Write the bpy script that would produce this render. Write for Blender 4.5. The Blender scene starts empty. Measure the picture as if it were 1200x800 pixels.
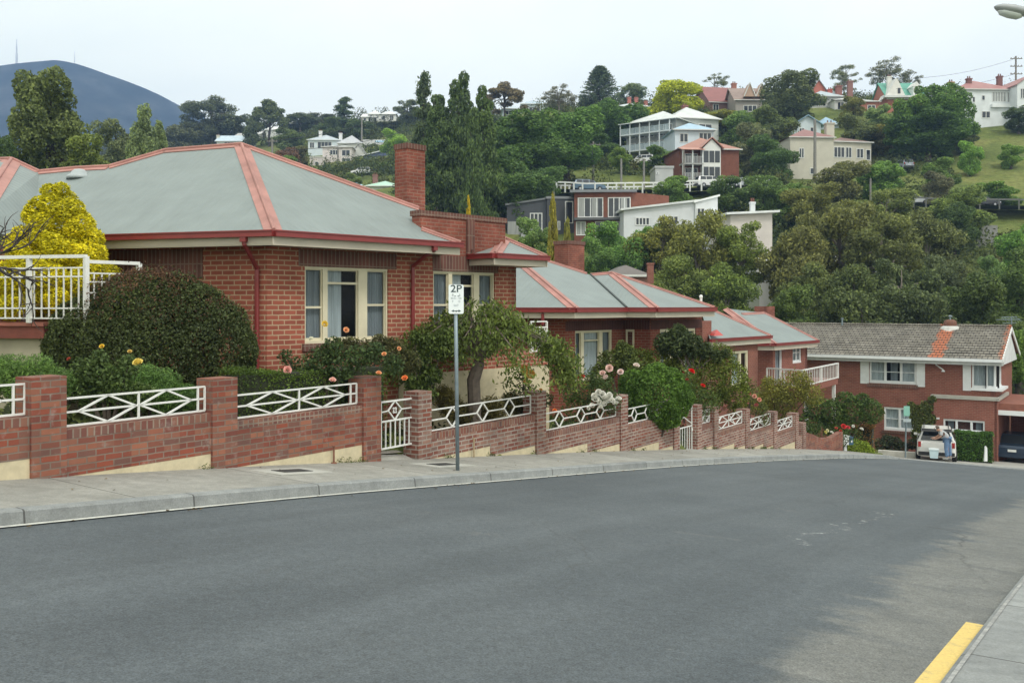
import bpy, bmesh, math, random
import numpy as np
from mathutils import Vector, Matrix
R = math.radians
random.seed(7)
scene = bpy.context.scene
COL = scene.collection
FPX = 1100.0; CX = 600.0; HY = 357.0

def P(x, y, Z):
    return Vector(((x-CX)/FPX*Z, Z, (HY-y)/FPX*Z))
def RP(x, y, p0, n):
    d = Vector(((x-CX)/FPX, 1.0, (HY-y)/FPX))
    return d*(n.dot(p0)/n.dot(d))

# ---------------------------------------------------------------- street frame
US = Vector((.558, .83, 0)); UN = Vector((.83, -.558, 0)); ORG = Vector((-3.78, 12.3, 0))
DS = np.array([-60, -30, -8, 0, 2.8, 7.75, 11.4, 17, 24.5, 32, 40, 50, 60, 200.])
DD = np.array([-3.4, -.75, 1.365, 2.125, 2.44, 2.97, 3.38, 4.05, 5.0, 6.05, 7.25, 8.3, 9.0, 9.2])
def D(s):
    # smoothed
    return float(np.mean([np.interp(s+k, DS, DD) for k in (-1.5, -.75, 0, .75, 1.5)]))
def SN(s, n, z=None):
    p = ORG + US*s + UN*n
    return Vector((p.x, p.y, -D(s) if z is None else z))
def to_sn(X, Y):
    dx, dy = X-ORG.x, Y-ORG.y
    return dx*.558+dy*.83, dx*.83-dy*.558
def roadz(s, n):
    return -D(s) - .17 - .0104*(n-1.75)
def pathz(s, n):
    return -D(s) - .02*max(n, 0)

# ---------------------------------------------------------------- materials
MATS = {}
def newmat(name):
    m = bpy.data.materials.new(name); m.use_nodes = True
    nt = m.node_tree; b = nt.nodes['Principled BSDF']
    MATS[name] = m
    return m, nt, b
def N(nt, t, **kw):
    n = nt.nodes.new(t)
    for k, v in kw.items():
        if k in n.inputs: n.inputs[k].default_value = v
        else: setattr(n, k, v)
    return n
def c4(c): return (c[0], c[1], c[2], 1.0)
def mixc(nt, fac, a, b, mode='MIX'):
    n = nt.nodes.new('ShaderNodeMix'); n.data_type = 'RGBA'; n.blend_type = mode
    for s, v in ((0, fac), (6, a), (7, b)):
        if isinstance(v, bpy.types.NodeSocket): nt.links.new(v, n.inputs[s])
        elif isinstance(v, (tuple, list)): n.inputs[s].default_value = c4(v)
        else: n.inputs[s].default_value = v
    return n.outputs[2]
def ramp(nt, src, stops):
    n = nt.nodes.new('ShaderNodeValToRGB')
    e = n.color_ramp.elements
    e[0].position, e[0].color = stops[0][0], c4(stops[0][1])
    e[1].position, e[1].color = stops[-1][0], c4(stops[-1][1])
    for p, c in stops[1:-1]:
        k = e.new(p); k.color = c4(c)
    nt.links.new(src, n.inputs[0]); return n.outputs[0]
def noise(nt, vec, scale, detail=4, rough=.55, dist=0):
    n = N(nt, 'ShaderNodeTexNoise', Scale=scale, Detail=detail, Roughness=rough, Distortion=dist)
    nt.links.new(vec, n.inputs['Vector']); return n.outputs['Fac']
def pos(nt):
    return nt.nodes.new('ShaderNodeNewGeometry').outputs['Position']
def g1(v): return (v, v, v)
def bump(nt, b, h, strength=.3, dist=.01):
    n = N(nt, 'ShaderNodeBump', Strength=strength, Distance=dist)
    nt.links.new(h, n.inputs['Height']); nt.links.new(n.outputs[0], b.inputs['Normal'])

def plain(name, col, rough=.6, var=.15, scale=3.0, metal=0, spec=.5, bmp=0, scale2=None):
    m, nt, b = newmat(name)
    p = pos(nt)
    f = noise(nt, p, scale, 5, .6)
    k = ramp(nt, f, [(.3, g1(1-var)), (.7, g1(1+var))])
    c = mixc(nt, 1.0, col, k, 'MULTIPLY')
    if scale2:
        f2 = noise(nt, p, scale2, 3, .6)
        c = mixc(nt, 1.0, c, ramp(nt, f2, [(.35, g1(1-var)), (.65, g1(1+var*.6))]), 'MULTIPLY')
    nt.links.new(c, b.inputs['Base Color'])
    b.inputs['Roughness'].default_value = rough; b.inputs['Metallic'].default_value = metal
    b.inputs['Specular IOR Level'].default_value = spec
    if bmp: bump(nt, b, noise(nt, p, scale*8, 4), bmp, .01)
    return m

def brick(name, c1, c2, mortar, bw=.24, rh=.086, ms=.011, dirt=.25, blot=None, off=.5):
    m, nt, b = newmat(name)
    uv = nt.nodes.new('ShaderNodeTexCoord').outputs['UV']
    t = N(nt, 'ShaderNodeTexBrick', Scale=1.0)
    t.inputs['Brick Width'].default_value = bw; t.inputs['Row Height'].default_value = rh
    t.inputs['Mortar Size'].default_value = ms; t.inputs['Mortar Smooth'].default_value = .2
    t.inputs['Bias'].default_value = -.1; t.offset = off
    t.inputs['Color1'].default_value = c4(c1); t.inputs['Color2'].default_value = c4(c2)
    t.inputs['Mortar'].default_value = c4(mortar)
    # slightly wavy joints
    p = pos(nt)
    nd = N(nt, 'ShaderNodeTexNoise', Scale=9.0, Detail=2.0)
    nt.links.new(p, nd.inputs['Vector'])
    ad = N(nt, 'ShaderNodeVectorMath', operation='MULTIPLY_ADD')
    nt.links.new(nd.outputs['Color'], ad.inputs[0]); ad.inputs[1].default_value = (.012, .012, 0)
    nt.links.new(uv, ad.inputs[2]); nt.links.new(ad.outputs[0], t.inputs['Vector'])
    f = noise(nt, p, 1.3, 6, .65)
    c = mixc(nt, 1.0, t.outputs['Color'], ramp(nt, f, [(.3, g1(1-dirt)), (.7, g1(1+dirt*.6))]), 'MULTIPLY')
    if blot:
        # individual odd bricks: cell noise on brick-sized cells
        mp = N(nt, 'ShaderNodeMapping'); mp.inputs['Scale'].default_value = (1/bw, 1/rh, 1)
        nt.links.new(uv, mp.inputs['Vector'])
        v = N(nt, 'ShaderNodeTexWhiteNoise'); v.noise_dimensions = '2D'
        fl = N(nt, 'ShaderNodeVectorMath', operation='FLOOR')
        nt.links.new(mp.outputs[0], fl.inputs[0]); nt.links.new(fl.outputs[0], v.inputs['Vector'])
        inv = N(nt, 'ShaderNodeMath', operation='SUBTRACT'); inv.inputs[0].default_value = 1
        nt.links.new(t.outputs['Fac'], inv.inputs[1])
        cc = ramp(nt, v.outputs['Value'], [(0, blot[0]), (.33, blot[1]), (.66, blot[2]), (1, blot[3])])
        mm = N(nt, 'ShaderNodeMath', operation='MULTIPLY'); mm.inputs[1].default_value = .6
        nt.links.new(inv.outputs[0], mm.inputs[0])
        c = mixc(nt, mm.outputs[0], c, cc)
        f3 = noise(nt, p, 5, 5, .7)
        c = mixc(nt, ramp(nt, f3, [(.58, g1(0)), (.75, g1(.45))]), c, (.42, .36, .33))
    nt.links.new(c, b.inputs['Base Color'])
    b.inputs['Roughness'].default_value = .88; b.inputs['Specular IOR Level'].default_value = .25
    inv2 = N(nt, 'ShaderNodeMath', operation='SUBTRACT'); inv2.inputs[0].default_value = 1
    nt.links.new(t.outputs['Fac'], inv2.inputs[1])
    bump(nt, b, inv2.outputs[0], .5, .008)
    return m

def roofmetal(name, col, pitch=.15, amt=.25, var=.1):
    m, nt, b = newmat(name)
    uv = nt.nodes.new('ShaderNodeTexCoord').outputs['UV']
    w = N(nt, 'ShaderNodeTexWave', Scale=1.0/pitch/ (2*math.pi) * 6.2832 / 1.0)
    w.wave_type = 'BANDS'; w.bands_direction = 'X'; w.wave_profile = 'SIN'
    w.inputs['Scale'].default_value = .314/pitch
    nt.links.new(uv, w.inputs['Vector'])
    p = pos(nt)
    f = noise(nt, p, 1.1, 6, .6)
    c = mixc(nt, 1.0, col, ramp(nt, f, [(.3, g1(1-var)), (.7, g1(1+var))]), 'MULTIPLY')
    # faint dark streaks down the slope
    mp = N(nt, 'ShaderNodeMapping'); mp.inputs['Scale'].default_value = (4, .25, 1)
    nt.links.new(uv, mp.inputs['Vector'])
    f2 = noise(nt, mp.outputs[0], 2, 4, .6)
    c = mixc(nt, 1.0, c, ramp(nt, f2, [(.35, g1(.975)), (.6, g1(1.015))]), 'MULTIPLY')
    nt.links.new(c, b.inputs['Base Color'])
    b.inputs['Roughness'].default_value = .55; b.inputs['Specular IOR Level'].default_value = .35
    bump(nt, b, w.outputs['Fac'], amt, .02)
    return m

def foliage(name, var=.5, trans=.38, rough=.6):
    m, nt, b = newmat(name)
    oi = nt.nodes.new('ShaderNodeObjectInfo')
    ge = nt.nodes.new('ShaderNodeNewGeometry')
    k = ramp(nt, ge.outputs['Random Per Island'], [(0, g1(1-var)), (.5, g1(1.0)), (1, (1+var*1.15, 1+var, 1+var*.4))])
    c = mixc(nt, 1.0, oi.outputs['Color'], k, 'MULTIPLY')
    f = noise(nt, ge.outputs['Position'], .6, 2, .5)
    c = mixc(nt, 1.0, c, ramp(nt, f, [(.35, g1(.82)), (.65, (1.15, 1.12, 1.0))]), 'MULTIPLY')
    nt.links.new(c, b.inputs['Base Color'])
    b.inputs['Roughness'].default_value = rough; b.inputs['Specular IOR Level'].default_value = .3
    tr = nt.nodes.new('ShaderNodeBsdfTranslucent'); nt.links.new(c, tr.inputs[0])
    mx = nt.nodes.new('ShaderNodeMixShader'); mx.inputs[0].default_value = trans
    nt.links.new(b.outputs[0], mx.inputs[1]); nt.links.new(tr.outputs[0], mx.inputs[2])
    nt.links.new(mx.outputs[0], nt.nodes['Material Output'].inputs[0])
    return m
def objcol(name, rough=.6, var=.15, scale=2.0):
    m, nt, b = newmat(name)
    oi = nt.nodes.new('ShaderNodeObjectInfo')
    f = noise(nt, pos(nt), scale, 4, .6)
    c = mixc(nt, 1.0, oi.outputs['Color'], ramp(nt, f, [(.3, g1(1-var)), (.7, g1(1+var))]), 'MULTIPLY')
    nt.links.new(c, b.inputs['Base Color']); b.inputs['Roughness'].default_value = rough
    return m
def glassmat(name, tint=.82):
    m, nt, b = newmat(name)
    b.inputs['Base Color'].default_value = (.02, .025, .03, 1); b.inputs['Roughness'].default_value = .04
    tr = nt.nodes.new('ShaderNodeBsdfTransparent'); tr.inputs[0].default_value = (.85, .9, .92, 1)
    mx = nt.nodes.new('ShaderNodeMixShader'); mx.inputs[0].default_value = tint
    nt.links.new(b.outputs[0], mx.inputs[1]); nt.links.new(tr.outputs[0], mx.inputs[2])
    nt.links.new(mx.outputs[0], nt.nodes['Material Output'].inputs[0])
    return m
def curtainmat(name, col, freq=14):
    m, nt, b = newmat(name)
    uv = nt.nodes.new('ShaderNodeTexCoord').outputs['UV']
    mp = N(nt, 'ShaderNodeMapping'); mp.inputs['Scale'].default_value = (freq, .4, 1)
    nt.links.new(uv, mp.inputs['Vector'])
    f = noise(nt, mp.outputs[0], 1.0, 3, .6)
    c = mixc(nt, 1.0, col, ramp(nt, f, [(.3, g1(.72)), (.7, g1(1.1))]), 'MULTIPLY')
    nt.links.new(c, b.inputs['Base Color']); b.inputs['Roughness'].default_value = .9
    bump(nt, b, f, .8, .05)
    return m

BR = brick('house_brick', (.345, .10, .066), (.265, .077, .053), (.44, .30, .20), blot=None, dirt=.22, ms=.012)
BRC = brick('chimney_brick', (.28, .085, .058), (.21, .066, .05), (.27, .155, .12), dirt=.5, ms=.009, bw=.22, rh=.075)
BRD = brick('shade_brick', (.24, .065, .045), (.15, .04, .03), (.22, .12, .085), dirt=.25, ms=.009)
SOLD = brick('soldier_brick', (.17, .075, .06), (.12, .058, .05), (.22, .155, .125), bw=.086, rh=.36, off=0, dirt=.3)
BRF = brick('fence_brick', (.27, .078, .05), (.18, .058, .043), (.22, .165, .135), dirt=.45, ms=.009,
            blot=((.31, .085, .05), (.16, .06, .05), (.36, .16, .10), (.13, .09, .08)), rh=.075, bw=.225)
BRF3 = brick('fence_brick_pale', (.25, .09, .065), (.17, .07, .055), (.36, .31, .27), dirt=.5, ms=.012,
            blot=((.27, .09, .06), (.15, .065, .055), (.36, .22, .17), (.2, .15, .13)), rh=.075, bw=.225)
BRF2 = brick('fence_coping_brick', (.23, .088, .066), (.165, .074, .062), (.27, .21, .17), bw=.086, rh=.4, off=0, dirt=.4,
            blot=((.24, .09, .06), (.13, .06, .055), (.30, .15, .10), (.12, .08, .075)))
BRB = brick('far_brick', (.265, .094, .068), (.22, .078, .058), (.27, .16, .125), dirt=.2)
BRM = brick('modern_brick', (.21, .065, .042), (.16, .05, .034), (.22, .13, .09), dirt=.2)
ROOF = roofmetal('grey_roof', (.212, .246, .243))
CAP = plain('pink_cap', (.38, .185, .16), .65, .22, 1.6)
GUT = plain('red_gutter', (.22, .032, .032), .4, .1, 3)
FASC = plain('cream_fascia', (.50, .45, .37), .6, .08, 2)
CREAM = plain('cream_paint', (.66, .60, .44), .55, .08, 3)
RENDER = plain('cream_render', (.58, .50, .34), .8, .1, 2.2, bmp=.2, scale2=9)
WHITE = plain('white_metal', (.74, .74, .72), .4, .07, 5)
WFRAME = plain('white_frame', (.72, .74, .75), .5, .05, 5)
GLASS = glassmat('window_glass', .80)
DARKG = plain('dark_glass', (.025, .03, .036), .06, .2, 1.5, spec=.6)
PALEG = curtainmat('net_curtain_glass', (.34, .35, .34), 9)
CURT = curtainmat('white_curtain', (.72, .76, .78))
CURTG = curtainmat('grey_curtain', (.40, .43, .46))
INT = plain('room_shade', (.02, .018, .016), .9)
GALV = plain('galvanised', (.20, .25, .28), .45, .18, 6, metal=.35)
LEAF = foliage('foliage'); BARK = plain('bark', (.07, .055, .042), .9, .35, 6, bmp=.4)
PBARK = plain('pale_bark', (.22, .19, .16), .9, .3, 5, bmp=.3)
PETAL = objcol('petals', .7, .12, 8)
OBJ = objcol('painted', .55, .08, .8)
OBJROOF = objcol('painted_roof', .5, .12, .7)
RUB = plain('rubber', (.02, .02, .02), .8)

# concrete / asphalt ------------------------------------------------
def snvec(nt):
    """street coordinates (s, n, 0) from world position"""
    p = pos(nt)
    a = N(nt, 'ShaderNodeVectorMath', operation='SUBTRACT'); nt.links.new(p, a.inputs[0]); a.inputs[1].default_value = ORG
    outs = []
    for v in (US, UN):
        d = N(nt, 'ShaderNodeVectorMath', operation='DOT_PRODUCT'); nt.links.new(a.outputs[0], d.inputs[0]); d.inputs[1].default_value = v
        outs.append(d.outputs['Value'])
    c = nt.nodes.new('ShaderNodeCombineXYZ'); nt.links.new(outs[0], c.inputs[0]); nt.links.new(outs[1], c.inputs[1])
    return c.outputs[0], outs[0], outs[1]
def math2(nt, op, a, b=None):
    n = N(nt, 'ShaderNodeMath', operation=op)
    for i, v in enumerate((a, b)):
        if v is None: continue
        if isinstance(v, bpy.types.NodeSocket): nt.links.new(v, n.inputs[i])
        else: n.inputs[i].default_value = v
    return n.outputs[0]
def asphalt():
    m, nt, b = newmat('asphalt')
    p = pos(nt); v, s, n = snvec(nt)
    base = ramp(nt, noise(nt, p, .35, 5, .6), [(.3, (.066, .077, .086)), (.7, (.098, .111, .120))])
    # streaks along traffic direction
    mp = N(nt, 'ShaderNodeMapping'); mp.inputs['Scale'].default_value = (.12, 1.6, 1); nt.links.new(v, mp.inputs['Vector'])
    base = mixc(nt, 1, base, ramp(nt, noise(nt, mp.outputs[0], 1.0, 5, .6), [(.3, g1(.86)), (.7, g1(1.12))]), 'MULTIPLY')
    # paler, browner old surface along the right kerb, ragged edge
    e = math2(nt, 'ADD', n, math2(nt, 'MULTIPLY', noise(nt, p, .55, 7, .7), 1.3))
    mp2 = N(nt, 'ShaderNodeMapping'); mp2.inputs['Scale'].default_value = (2.4, .5, 1); nt.links.new(v, mp2.inputs['Vector'])
    e = math2(nt, 'ADD', e, math2(nt, 'MULTIPLY', noise(nt, mp2.outputs[0], 1.0, 5, .65), 1.0))
    fac = ramp(nt, math2(nt, 'MULTIPLY', e, .1), [(.915, g1(0)), (.942, g1(.8))])
    old = ramp(nt, noise(nt, p, 1.6, 6, .65), [(.3, (.14, .14, .13)), (.7, (.20, .198, .182))])
    old = mixc(nt, ramp(nt, noise(nt, mp2.outputs[0], 1.7, 5, .6), [(.52, g1(0)), (.66, g1(.6))]), old, (.095, .098, .098))
    base = mixc(nt, fac, base, old)
    # aggregate speckle + pale patches
    base = mixc(nt, 1, base, ramp(nt, noise(nt, p, 75, 2, .8), [(.32, g1(.6)), (.68, g1(1.45))]), 'MULTIPLY')
    base = mixc(nt, 1, base, ramp(nt, noise(nt, p, 16, 4, .75), [(.32, g1(.82)), (.68, g1(1.2))]), 'MULTIPLY')
    base = mixc(nt, ramp(nt, noise(nt, p, 2.3, 6, .7), [(.6, g1(0)), (.72, g1(.5))]), base, (.075, .08, .082))
    base = mixc(nt, ramp(nt, noise(nt, p, 1.1, 7, .75, .6), [(.62, g1(0)), (.7, g1(.3))]), base, (.19, .19, .185))
    sc = noise(nt, p, 7, 6, .75)
    base = mixc(nt, ramp(nt, sc, [(.64, g1(0)), (.74, g1(.35))]), base, (.30, .30, .29))
    # sealed crack wandering across, with pale edges
    vr = N(nt, 'ShaderNodeTexVoronoi', Scale=.23); vr.feature = 'DISTANCE_TO_EDGE'
    ad = N(nt, 'ShaderNodeVectorMath', operation='MULTIPLY_ADD')
    nn = N(nt, 'ShaderNodeTexNoise', Scale=1.3, Detail=6.0); nt.links.new(p, nn.inputs['Vector'])
    nt.links.new(nn.outputs['Color'], ad.inputs[0]); ad.inputs[1].default_value = (1.1, 1.1, 0); nt.links.new(p, ad.inputs[2])
    nt.links.new(ad.outputs[0], vr.inputs['Vector'])
    cr = math2(nt, 'MULTIPLY', ramp(nt, vr.outputs['Distance'], [(.0, g1(.8)), (.005, g1(0))]),
               ramp(nt, noise(nt, p, .22, 3), [(.5, g1(0)), (.6, g1(1))]))
    base = mixc(nt, cr, base, (.05, .05, .05))
    # chalky scuff line near the right side
    q1 = math2(nt, 'ADD', n, math2(nt, 'MULTIPLY', noise(nt, p, .9, 5, .7), 1.6))
    q2 = math2(nt, 'ABSOLUTE', math2(nt, 'SUBTRACT', q1, 7.65))
    sc2 = math2(nt, 'MULTIPLY', ramp(nt, q2, [(.0, g1(.8)), (.05, g1(0))]), ramp(nt, noise(nt, p, 6, 4, .8), [(.5, g1(0)), (.62, g1(1))]))
    sg = math2(nt, 'LESS_THAN', math2(nt, 'ABSOLUTE', math2(nt, 'SUBTRACT', s, 4.2)), 2.2)
    base = mixc(nt, math2(nt, 'MULTIPLY', sc2, sg), base, (.42, .43, .42))
    nt.links.new(base, b.inputs['Base Color']); b.inputs['Roughness'].default_value = .75
    b.inputs['Specular IOR Level'].default_value = .4
    bump(nt, b, noise(nt, p, 70, 3, .7), .35, .006)
    return m
ASPH = asphalt()
def concrete(name, c1, c2, joint=1.5, jn=True, cross=1.5):
    m, nt, b = newmat(name)
    p = pos(nt); v, s, n = snvec(nt)
    c = ramp(nt, noise(nt, p, 1.2, 7, .65), [(.3, c1), (.7, c2)])
    c = mixc(nt, 1, c, ramp(nt, noise(nt, p, 6, 5, .7), [(.35, g1(.85)), (.65, g1(1.1))]), 'MULTIPLY')
    c = mixc(nt, 1, c, ramp(nt, noise(nt, p, 60, 2, .7), [(.3, g1(.85)), (.7, g1(1.15))]), 'MULTIPLY')
    if joint:
        # slab tone per bay and thin joints
        fl = math2(nt, 'FLOOR', math2(nt, 'DIVIDE', s, joint))
        w = N(nt, 'ShaderNodeTexWhiteNoise'); w.noise_dimensions = '1D'; nt.links.new(fl, w.inputs['W'])
        c = mixc(nt, 1, c, ramp(nt, w.outputs['Value'], [(0, g1(.9)), (1, g1(1.08))]), 'MULTIPLY')
        fr = math2(nt, 'FRACT', math2(nt, 'DIVIDE', s, joint))
        jl = math2(nt, 'LESS_THAN', fr, .012/joint*1.6)
        c = mixc(nt, math2(nt, 'MULTIPLY', jl, .75), c, (.045, .043, .04))
    nt.links.new(c, b.inputs['Base Color']); b.inputs['Roughness'].default_value = .85
    b.inputs['Specular IOR Level'].default_value = .3
    bump(nt, b, noise(nt, p, 30, 4, .7), .25, .006)
    return m
PATH = concrete('footpath_concrete', (.25, .245, .222), (.35, .34, .31), 2.4)
KERB = concrete('kerb_concrete', (.22, .23, .23), (.31, .32, .315), 1.8)
DRIVE = concrete('drive_concrete', (.30, .29, .265), (.40, .39, .355), 0)

# ---------------------------------------------------------------- mesh builder
def up_root(o):
    v = Vector((0, 0, 0)); q = o
    while q is not None:
        v += q.location; q = q.parent
    return v
class MB:
    def __init__(self): self.v = []; self.f = []
    def poly(self, pts):
        i = len(self.v); self.v += [Vector(p) for p in pts]; self.f.append(list(range(i, i+len(pts))))
    def box(self, c, s, ax=None):
        c = Vector(c)
        ax = ax or (Vector((1, 0, 0)), Vector((0, 1, 0)), Vector((0, 0, 1)))
        h = [a*(d/2) for a, d in zip(ax, s)]
        i = len(self.v)
        for sx, sy, sz in ((-1,-1,-1),(1,-1,-1),(1,1,-1),(-1,1,-1),(-1,-1,1),(1,-1,1),(1,1,1),(-1,1,1)):
            self.v.append(c+h[0]*sx+h[1]*sy+h[2]*sz)
        for q in ((3,2,1,0),(4,5,6,7),(0,1,5,4),(1,2,6,5),(2,3,7,6),(3,0,4,7)):
            self.f.append([i+k for k in q])
    def wb(self, p0, d, u0, u1, z0, z1, n0, n1):
        """box along horizontal dir d (outside on its right): u0..u1, heights z0..z1, offsets n0..n1 (outward +)"""
        d = Vector(d); d.z = 0; d.normalize(); n = Vector((d.y, -d.x, 0))
        i = len(self.v); p0 = Vector((p0[0], p0[1], 0))
        for u, nn, z in ((u0,n1,z0),(u1,n1,z0),(u1,n0,z0),(u0,n0,z0),(u0,n1,z1),(u1,n1,z1),(u1,n0,z1),(u0,n0,z1)):
            q = p0+d*u+n*nn; q.z = z; self.v.append(q)
        for q in ((3,2,1,0),(4,5,6,7),(0,1,5,4),(1,2,6,5),(2,3,7,6),(3,0,4,7)):
            self.f.append([i+k for k in q])
    def prism(self, pts, vec):
        vec = Vector(vec); a = [Vector(p) for p in pts]; n = len(a)
        i = len(self.v); self.v += a+[p+vec for p in a]
        self.f.append([i+k for k in reversed(range(n))]); self.f.append([i+n+k for k in range(n)])
        for k in range(n):
            j = (k+1) % n; self.f.append([i+k, i+j, i+n+j, i+n+k])
    def tube(self, pts, r, k=6, cap=True):
        pts = [Vector(p) for p in pts]; n = len(pts)
        rs = r if isinstance(r, (list, tuple)) else [r]*n
        i = len(self.v); pu = None
        for a in range(n):
            t = (pts[min(a+1, n-1)]-pts[max(a-1, 0)])
            if t.length < 1e-9: t = Vector((0, 0, 1))
            t.normalize()
            u = (pu - t*pu.dot(t)) if pu is not None else t.orthogonal()
            if u.length < 1e-6: u = t.orthogonal()
            u.normalize(); pu = u; w = t.cross(u)
            for b in range(k):
                an = 2*math.pi*(b+.5)/k
                self.v.append(pts[a]+(u*math.cos(an)+w*math.sin(an))*rs[a])
        for a in range(n-1):
            for b in range(k):
                c = (b+1) % k
                self.f.append([i+a*k+b, i+a*k+c, i+(a+1)*k+c, i+(a+1)*k+b])
        if cap:
            self.f.append([i+b for b in reversed(range(k))]); self.f.append([i+(n-1)*k+b for b in range(k)])
    def bar(self, a, b, w=.025, d=None):
        a, b = Vector(a), Vector(b); t = b-a; L = t.length
        if L < 1e-6: return
        t.normalize(); o = Vector((0, 0, 1)) if abs(t.z) < .9 else Vector(UN)
        x = t.cross(o).normalized(); y = t.cross(x)
        self.box((a+b)/2, (L, w, d or w), (t, x, y))
    def lathe(self, c, prof, k=16):
        c = Vector(c); i = len(self.v); n = len(prof)
        for r, z in prof:
            for b in range(k):
                an = 2*math.pi*b/k
                self.v.append(c+Vector((r*math.cos(an), r*math.sin(an), z)))
        for a in range(n-1):
            for b in range(k):
                e = (b+1) % k
                self.f.append([i+a*k+b, i+a*k+e, i+(a+1)*k+e, i+(a+1)*k+b])
        self.f.append([i+b for b in reversed(range(k))]); self.f.append([i+(n-1)*k+b for b in range(k)])
    def build(self, name, mat, parent=None, local=False, smooth=False, color=None):
        me = bpy.data.meshes.new(name)
        off = Vector((0, 0, 0)) if (local or parent is None) else up_root(parent)
        V = [p-off for p in self.v]
        me.from_pydata([tuple(p) for p in V], [], self.f); me.update()
        uv = me.uv_layers.new(name='UVMap').data
        Z = Vector((0, 0, 1))
        for pl in me.polygons:
            nn = pl.normal
            t = Z.cross(nn)
            if t.length < .05: t = Vector((1, 0, 0)) ; b = Vector((0, 1, 0))
            else: t.normalize(); b = nn.cross(t)
            for li in pl.loop_indices:
                q = self.v[me.loops[li].vertex_index]
                uv[li].uv = (q.dot(t), q.dot(b))
        if smooth: me.polygons.foreach_set('use_smooth', [True]*len(me.polygons))
        me.materials.append(mat)
        o = bpy.data.objects.new(name, me); COL.objects.link(o)
        if parent is not None: o.parent = parent
        if color: o.color = c4(color)
        return o
def tag(o, label=None, cat=None, group=None, kind=None):
    if label: o['label'] = label
    if cat: o['category'] = cat
    if group: o['group'] = group
    if kind: o['kind'] = kind
    return o
def thing(name, loc, label, cat, group=None, rz=0):
    o = bpy.data.objects.new(name, None); COL.objects.link(o)
    o.location = loc; o.rotation_euler = (0, 0, rz); o.empty_display_size = .3
    return tag(o, label, cat, group)
def grid(name, mat, pts, kind=None):
    """pts: 2-D list of Vectors"""
    h, w = len(pts), len(pts[0])
    me = bpy.data.meshes.new(name)
    me.from_pydata([tuple(p) for r in pts for p in r], [],
                   [(a*w+b, a*w+b+1, (a+1)*w+b+1, (a+1)*w+b) for a in range(h-1) for b in range(w-1)])
    me.update(); me.polygons.foreach_set('use_smooth', [True]*len(me.polygons))
    me.materials.append(mat)
    o = bpy.data.objects.new(name, me); COL.objects.link(o)
    if kind: o['kind'] = kind
    return o
def wall(mb, p0, d, L, z0, z1, ops=(), th=.25, n=0):
    us = sorted({0, L, *[o[0] for o in ops], *[o[1] for o in ops]})
    for a, b in zip(us, us[1:]):
        m = (a+b)/2
        cut = sorted([(o[2], o[3]) for o in ops if o[0] <= m <= o[1]])
        z = z0
        for c0, c1 in cut:
            if c0 > z: mb.wb(p0, d, a, b, z, c0, n-th, n)
            z = c1
        if z < z1: mb.wb(p0, d, a, b, z, z1, n-th, n)
# ---------------------------------------------------------------- camera, sky, sun
cam = bpy.data.cameras.new('camera'); co = bpy.data.objects.new('camera', cam); COL.objects.link(co)
co.location = (0, 0, 0); co.rotation_euler = (R(90), 0, 0)
cam.sensor_width = 36; cam.lens = 36*FPX/1200; cam.shift_y = -(400-HY)/1200; cam.clip_end = 20000; cam.clip_start = .1
scene.camera = co
SUN_EL, SUN_AZ = R(52), R(150)      # azimuth clockwise from +Y
w = bpy.data.worlds.new('World'); scene.world = w; w.use_nodes = True
nt = w.node_tree
sky = nt.nodes.new('ShaderNodeTexSky'); sky.sky_type = 'NISHITA'; sky.sun_disc = False
sky.sun_elevation = SUN_EL; sky.sun_rotation = SUN_AZ; sky.dust_density = 3.0; sky.air_density = 1.0
tc = nt.nodes.new('ShaderNodeTexCoord')
mp = N(nt, 'ShaderNodeMapping'); mp.inputs['Scale'].default_value = (1, 1, 2.2); nt.links.new(tc.outputs['Generated'], mp.inputs['Vector'])
cl = noise(nt, mp.outputs[0], 1.7, 6, .55, .3)
cloud = ramp(nt, cl, [(.3, (10.0, 10.6, 9.55)), (.5, (12.0, 12.4, 10.9)), (.7, (13.4, 13.5, 11.6))])
c = mixc(nt, .93, sky.outputs[0], cloud)
bg = nt.nodes['Background']; nt.links.new(c, bg.inputs[0]); bg.inputs[1].default_value = .105
sl = bpy.data.lights.new('sun', 'SUN'); so = bpy.data.objects.new('sun', sl); COL.objects.link(so)
sl.energy = 1.5; sl.angle = R(14); sl.color = (1, .96, .9)
dv = Vector((math.sin(SUN_AZ)*math.cos(SUN_EL), math.cos(SUN_AZ)*math.cos(SUN_EL), math.sin(SUN_EL)))
so.rotation_euler = dv.to_track_quat('Z', 'Y').to_euler()
vs = scene.view_settings; vs.view_transform = 'Standard'; vs.look = 'None'; vs.exposure = .25; vs.gamma = 1; vs.use_curve_mapping = False
scene.cycles.max_bounces = 6; scene.cycles.transparent_max_bounces = 12
try:
    scene.cycles.use_denoising = True
except Exception: pass

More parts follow.
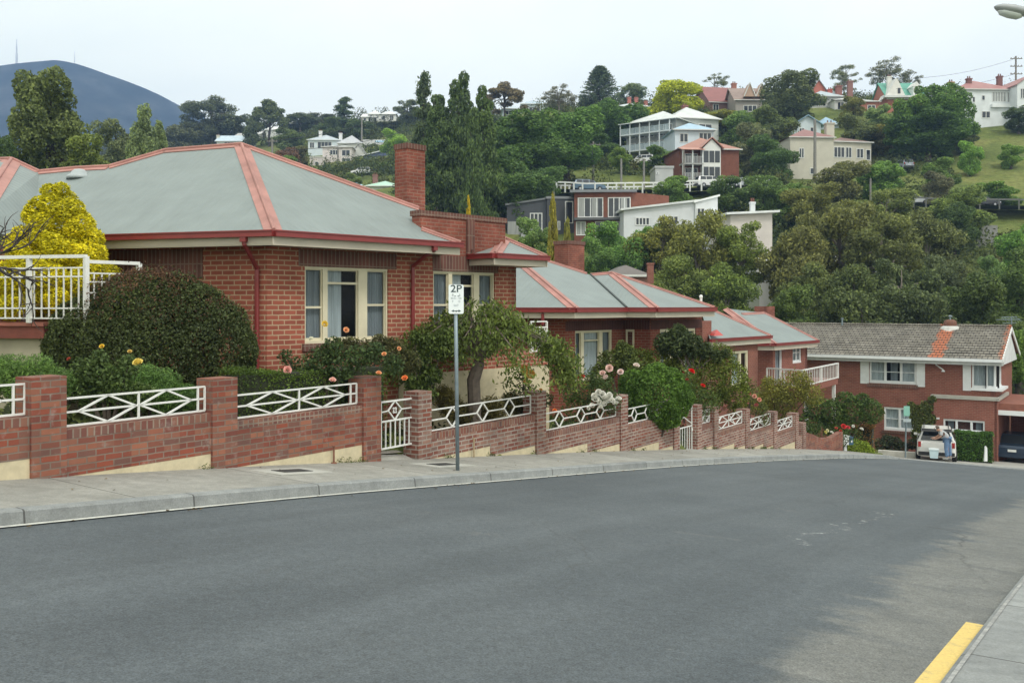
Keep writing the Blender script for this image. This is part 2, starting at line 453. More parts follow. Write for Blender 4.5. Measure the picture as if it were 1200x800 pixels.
# ---------------------------------------------------------------- terrain
CT = []
def ct(x, y, Z): p = P(x, y, Z); CT.append((p.x, p.y, p.z))
for a in [(600,470,65),(1000,470,65),(1300,470,65),(800,445,78),(1150,430,80),(1350,420,80),
          (640,300,105),(700,290,105),(760,280,105),(1000,330,105),(1180,310,105),(560,320,105),
          (800,232,128),(870,232,128),(1000,240,128),(1150,232,128),(1300,225,128),(680,226,132),
          (840,214,138),(760,212,142),(960,214,150),(1150,180,152),(1080,185,152),(1300,170,152),
          (790,183,166),(600,195,165),(1060,150,175),(1160,142,172),(1280,135,172),(940,160,177),
          (860,130,200),(1060,124,200),(960,126,200),(700,130,222),(610,131,240),(1200,118,215),
          (1000,130,270),(1200,130,270),(800,140,300),(600,140,330),(1400,120,280),
          (430,226,180),(420,198,230),(400,182,260),(440,144,330),(280,167,330),(320,153,400),(480,150,330),
          (150,185,400),(60,200,320),(-100,200,320),(500,200,190),(500,255,110),(330,195,230),(200,190,300),
          (350,300,100),(150,300,90),(-100,300,80),(-300,300,80)]: ct(*a)
CT += [(-20, 55, -2), (-40, 40, -1), (0, 60, -6), (-60, 70, 4), (60, 60, -10), (90, 60, -11)]
CA_ = ca = np.array(CT)
def K(a, b): return np.sqrt(((a[:, None, :]-b[None, :, :])**2).sum(-1))
A = K(ca[:, :2], ca[:, :2]); TN_ = n_ = len(ca)
M_ = np.zeros((n_+1, n_+1)); M_[:n_, :n_] = A + np.eye(n_)*(-1.5); M_[n_, :n_] = 1; M_[:n_, n_] = 1
TW_ = np.linalg.solve(M_, np.append(ca[:, 2], 0))
def rbf(X, Y):
    q = np.stack([np.ravel(X), np.ravel(Y)], 1).astype(float)
    return (K(q, CA_[:, :2])@TW_[:TN_]+TW_[TN_]).reshape(np.shape(X))
def sstep(a, b, x): t = np.clip((x-a)/(b-a), 0, 1); return t*t*(3-2*t)
def near_h(X, Y):
    s = (X-ORG.x)*.558+(Y-ORG.y)*.83; n = (X-ORG.x)*.83-(Y-ORG.y)*.558
    d = np.mean([np.interp(s+k, DS, DD) for k in (-1.5, -.75, 0, .75, 1.5)], axis=0)
    g = np.where(n < 0, .18+np.clip(-n-.2, 0, 20)*.07, 0)
    g = np.where(n < -.15, g, -.5)                       # under road and paths, well below them
    g = np.where((n < -.15) & (s > 25.5), np.minimum(g, .02)-.02, g)
    g = np.where((n >= -.15) & (n > 10.6) & (s < 27), -.25, g)
    return -d+g
def terr(X, Y):
    X = np.asarray(X, float); Y = np.asarray(Y, float)
    a = near_h(X, Y)
    b = rbf(np.clip(X, -420, 420), np.clip(Y, 40, 420))
    far = sstep(420, 900, np.hypot(X*.6, Y)); b = b*(1-far)+45*far
    w = sstep(54, 72, Y+np.clip(-X-12, 0, 15)*1.0)
    return a*(1-w)+b*w
def gz(x, y): return float(terr(np.array([x]), np.array([y]))[0])

def terrain_mat():
    m, nt, b = newmat('hill_grass')
    p = pos(nt)
    c = ramp(nt, noise(nt, p, .09, 6, .65), [(.28, (.07, .095, .03)), (.48, (.13, .16, .045)), (.62, (.19, .20, .065)), (.8, (.25, .22, .10))])
    c = mixc(nt, 1, c, ramp(nt, noise(nt, p, 1.4, 5, .7), [(.3, g1(.65)), (.7, g1(1.3))]), 'MULTIPLY')
    nt.links.new(c, b.inputs['Base Color']); b.inputs['Roughness'].default_value = .95; b.inputs['Specular IOR Level'].default_value = .1
    bump(nt, b, noise(nt, p, 3, 5, .7), .6, .2)
    return m
HILL = terrain_mat()
SOIL = plain('garden_soil', (.055, .048, .028), .95, .4, 4, bmp=.5)
ys = np.concatenate([np.arange(-60, 4, 4), np.arange(4, 70, .8), np.arange(70, 300, 3.5), np.arange(300, 480, 15), np.geomspace(480, 2100, 20)])
xs = np.concatenate([-np.geomspace(1650, 200, 16), np.arange(-180, -30, 6), np.arange(-30, 40, .8), np.arange(40, 190, 5), np.geomspace(200, 1650, 16)])
XX, YY = np.meshgrid(xs, ys)
ZZ = terr(XX, YY)
g = grid('terrain', HILL, [[Vector((XX[i, j], YY[i, j], ZZ[i, j])) for j in range(len(xs))] for i in range(len(ys))], 'structure')

# ---------------------------------------------------------------- road, kerb, path
ss = [float(x) for x in np.arange(-34, 36.01, 1.0)]
rows = [[SN(s, n, roadz(s, n)) for n in [1.75, 3, 4.5, 6, 7.5, 8.4, 9.08]] for s in ss]
# main carriageway plus the bend to the right at the bottom: one mesh
mb = MB()
def roadpatch(ss, ns):
    for a, b in zip(ss, ss[1:]):
        for c, d in zip(ns, ns[1:]):
            mb.poly([SN(a, c, roadz(a, c)), SN(a, d, roadz(a, d)), SN(b, d, roadz(b, d)), SN(b, c, roadz(b, c))])
roadpatch(ss, [1.3, 1.74, 3, 4.5, 6, 7.5, 8.4, 9.1])
roadpatch([26.0, 27, 28, 29, 30, 31, 32, 33, 34, 35, 36.0], [9.1]+[float(x) for x in range(10, 60, 2)])
o = mb.build('road', ASPH); o['kind'] = 'structure'

def kerbline():
    pts = [(float(s), 1.6) for s in np.arange(-34, 34.9, 1.2)]
    for a in np.linspace(0, 90, 6): pts.append((35.0+1.0*math.sin(R(a)), 2.6-1.0*math.cos(R(a))))
    pts += [(36.0, float(n)) for n in range(4, 60, 3)]
    return pts
KL = kerbline()
def offs(pts, d):
    out = []
    for i, p in enumerate(pts):
        a = pts[max(i-1, 0)]; b = pts[min(i+1, len(pts)-1)]
        t = np.array([b[0]-a[0], b[1]-a[1]]); t /= np.linalg.norm(t)
        out.append((p[0]-t[1]*d, p[1]+t[0]*d))
    return out
mb = MB()
prof = [(0.0, 0.0), (.115, -.004), (.135, -.02), (.15, -.17), (.15, -.3)]     # across kerb: offset, dz from path level
lines = [offs(KL, a) for a, _ in prof]
def drop(s): return .10*float(sstep(31, 33, s))
def kz(s, n): return pathz(s, 1.6)
for i in range(len(KL)-1):
    for j in range(len(prof)-1):
        q = []
        for (a, b) in ((i, j), (i, j+1), (i+1, j+1), (i+1, j)):
            s, n = lines[b][a]; base = pathz(KL[a][0], 1.6)-drop(KL[a][0])
            q.append(SN(s, n, base+prof[b][1]))
        mb.poly(q)
o = mb.build('kerb', KERB); o['kind'] = 'structure'
# painted edge line just off the kerb
mb = MB()
l0, l1 = offs(KL, .155), offs(KL, .225)
for i in range(len(KL)-1):
    if KL[i][0] > 31.5: break
    mb.poly([SN(*p, roadz(*p)+.012) for p in (l0[i], l1[i], l1[i+1], l0[i+1])])
def worn(name, col, under, th=.5):
    m, nt, b = newmat(name)
    p = pos(nt)
    f = ramp(nt, noise(nt, p, 8, 6, .75), [(th-.08, g1(1)), (th+.1, g1(.25))])
    c = mixc(nt, f, under, col)
    c = mixc(nt, 1, c, ramp(nt, noise(nt, p, 50, 3, .7), [(.3, g1(.85)), (.7, g1(1.1))]), 'MULTIPLY')
    nt.links.new(c, b.inputs['Base Color']); b.inputs['Roughness'].default_value = .8
    return m
o = mb.build('road_edge_line', worn('worn_line', (.62, .62, .57), (.36, .36, .35), .56)); o['kind'] = 'structure'

# left footpath
nn = [-.24, 0, .4, .8, 1.2, 1.6]
o = grid('footpath', PATH, [[SN(s, n, pathz(s, n)-drop(s)) for n in nn] for s in [float(x) for x in np.arange(-34, 36.7, 1.0)]], 'structure')
# side driveway and forecourt beyond the bend
mb = MB()
sv = [31.6, 32.5, 33.5, 34.5, 35.5, 36, 37, 38.5, 40, 42, 44, 46, 48, 50]
def dz_(s, n): return pathz(s, 0)-.03-drop(s)
for a, b in zip(sv, sv[1:]):
    for c, d in zip([-9, -6, -3, -.25], [-6, -3, -.25, 1.59]):
        if c == -.25 and a < 36: continue
        mb.poly([SN(a, c, dz_(a, c)), SN(a, d, dz_(a, d)), SN(b, d, dz_(b, d)), SN(b, c, dz_(b, c))])
for a, b in zip(sv[5:], sv[6:]):
    for c, d in zip([1.59, 3.5, 6, 10, 15, 22, 30, 40], [3.5, 6, 10, 15, 22, 30, 40, 56]):
        mb.poly([SN(a, c, dz_(a, c)), SN(a, d, dz_(a, d)), SN(b, d, dz_(b, d)), SN(b, c, dz_(b, c))])
o = mb.build('driveway', DRIVE); o['kind'] = 'structure'
# right kerb + footpath (camera side)
mb = MB()
rs = [float(x) for x in np.arange(-34, 26.1, 1.0)]
for a, b in zip(rs, rs[1:]):
    za, zb = roadz(a, 9.08), roadz(b, 9.08)
    for (n0, h0, n1, h1) in ((9.07, -.2, 9.07, .055), (9.07, .055, 9.11, .075), (9.11, .075, 9.45, .08)):
        mb.poly([SN(a, n0, za+h0), SN(a, n1, za+h1), SN(b, n1, zb+h1), SN(b, n0, zb+h0)])
o = mb.build('kerb', KERB); o['kind'] = 'structure'
PATH2 = concrete('footpath_concrete_right', (.20, .205, .2), (.285, .285, .27), 1.9)
o = grid('footpath', PATH2, [[SN(s, n, roadz(s, 9.08)+.08+.015*(n-9.45)) for n in (9.45, 9.8, 10.3, 10.9)] for s in rs], 'structure')
# pale worn lip on the kerb edge and yellow kerbside strip
mb = MB()
for a, b in zip(rs, rs[1:]):
    mb.poly([SN(a, 9.105, roadz(a, 9.08)+.08), SN(a, 9.13, roadz(a, 9.08)+.081), SN(b, 9.13, roadz(b, 9.08)+.081), SN(b, 9.105, roadz(b, 9.08)+.08)])
o = mb.build('kerb_edge_mark', worn('worn_lip', (.42, .42, .40), (.2, .2, .2), .45)); o['kind'] = 'structure'
mb = MB()
ye = [-14, -12, -10, -8, -6, -4, -2.5, -1.5, -.55]
for a, b in zip(ye, ye[1:]):
    mb.poly([SN(a, 8.925, roadz(a, 8.9)+.006), SN(a, 9.045, roadz(a, 9.05)+.006), SN(b, 9.045, roadz(b, 9.05)+.006), SN(b, 8.925, roadz(b, 8.9)+.006)])
o = mb.build('yellow_road_marking', worn('yellow_paint', (.70, .51, .17), (.40, .32, .17), .60)); o['kind'] = 'structure'

# footpath pit covers
def pit(s, n, label):
    z = pathz(s, n)
    t = thing('pit_cover', SN(s, n, z), label, 'pit cover')
    m = MB(); a = (US, UN, Vector((0, 0, 1)))
    sl = Vector((US.x, US.y, -.11)).normalized()
    a = (sl, UN, sl.cross(UN)*-1)
    m.box(SN(s, n, z+.001), (.95, .62, .012), a); m.build('surround', MATS['pit_concrete'], t)
    m = MB(); m.box(SN(s, n, z+.008), (.5, .27, .012), a); m.build('lid', MATS['pit_lid'], t)
plain('pit_concrete', (.42, .415, .38), .85, .1, 3); plain('pit_lid', (.035, .035, .035), .7, .3, 9)
pit(.62, .62, 'dark metal pit lid in pale concrete surround left of the first garden gate')
pit(3.72, .72, 'dark metal pit lid in pale concrete directly outside the first garden gate')
for s, nm, lb in ((1.95, 0, 'short rusty standpipe on the cream footing left of the first gate'), (5.45, 0, 'short rusty standpipe at the wall foot right of the parking sign')):
    m = MB(); b = SN(s, .07, pathz(s, .07))
    m.tube([b, b+Vector((0, 0, .24))], .014, 8); m.lathe(b, [(.045, 0), (.045, .012), (.02, .02)], 10); m.lathe(b+Vector((0, 0, .235)), [(.02, 0), (.022, .03)], 8)
    if s > 5: m = MB(); m.tube([b, b+Vector((0, 0, .33))], .016, 8); m.lathe(b+Vector((0, 0, .32)), [(.02, 0), (.02, .03)], 8)
    o = m.build('standpipe', plain('rust'+str(int(s)), (.20, .085, .055) if s < 5 else (.35, .27, .17), .8, .3, 20)); tag(o, lb, 'pipe')

# ---------------------------------------------------------------- brick front fence
ZU = Vector((0, 0, 1))
def rail(parent, s0, s1, zb, zt, style):
    m = MB(); n = -.1; w = .022
    q = lambda u, v: SN(s0+(s1-s0)*u, n, zb+(zt-zb)*v)
    B = lambda a, b: m.bar(q(*a), q(*b), w)
    B((0, 0), (1, 0)); B((0, 1), (1, 1)); B((0, 0), (0, 1)); B((1, 0), (1, 1))
    if style == 'wide':
        for c in (.29, .70):
            h = .19
            B((c-h, .5), (c, 1)); B((c, 1), (c+h, .5)); B((c+h, .5), (c, 0)); B((c, 0), (c-h, .5))
        B((0, .5), (1, .5)); B((.5, 0), (.5, 1)); B((.945, 0), (.945, 1))
    elif style == 'narrow':
        cs = (.22, .5, .77); h = .055
        for c in cs:
            B((c-h, .5), (c, 1)); B((c, 1), (c+h, .5)); B((c+h, .5), (c, 0)); B((c, 0), (c-h, .5))
        e = 0
        for c in cs: B((e, .5), (c-h, .5)); e = c+h
        B((e, .5), (1, .5))
    else:
        for c in (.25, .75):
            h = .22
            B((c-h, .5), (c, 1)); B((c, 1), (c+h, .5)); B((c+h, .5), (c, 0)); B((c, 0), (c-h, .5))
        B((0, .5), (1, .5)); B((.5, 0), (.5, 1)); B((0, 0), (.25, 1)); B((.5, 1), (.75, 0))
    return m.build('railing', WHITE, parent)
def panel(root, s0, s1, ztop, step=1.75, mat=None):
    """brick panel, level top, stepped foot on a cream footing"""
    m = MB(); f = MB(); cp = MB()
    a = s0; cut = []
    while a < s1-.01:
        b = min(s1, a+step); cut.append((a, b)); a = b
    if len(cut) > 1 and cut[-1][1]-cut[-1][0] < .7: cut[-2] = (cut[-2][0], cut[-1][1]); cut.pop()
    for a, b in cut:
        zb = -D(a)-.005
        m.wb(ORG, US, a, b, zb, ztop-.1, -.23, 0)
        f.wb(ORG, US, a, b, -D(b)-.35, zb, -.21, -.004)
    cp.wb(ORG, US, s0, s1, ztop-.1, ztop, -.235, .004)
    m.build('wall_panel', mat or BRF, root); cp.build('coping', BRF2, root); f.build('footing', RENDER, root)
def pillar(root, s, ztop, w=.35, mat=None):
    m = MB(); m.wb(ORG, US, s-w/2, s+w/2, -D(s+w/2)-.3, ztop, -.29, .035)
    m.build('pillar', mat or BRF, root)
T1 = thing('garden_wall', SN(-2.4, -.1), 'weathered red brick garden wall with wide white diamond railings, left of the first gate', 'garden wall')
pz = [(-5.1, -.62), (-2.38, -.79), (0, -.96), (2.83, -1.12)]
for s, z in pz: pillar(T1, s, z, .40)
for i, (a, b, zt, r0, r1) in enumerate([(-7.5, -5.3, -1.03, -1.0, -.68), (-4.9, -2.58, -1.21, -1.185, -.86), (-2.18, -.2, -1.40, -1.37, -1.06), (.2, 2.63, -1.55, -1.52, -1.215)]):
    panel(T1, a, b, zt); rail(T1, a+.03, b-.02 if i > 1 else b+.0, r0, r1, 'wide')
T2 = thing('garden_wall', SN(9, -.1), 'long stepped brick garden wall with narrow white diamond railings between the two gates', 'garden wall')
for s, z in [(4.12, -1.45), (7.78, -1.72), (11.4, -2.09), (14.35, -2.45)]: pillar(T2, s, z, .35, BRF3)
for a, b, zt, r0, r1 in [(4.3, 7.6, -2.18, -2.15, -1.8), (7.96, 11.22, -2.585, -2.555, -2.215), (11.58, 14.17, -2.83, -2.8, -2.46)]:
    panel(T2, a, b, zt, mat=BRF3); rail(T2, a+.02, b-.02, r0, r1, 'narrow')
T3 = thing('garden_wall', SN(20, -.1), 'brick garden wall with many pillars and crossed white railings beyond the second gate', 'garden wall')
for s, z in [(15.85, -2.71), (17.05, -2.88), (19.6, -3.17), (22.2, -3.49), (24.5, -3.76), (25.35, -4.18)]: pillar(T3, s, z, .33, BRF3)
for a, b, zt, r0, r1 in [(16.02, 16.88, -3.3, -3.27, -2.93), (17.22, 19.43, -3.6, -3.57, -3.22), (19.77, 22.03, -3.92, -3.89, -3.54), (22.37, 24.33, -4.23, -4.2, -3.86)]:
    panel(T3, a, b, zt, 1.3, BRF3); rail(T3, a+.02, b-.02, r0, r1, 'cross')
m = MB(); m.wb(ORG, US, 24.67, 25.2, -5.6, -4.62, -.23, 0); m.build('wall_panel', BRF3, T3)
def gate(s0, s1, zb, zt, label, diamond):
    t = thing('garden_gate', SN((s0+s1)/2, -.12, zb), label, 'gate')
    m = MB(); n = -.12
    q = lambda u, v: SN(s0+(s1-s0)*u, n, zb+(zt-zb)*v)
    B = lambda a, b, w=.026: m.bar(q(*a), q(*b), w)
    B((0, 0), (1, 0)); B((0, 1), (1, 1)); B((0, 0), (0, 1)); B((1, 0), (1, 1)); B((0, .58), (1, .58))
    m.build('gate_frame', WHITE, t)
    m = MB()
    k = 7
    for i in range(1, k): B((i/k, 0), (i/k, .58), .018)
    m.build('bars', WHITE, t)
    m = MB()
    if diamond:
        c, h = .42, .2
        B((c-h, .8), (c, 1), .02); B((c, 1), (c+h, .8), .02); B((c+h, .8), (c, .58), .02); B((c, .58), (c-h, .8), .02); B((0, .78), (c-h, .8), .02); B((c+h, .8), (1, .8), .02)
        for a in (0, 90, 180, 270):
            p0 = q(c, .79); r = .05
            pts = [p0+(US*math.cos(R(a+x))+ZU*math.sin(R(a+x)))*(.02+.035*math.sin(R(x*2))) for x in range(0, 91, 15)]
            m.tube(pts, .008, 5)
    else:
        B((0, .62), (1, .98), .02); B((0, .98), (1, .62), .02)
    m.build('ornament', WHITE, t)
    m = MB(); m.box(q(.97, .5)+UN*.02, (.05, .03, .08), (US, UN, ZU)); m.build('latch', WHITE, t)
gate(3.19, 4.0, -2.31, -1.56, 'white iron gate with a small diamond above vertical bars, nearest gate', True)
gate(14.56, 15.66, -4.0, -2.72, 'narrow white gate with crossed top beside the clipped round bush', False)
# gravel entry path behind gate 1
m = MB(); m.poly([SN(3.03, -.3, -2.40), SN(3.95, -.3, -2.47), SN(4.6, -2.4, -2.38), SN(3.3, -2.4, -2.33)])
o = m.build('gate_path', plain('gravel', (.33, .31, .27), .9, .3, 30)); o['kind'] = 'structure'
m = MB(); m.poly([SN(3.03, -.29, -2.405), SN(3.93, -.29, -2.50), SN(3.93, .0, -2.575), SN(3.03, .0, -2.478)])
o = m.build('gate_path', DRIVE); o['kind'] = 'structure'
# low curved garden wall at the end
m = MB(); lw = [(25.5, -.02, .62), (26.5, -.02, .55), (27.5, 0, .42), (28.6, .1, .48), (29.2, .12, .6), (29.7, .15, .72), (30.0, .15, .76)]
for (a, n0, h0), (b, n1, h1) in zip(lw, lw[1:]):
    p = [SN(a, n0, -D(a)-.2), SN(b, n1, -D(b)-.2), SN(b, n1, -D(b)+h1), SN(a, n0, -D(a)+h0)]
    m.prism(p, -UN*.22)
o = m.build('garden_wall', BRF); tag(o, 'low curved reddish brick garden wall at the far end of the footpath', 'garden wall')

# ---------------------------------------------------------------- parking sign
b = SN(3.3, 1.34, pathz(3.3, 1.34))
t = thing('parking_sign', b, 'white two hour parking sign on a tall grey pole at the kerb', 'sign')
m = MB(); topz = P(534, 338, b.y).z
top = Vector((b.x-.035, b.y, topz))
m.tube([b-ZU*.1, b+(top-b)*.5, top], .030, 10); m.build('pole', GALV, t, smooth=True)
m = MB(); fx = Vector((math.cos(R(8)), math.sin(R(8)), 0)); fy = Vector((fx.y, -fx.x, 0))    # fy faces the camera
cz = P(535, 350.5, b.y).z; c = Vector((top.x+.008, b.y, cz))-fy*-.04
W_2, H_2, rr = .115, .222, .025
pl = []
for sx, sz, a0 in ((1, 1, 0), (-1, 1, 90), (-1, -1, 180), (1, -1, 270)):
    for a in (0, 30, 60, 90):
        pl.append(c+fx*(sx*(W_2-rr)+rr*math.cos(R(a0+a)))+ZU*(sz*(H_2-rr)+rr*math.sin(R(a0+a))))
m.prism(pl, -fy*.004); m.build('sign_plate', plain('sign_white', (.80, .85, .87), .35, .03, 6), t)
INK = plain('sign_ink', (.05, .08, .09), .5); INK2 = plain('sign_faded_ink', (.42, .47, .49), .5)
def text(s, p, size, mat, parent, name='lettering', ext=.0008, align='CENTER', fx=fx, sx=1):
    cu = bpy.data.curves.new(name, 'FONT'); cu.body = s; cu.size = size; cu.extrude = ext; cu.align_x = align; cu.align_y = 'CENTER'
    cu.materials.append(mat); cu.offset = size*.012
    o = bpy.data.objects.new(name, cu); COL.objects.link(o); o.parent = parent
    mt = Matrix((fx, ZU, fx.cross(ZU))).transposed().to_4x4()
    dg = bpy.context.evaluated_depsgraph_get(); me = bpy.data.meshes.new_from_object(o.evaluated_get(dg))
    bpy.data.objects.remove(o); o = bpy.data.objects.new(name, me); COL.objects.link(o); o.parent = parent
    o.rotation_euler = mt.to_euler(); o.location = Vector(p)-up_root(parent); o.scale = (sx, 1, 1)
    return o
cf = c+fy*.0022
text('2P', cf+ZU*.155, .155, INK, t, sx=1.12)
text('8     6', cf+ZU*.062, .055, INK2, t)
text('AM    PM', cf+ZU*.045+fx*.006, .02, INK, t)
text('MON - FRI', cf+ZU*.012, .036, INK2, t)
text('9     12', cf-ZU*.035, .045, INK2, t)
text('SAT', cf-ZU*.095, .045, INK2, t)
m = MB()
for sx in (-1, 1):
    m.prism([cf+fx*sx*.075-ZU*.178, cf+fx*sx*.035-ZU*.160, cf+fx*sx*.035-ZU*.196], fy*.001)
    m.box(cf+fx*sx*.02-ZU*.178, (.045, .002, .012), (fx, fy, ZU))
m.box(cf-ZU*.19, (.012, .004, .012), (fx, fy, ZU))
m.build('arrow', INK, t)
# ---------------------------------------------------------------- shared house bits
def cap(mb, A, B, inA, inB, w=.17, lift=.02):
    """ridge capping: a folded strip lying on both roof planes plus a small roll"""
    A, B = Vector(A), Vector(B); t = (B-A).normalized()
    for ref in (inA, inB):
        v = Vector(ref)-A; v -= t*v.dot(t); v.normalize()
        nrm = t.cross(v); nrm = nrm if nrm.z > 0 else -nrm
        a, b, c, d = A+nrm*lift, B+nrm*lift, B+v*w+nrm*lift, A+v*w+nrm*lift
        mb.prism([a, b, c, d], -nrm*.018)
    mb.tube([A+ZU*(lift+.012), B+ZU*(lift+.012)], .03, 8)
def eave(root, pts, outs, gh=.085, fh=.14, gut=GUT):
    """gutter and fascia along eave polyline pts (level)"""
    g = MB(); f = MB()
    for i in range(len(pts)-1):
        a, b = Vector(pts[i]), Vector(pts[i+1]); d = (b-a); L = d.length; d.normalize(); z = a.z
        g.wb(a, d, -.01, L+.01, z-gh, z+.015, -.02, .085)
        g.wb(a, d, -.015, L+.015, z+.0, z+.022, .075, .10)
        f.wb(a, d, -.02, L-.02, z-gh-fh, z-gh+.005, -.03, -.004)
    g.build('gutter', gut, root); f.build('fascia', FASC, root)
def window(root, p0, d, u0, u1, z0, z1, lights, n=-.07, frame=CREAM, fw=.055, backing=True, rails=True, name='window'):
    """lights: list of (a,b,kind,rail) fractions; kind: 'curtain','dark','grey','net'"""
    d = Vector(d).normalized()
    m = MB(); L = u1-u0
    m.wb(p0, d, u0, u1, z1-fw, z1, n-.05, n+.045); m.wb(p0, d, u0, u1, z0, z0+fw*1.2, n-.05, n+.06)
    edges = [0]+[x for l in lights for x in l[:2]]+[1]
    for i in range(0, len(edges), 2):
        a, b = u0+L*edges[i], u0+L*edges[i+1]
        if i == 0 and b-a < fw: b = a+fw
        if i == len(edges)-2 and b-a < fw: a = b-fw
        m.wb(p0, d, a, b, z0+fw*1.2, z1-fw, n-.05, n+.04)
    fr = m.build(name, frame, root)
    pn = MB(); sash = MB()
    for a, b, kind, rl in lights:
        ua, ub = u0+L*a, u0+L*b
        nr0 = Vector((d.y, -d.x, 0)); bs0 = Vector((p0[0], p0[1], 0))+nr0*(n-.018)
        pn.poly([bs0+d*ua+ZU*(z0+fw), bs0+d*ub+ZU*(z0+fw), bs0+d*ub+ZU*(z1-fw), bs0+d*ua+ZU*(z1-fw)])
        if rl:
            zr = z0+(z1-z0)*rl; sash.wb(p0, d, ua+.002, ub-.002, zr-.02, zr+.02, n-.03, n+.012)
        for (x0, x1) in ((ua, ua+.02), (ub-.02, ub)):
            sash.wb(p0, d, x0, x1, z0+fw*1.2, z1-fw, n-.032, n+.004)
        sash.wb(p0, d, ua+.02, ub-.02, z0+fw*1.2, z0+fw*1.2+.05, n-.031, n+.006)
        sash.wb(p0, d, ua+.02, ub-.02, z1-fw-.022, z1-fw, n-.031, n+.006)
        if kind != 'dark':
            c = MB()
            segs = {'curtain': (0, .55), 'grey': (.0, 1), 'net': (0, 1), 'side': (.3, .8)}[kind]
            a0, a1 = ua+(ub-ua)*segs[0], ua+(ub-ua)*segs[1]
            k = 16; nr = Vector((d.y, -d.x, 0)); base = Vector((p0[0], p0[1], 0))
            for i in range(k):
                x0, x1 = a0+(a1-a0)*i/k, a0+(a1-a0)*(i+1)/k
                e0 = n-.07-.03*(i % 2); e1 = n-.07-.03*((i+1) % 2)
                q = [base+d*x0+nr*e0, base+d*x1+nr*e1]
                c.poly([q[0]+ZU*(z0+.05), q[1]+ZU*(z0+.05), q[1]+ZU*(z1-.06), q[0]+ZU*(z1-.06)])
            c.build('curtain', CURT if kind in ('curtain', 'net') else CURTG, fr)
    sash.build('sash', frame, fr); pn.build('pane', GLASS, fr)
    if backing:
        bk = MB(); bk.wb(p0, d, u0-.1, u1+.1, z0-.1, z1+.1, n-.42, n-.4); bk.build('shade_backing', INT, fr)  # near-black sheet close behind the glass, painted stand-in for room shade
    return fr
def pipe(root, pts, r=.04):
    m = MB(); m.tube(pts, r, 8); 
    return m.build('downpipe', GUT, root)

# ---------------------------------------------------------------- house 1
F1 = Vector((.68, .733, 0)); L1 = Vector((-.953, .304, 0)); NF = Vector((.733, -.68, 0)); NL = Vector((-.304, -.953, 0))
H1 = thing('brick_house', P(313, 455, 16), 'nearest red brick house with grey hipped roof, pink ridge caps and a tall chimney', 'house')
E0 = P(321, 271, 15.4); ze = E0.z
AP = P(283, 170, 19.5)
def plane(p, q, r): n = (Vector(q)-Vector(p)).cross(Vector(r)-Vector(p)); n.normalize(); return Vector(p), (n if n.z > 0 else -n)
PF = plane(E0, E0+F1, AP); PL = plane(E0, E0+L1, AP)
def on(pl, x, y): return RP(x, y, pl[0], pl[1])
def level(p, d, x):          # point of the line p + d*w seen at pixel column x
    t = (x-CX)/FPX; wv = (t*p.y-p.x)/(d.x-t*d.y); return Vector(p)+Vector(d)*wv
R1, R2, R3 = on(PF, 491, 245), on(PF, 494, 269), level(E0, F1, 540)
Ls = [on(PL, *q) for q in ((193.5, 177), (128, 196), (88, 198), (46, 202))]
Lv = level(E0, L1, 38)
bk = Vector((.25, .968, 0))
m = MB()
m.poly([E0, R3, R2, R1, AP])                       # front hip plane
m.poly([E0, AP]+Ls+[Lv])                           # left plane
def down(p, d, run): q = p+d*run; q.z = max(ze, p.z-run*.6); return q
bp = [down(p, bk, 4.0) for p in [AP]+Ls]
for a, b, c, d in zip([AP]+Ls, Ls, bp[1:], bp): m.poly([a, d, c, b])
r1b = down(R1, Vector((.9, .43, 0)), .5)
m.poly([AP, R1, Vector((R1.x+2.2, R1.y+2.6, ze)), bp[0]])
# left wing: valley plane and hip
HV = P(13.5, 187, 20.2); HE = Vector(Lv)
wl = P(-40, 300, 15.0); wl.z = ze
m.poly([Ls[3], HV, wl, Lv]); m.poly([HV, P(-90, 190, 22), P(-200, 262, 15.5), wl])
m.poly([Ls[3], bp[4], P(-60, 190, 24), HV])
rf = m.build('roof', ROOF, H1)
m = MB()
cap(m, AP, E0, R1, Ls[0], .15); cap(m, AP, R1, E0, bp[0], .15); cap(m, R2, R3, E0, R3+NF*-1-ZU, .10)
cap(m, AP, Ls[0], E0, bp[0], .13)
for a, b in zip(Ls, Ls[1:]): cap(m, a, b, E0, bp[2], .13)
cap(m, Ls[3], HV, Lv, bp[4], .13); cap(m, HV, wl, Ls[3], P(-90, 190, 22), .2); cap(m, HV, P(-90, 190, 22), wl, P(-60, 190, 24), .13)
m.build('ridge_capping', CAP, rf)
# whirlybird-like vent cap on the left plane
m = MB(); vp = on(PL, 93, 205)
m.lathe(vp, [(.26, -.08), (.24, -.02), (.17, .02), (.15, .07), (.10, .11), (.03, .125)], 16); m.build('skylight', plain('skylight_dome', (.36, .40, .41), .4, .12), rf, smooth=True)
eave(H1, [Lv, E0], 0); eave(H1, [E0, R3], 0)
C0 = P(313, 300, 16); wz1 = ze-.085-.14
zg = -2.6
W1 = (.763, 2.66); W2 = (3.82, 5.6); zh, zs = .68, -.69
m = MB(); wall(m, C0, F1, 6.27, zg, wz1+.02, [(W1[0], W1[1], zs-.02, zh), (W2[0], W2[1], zs-.02, zh+.0)])
m2 = C0+L1*9; wall(m, m2, -L1, 9.0, zg, wz1+.02, [])
wq = [P(-200, 262, 15.5)+Vector((.6, .7, 0)), wl+Vector((.1, .8, 0)), Lv+Vector((.2, .9, 0))]
for qa, qb in zip(wq, wq[1:]):
    dq = Vector((qb.x-qa.x, qb.y-qa.y, 0)); wall(m, qa, dq.normalized(), dq.length, zg, wz1+.02, [])
# flank, rear closing walls
wall(m, C0+F1*6.27, Vector((-.733, .68, 0)), 5.0, zg, wz1, [])
m.build('wall', BR, H1)
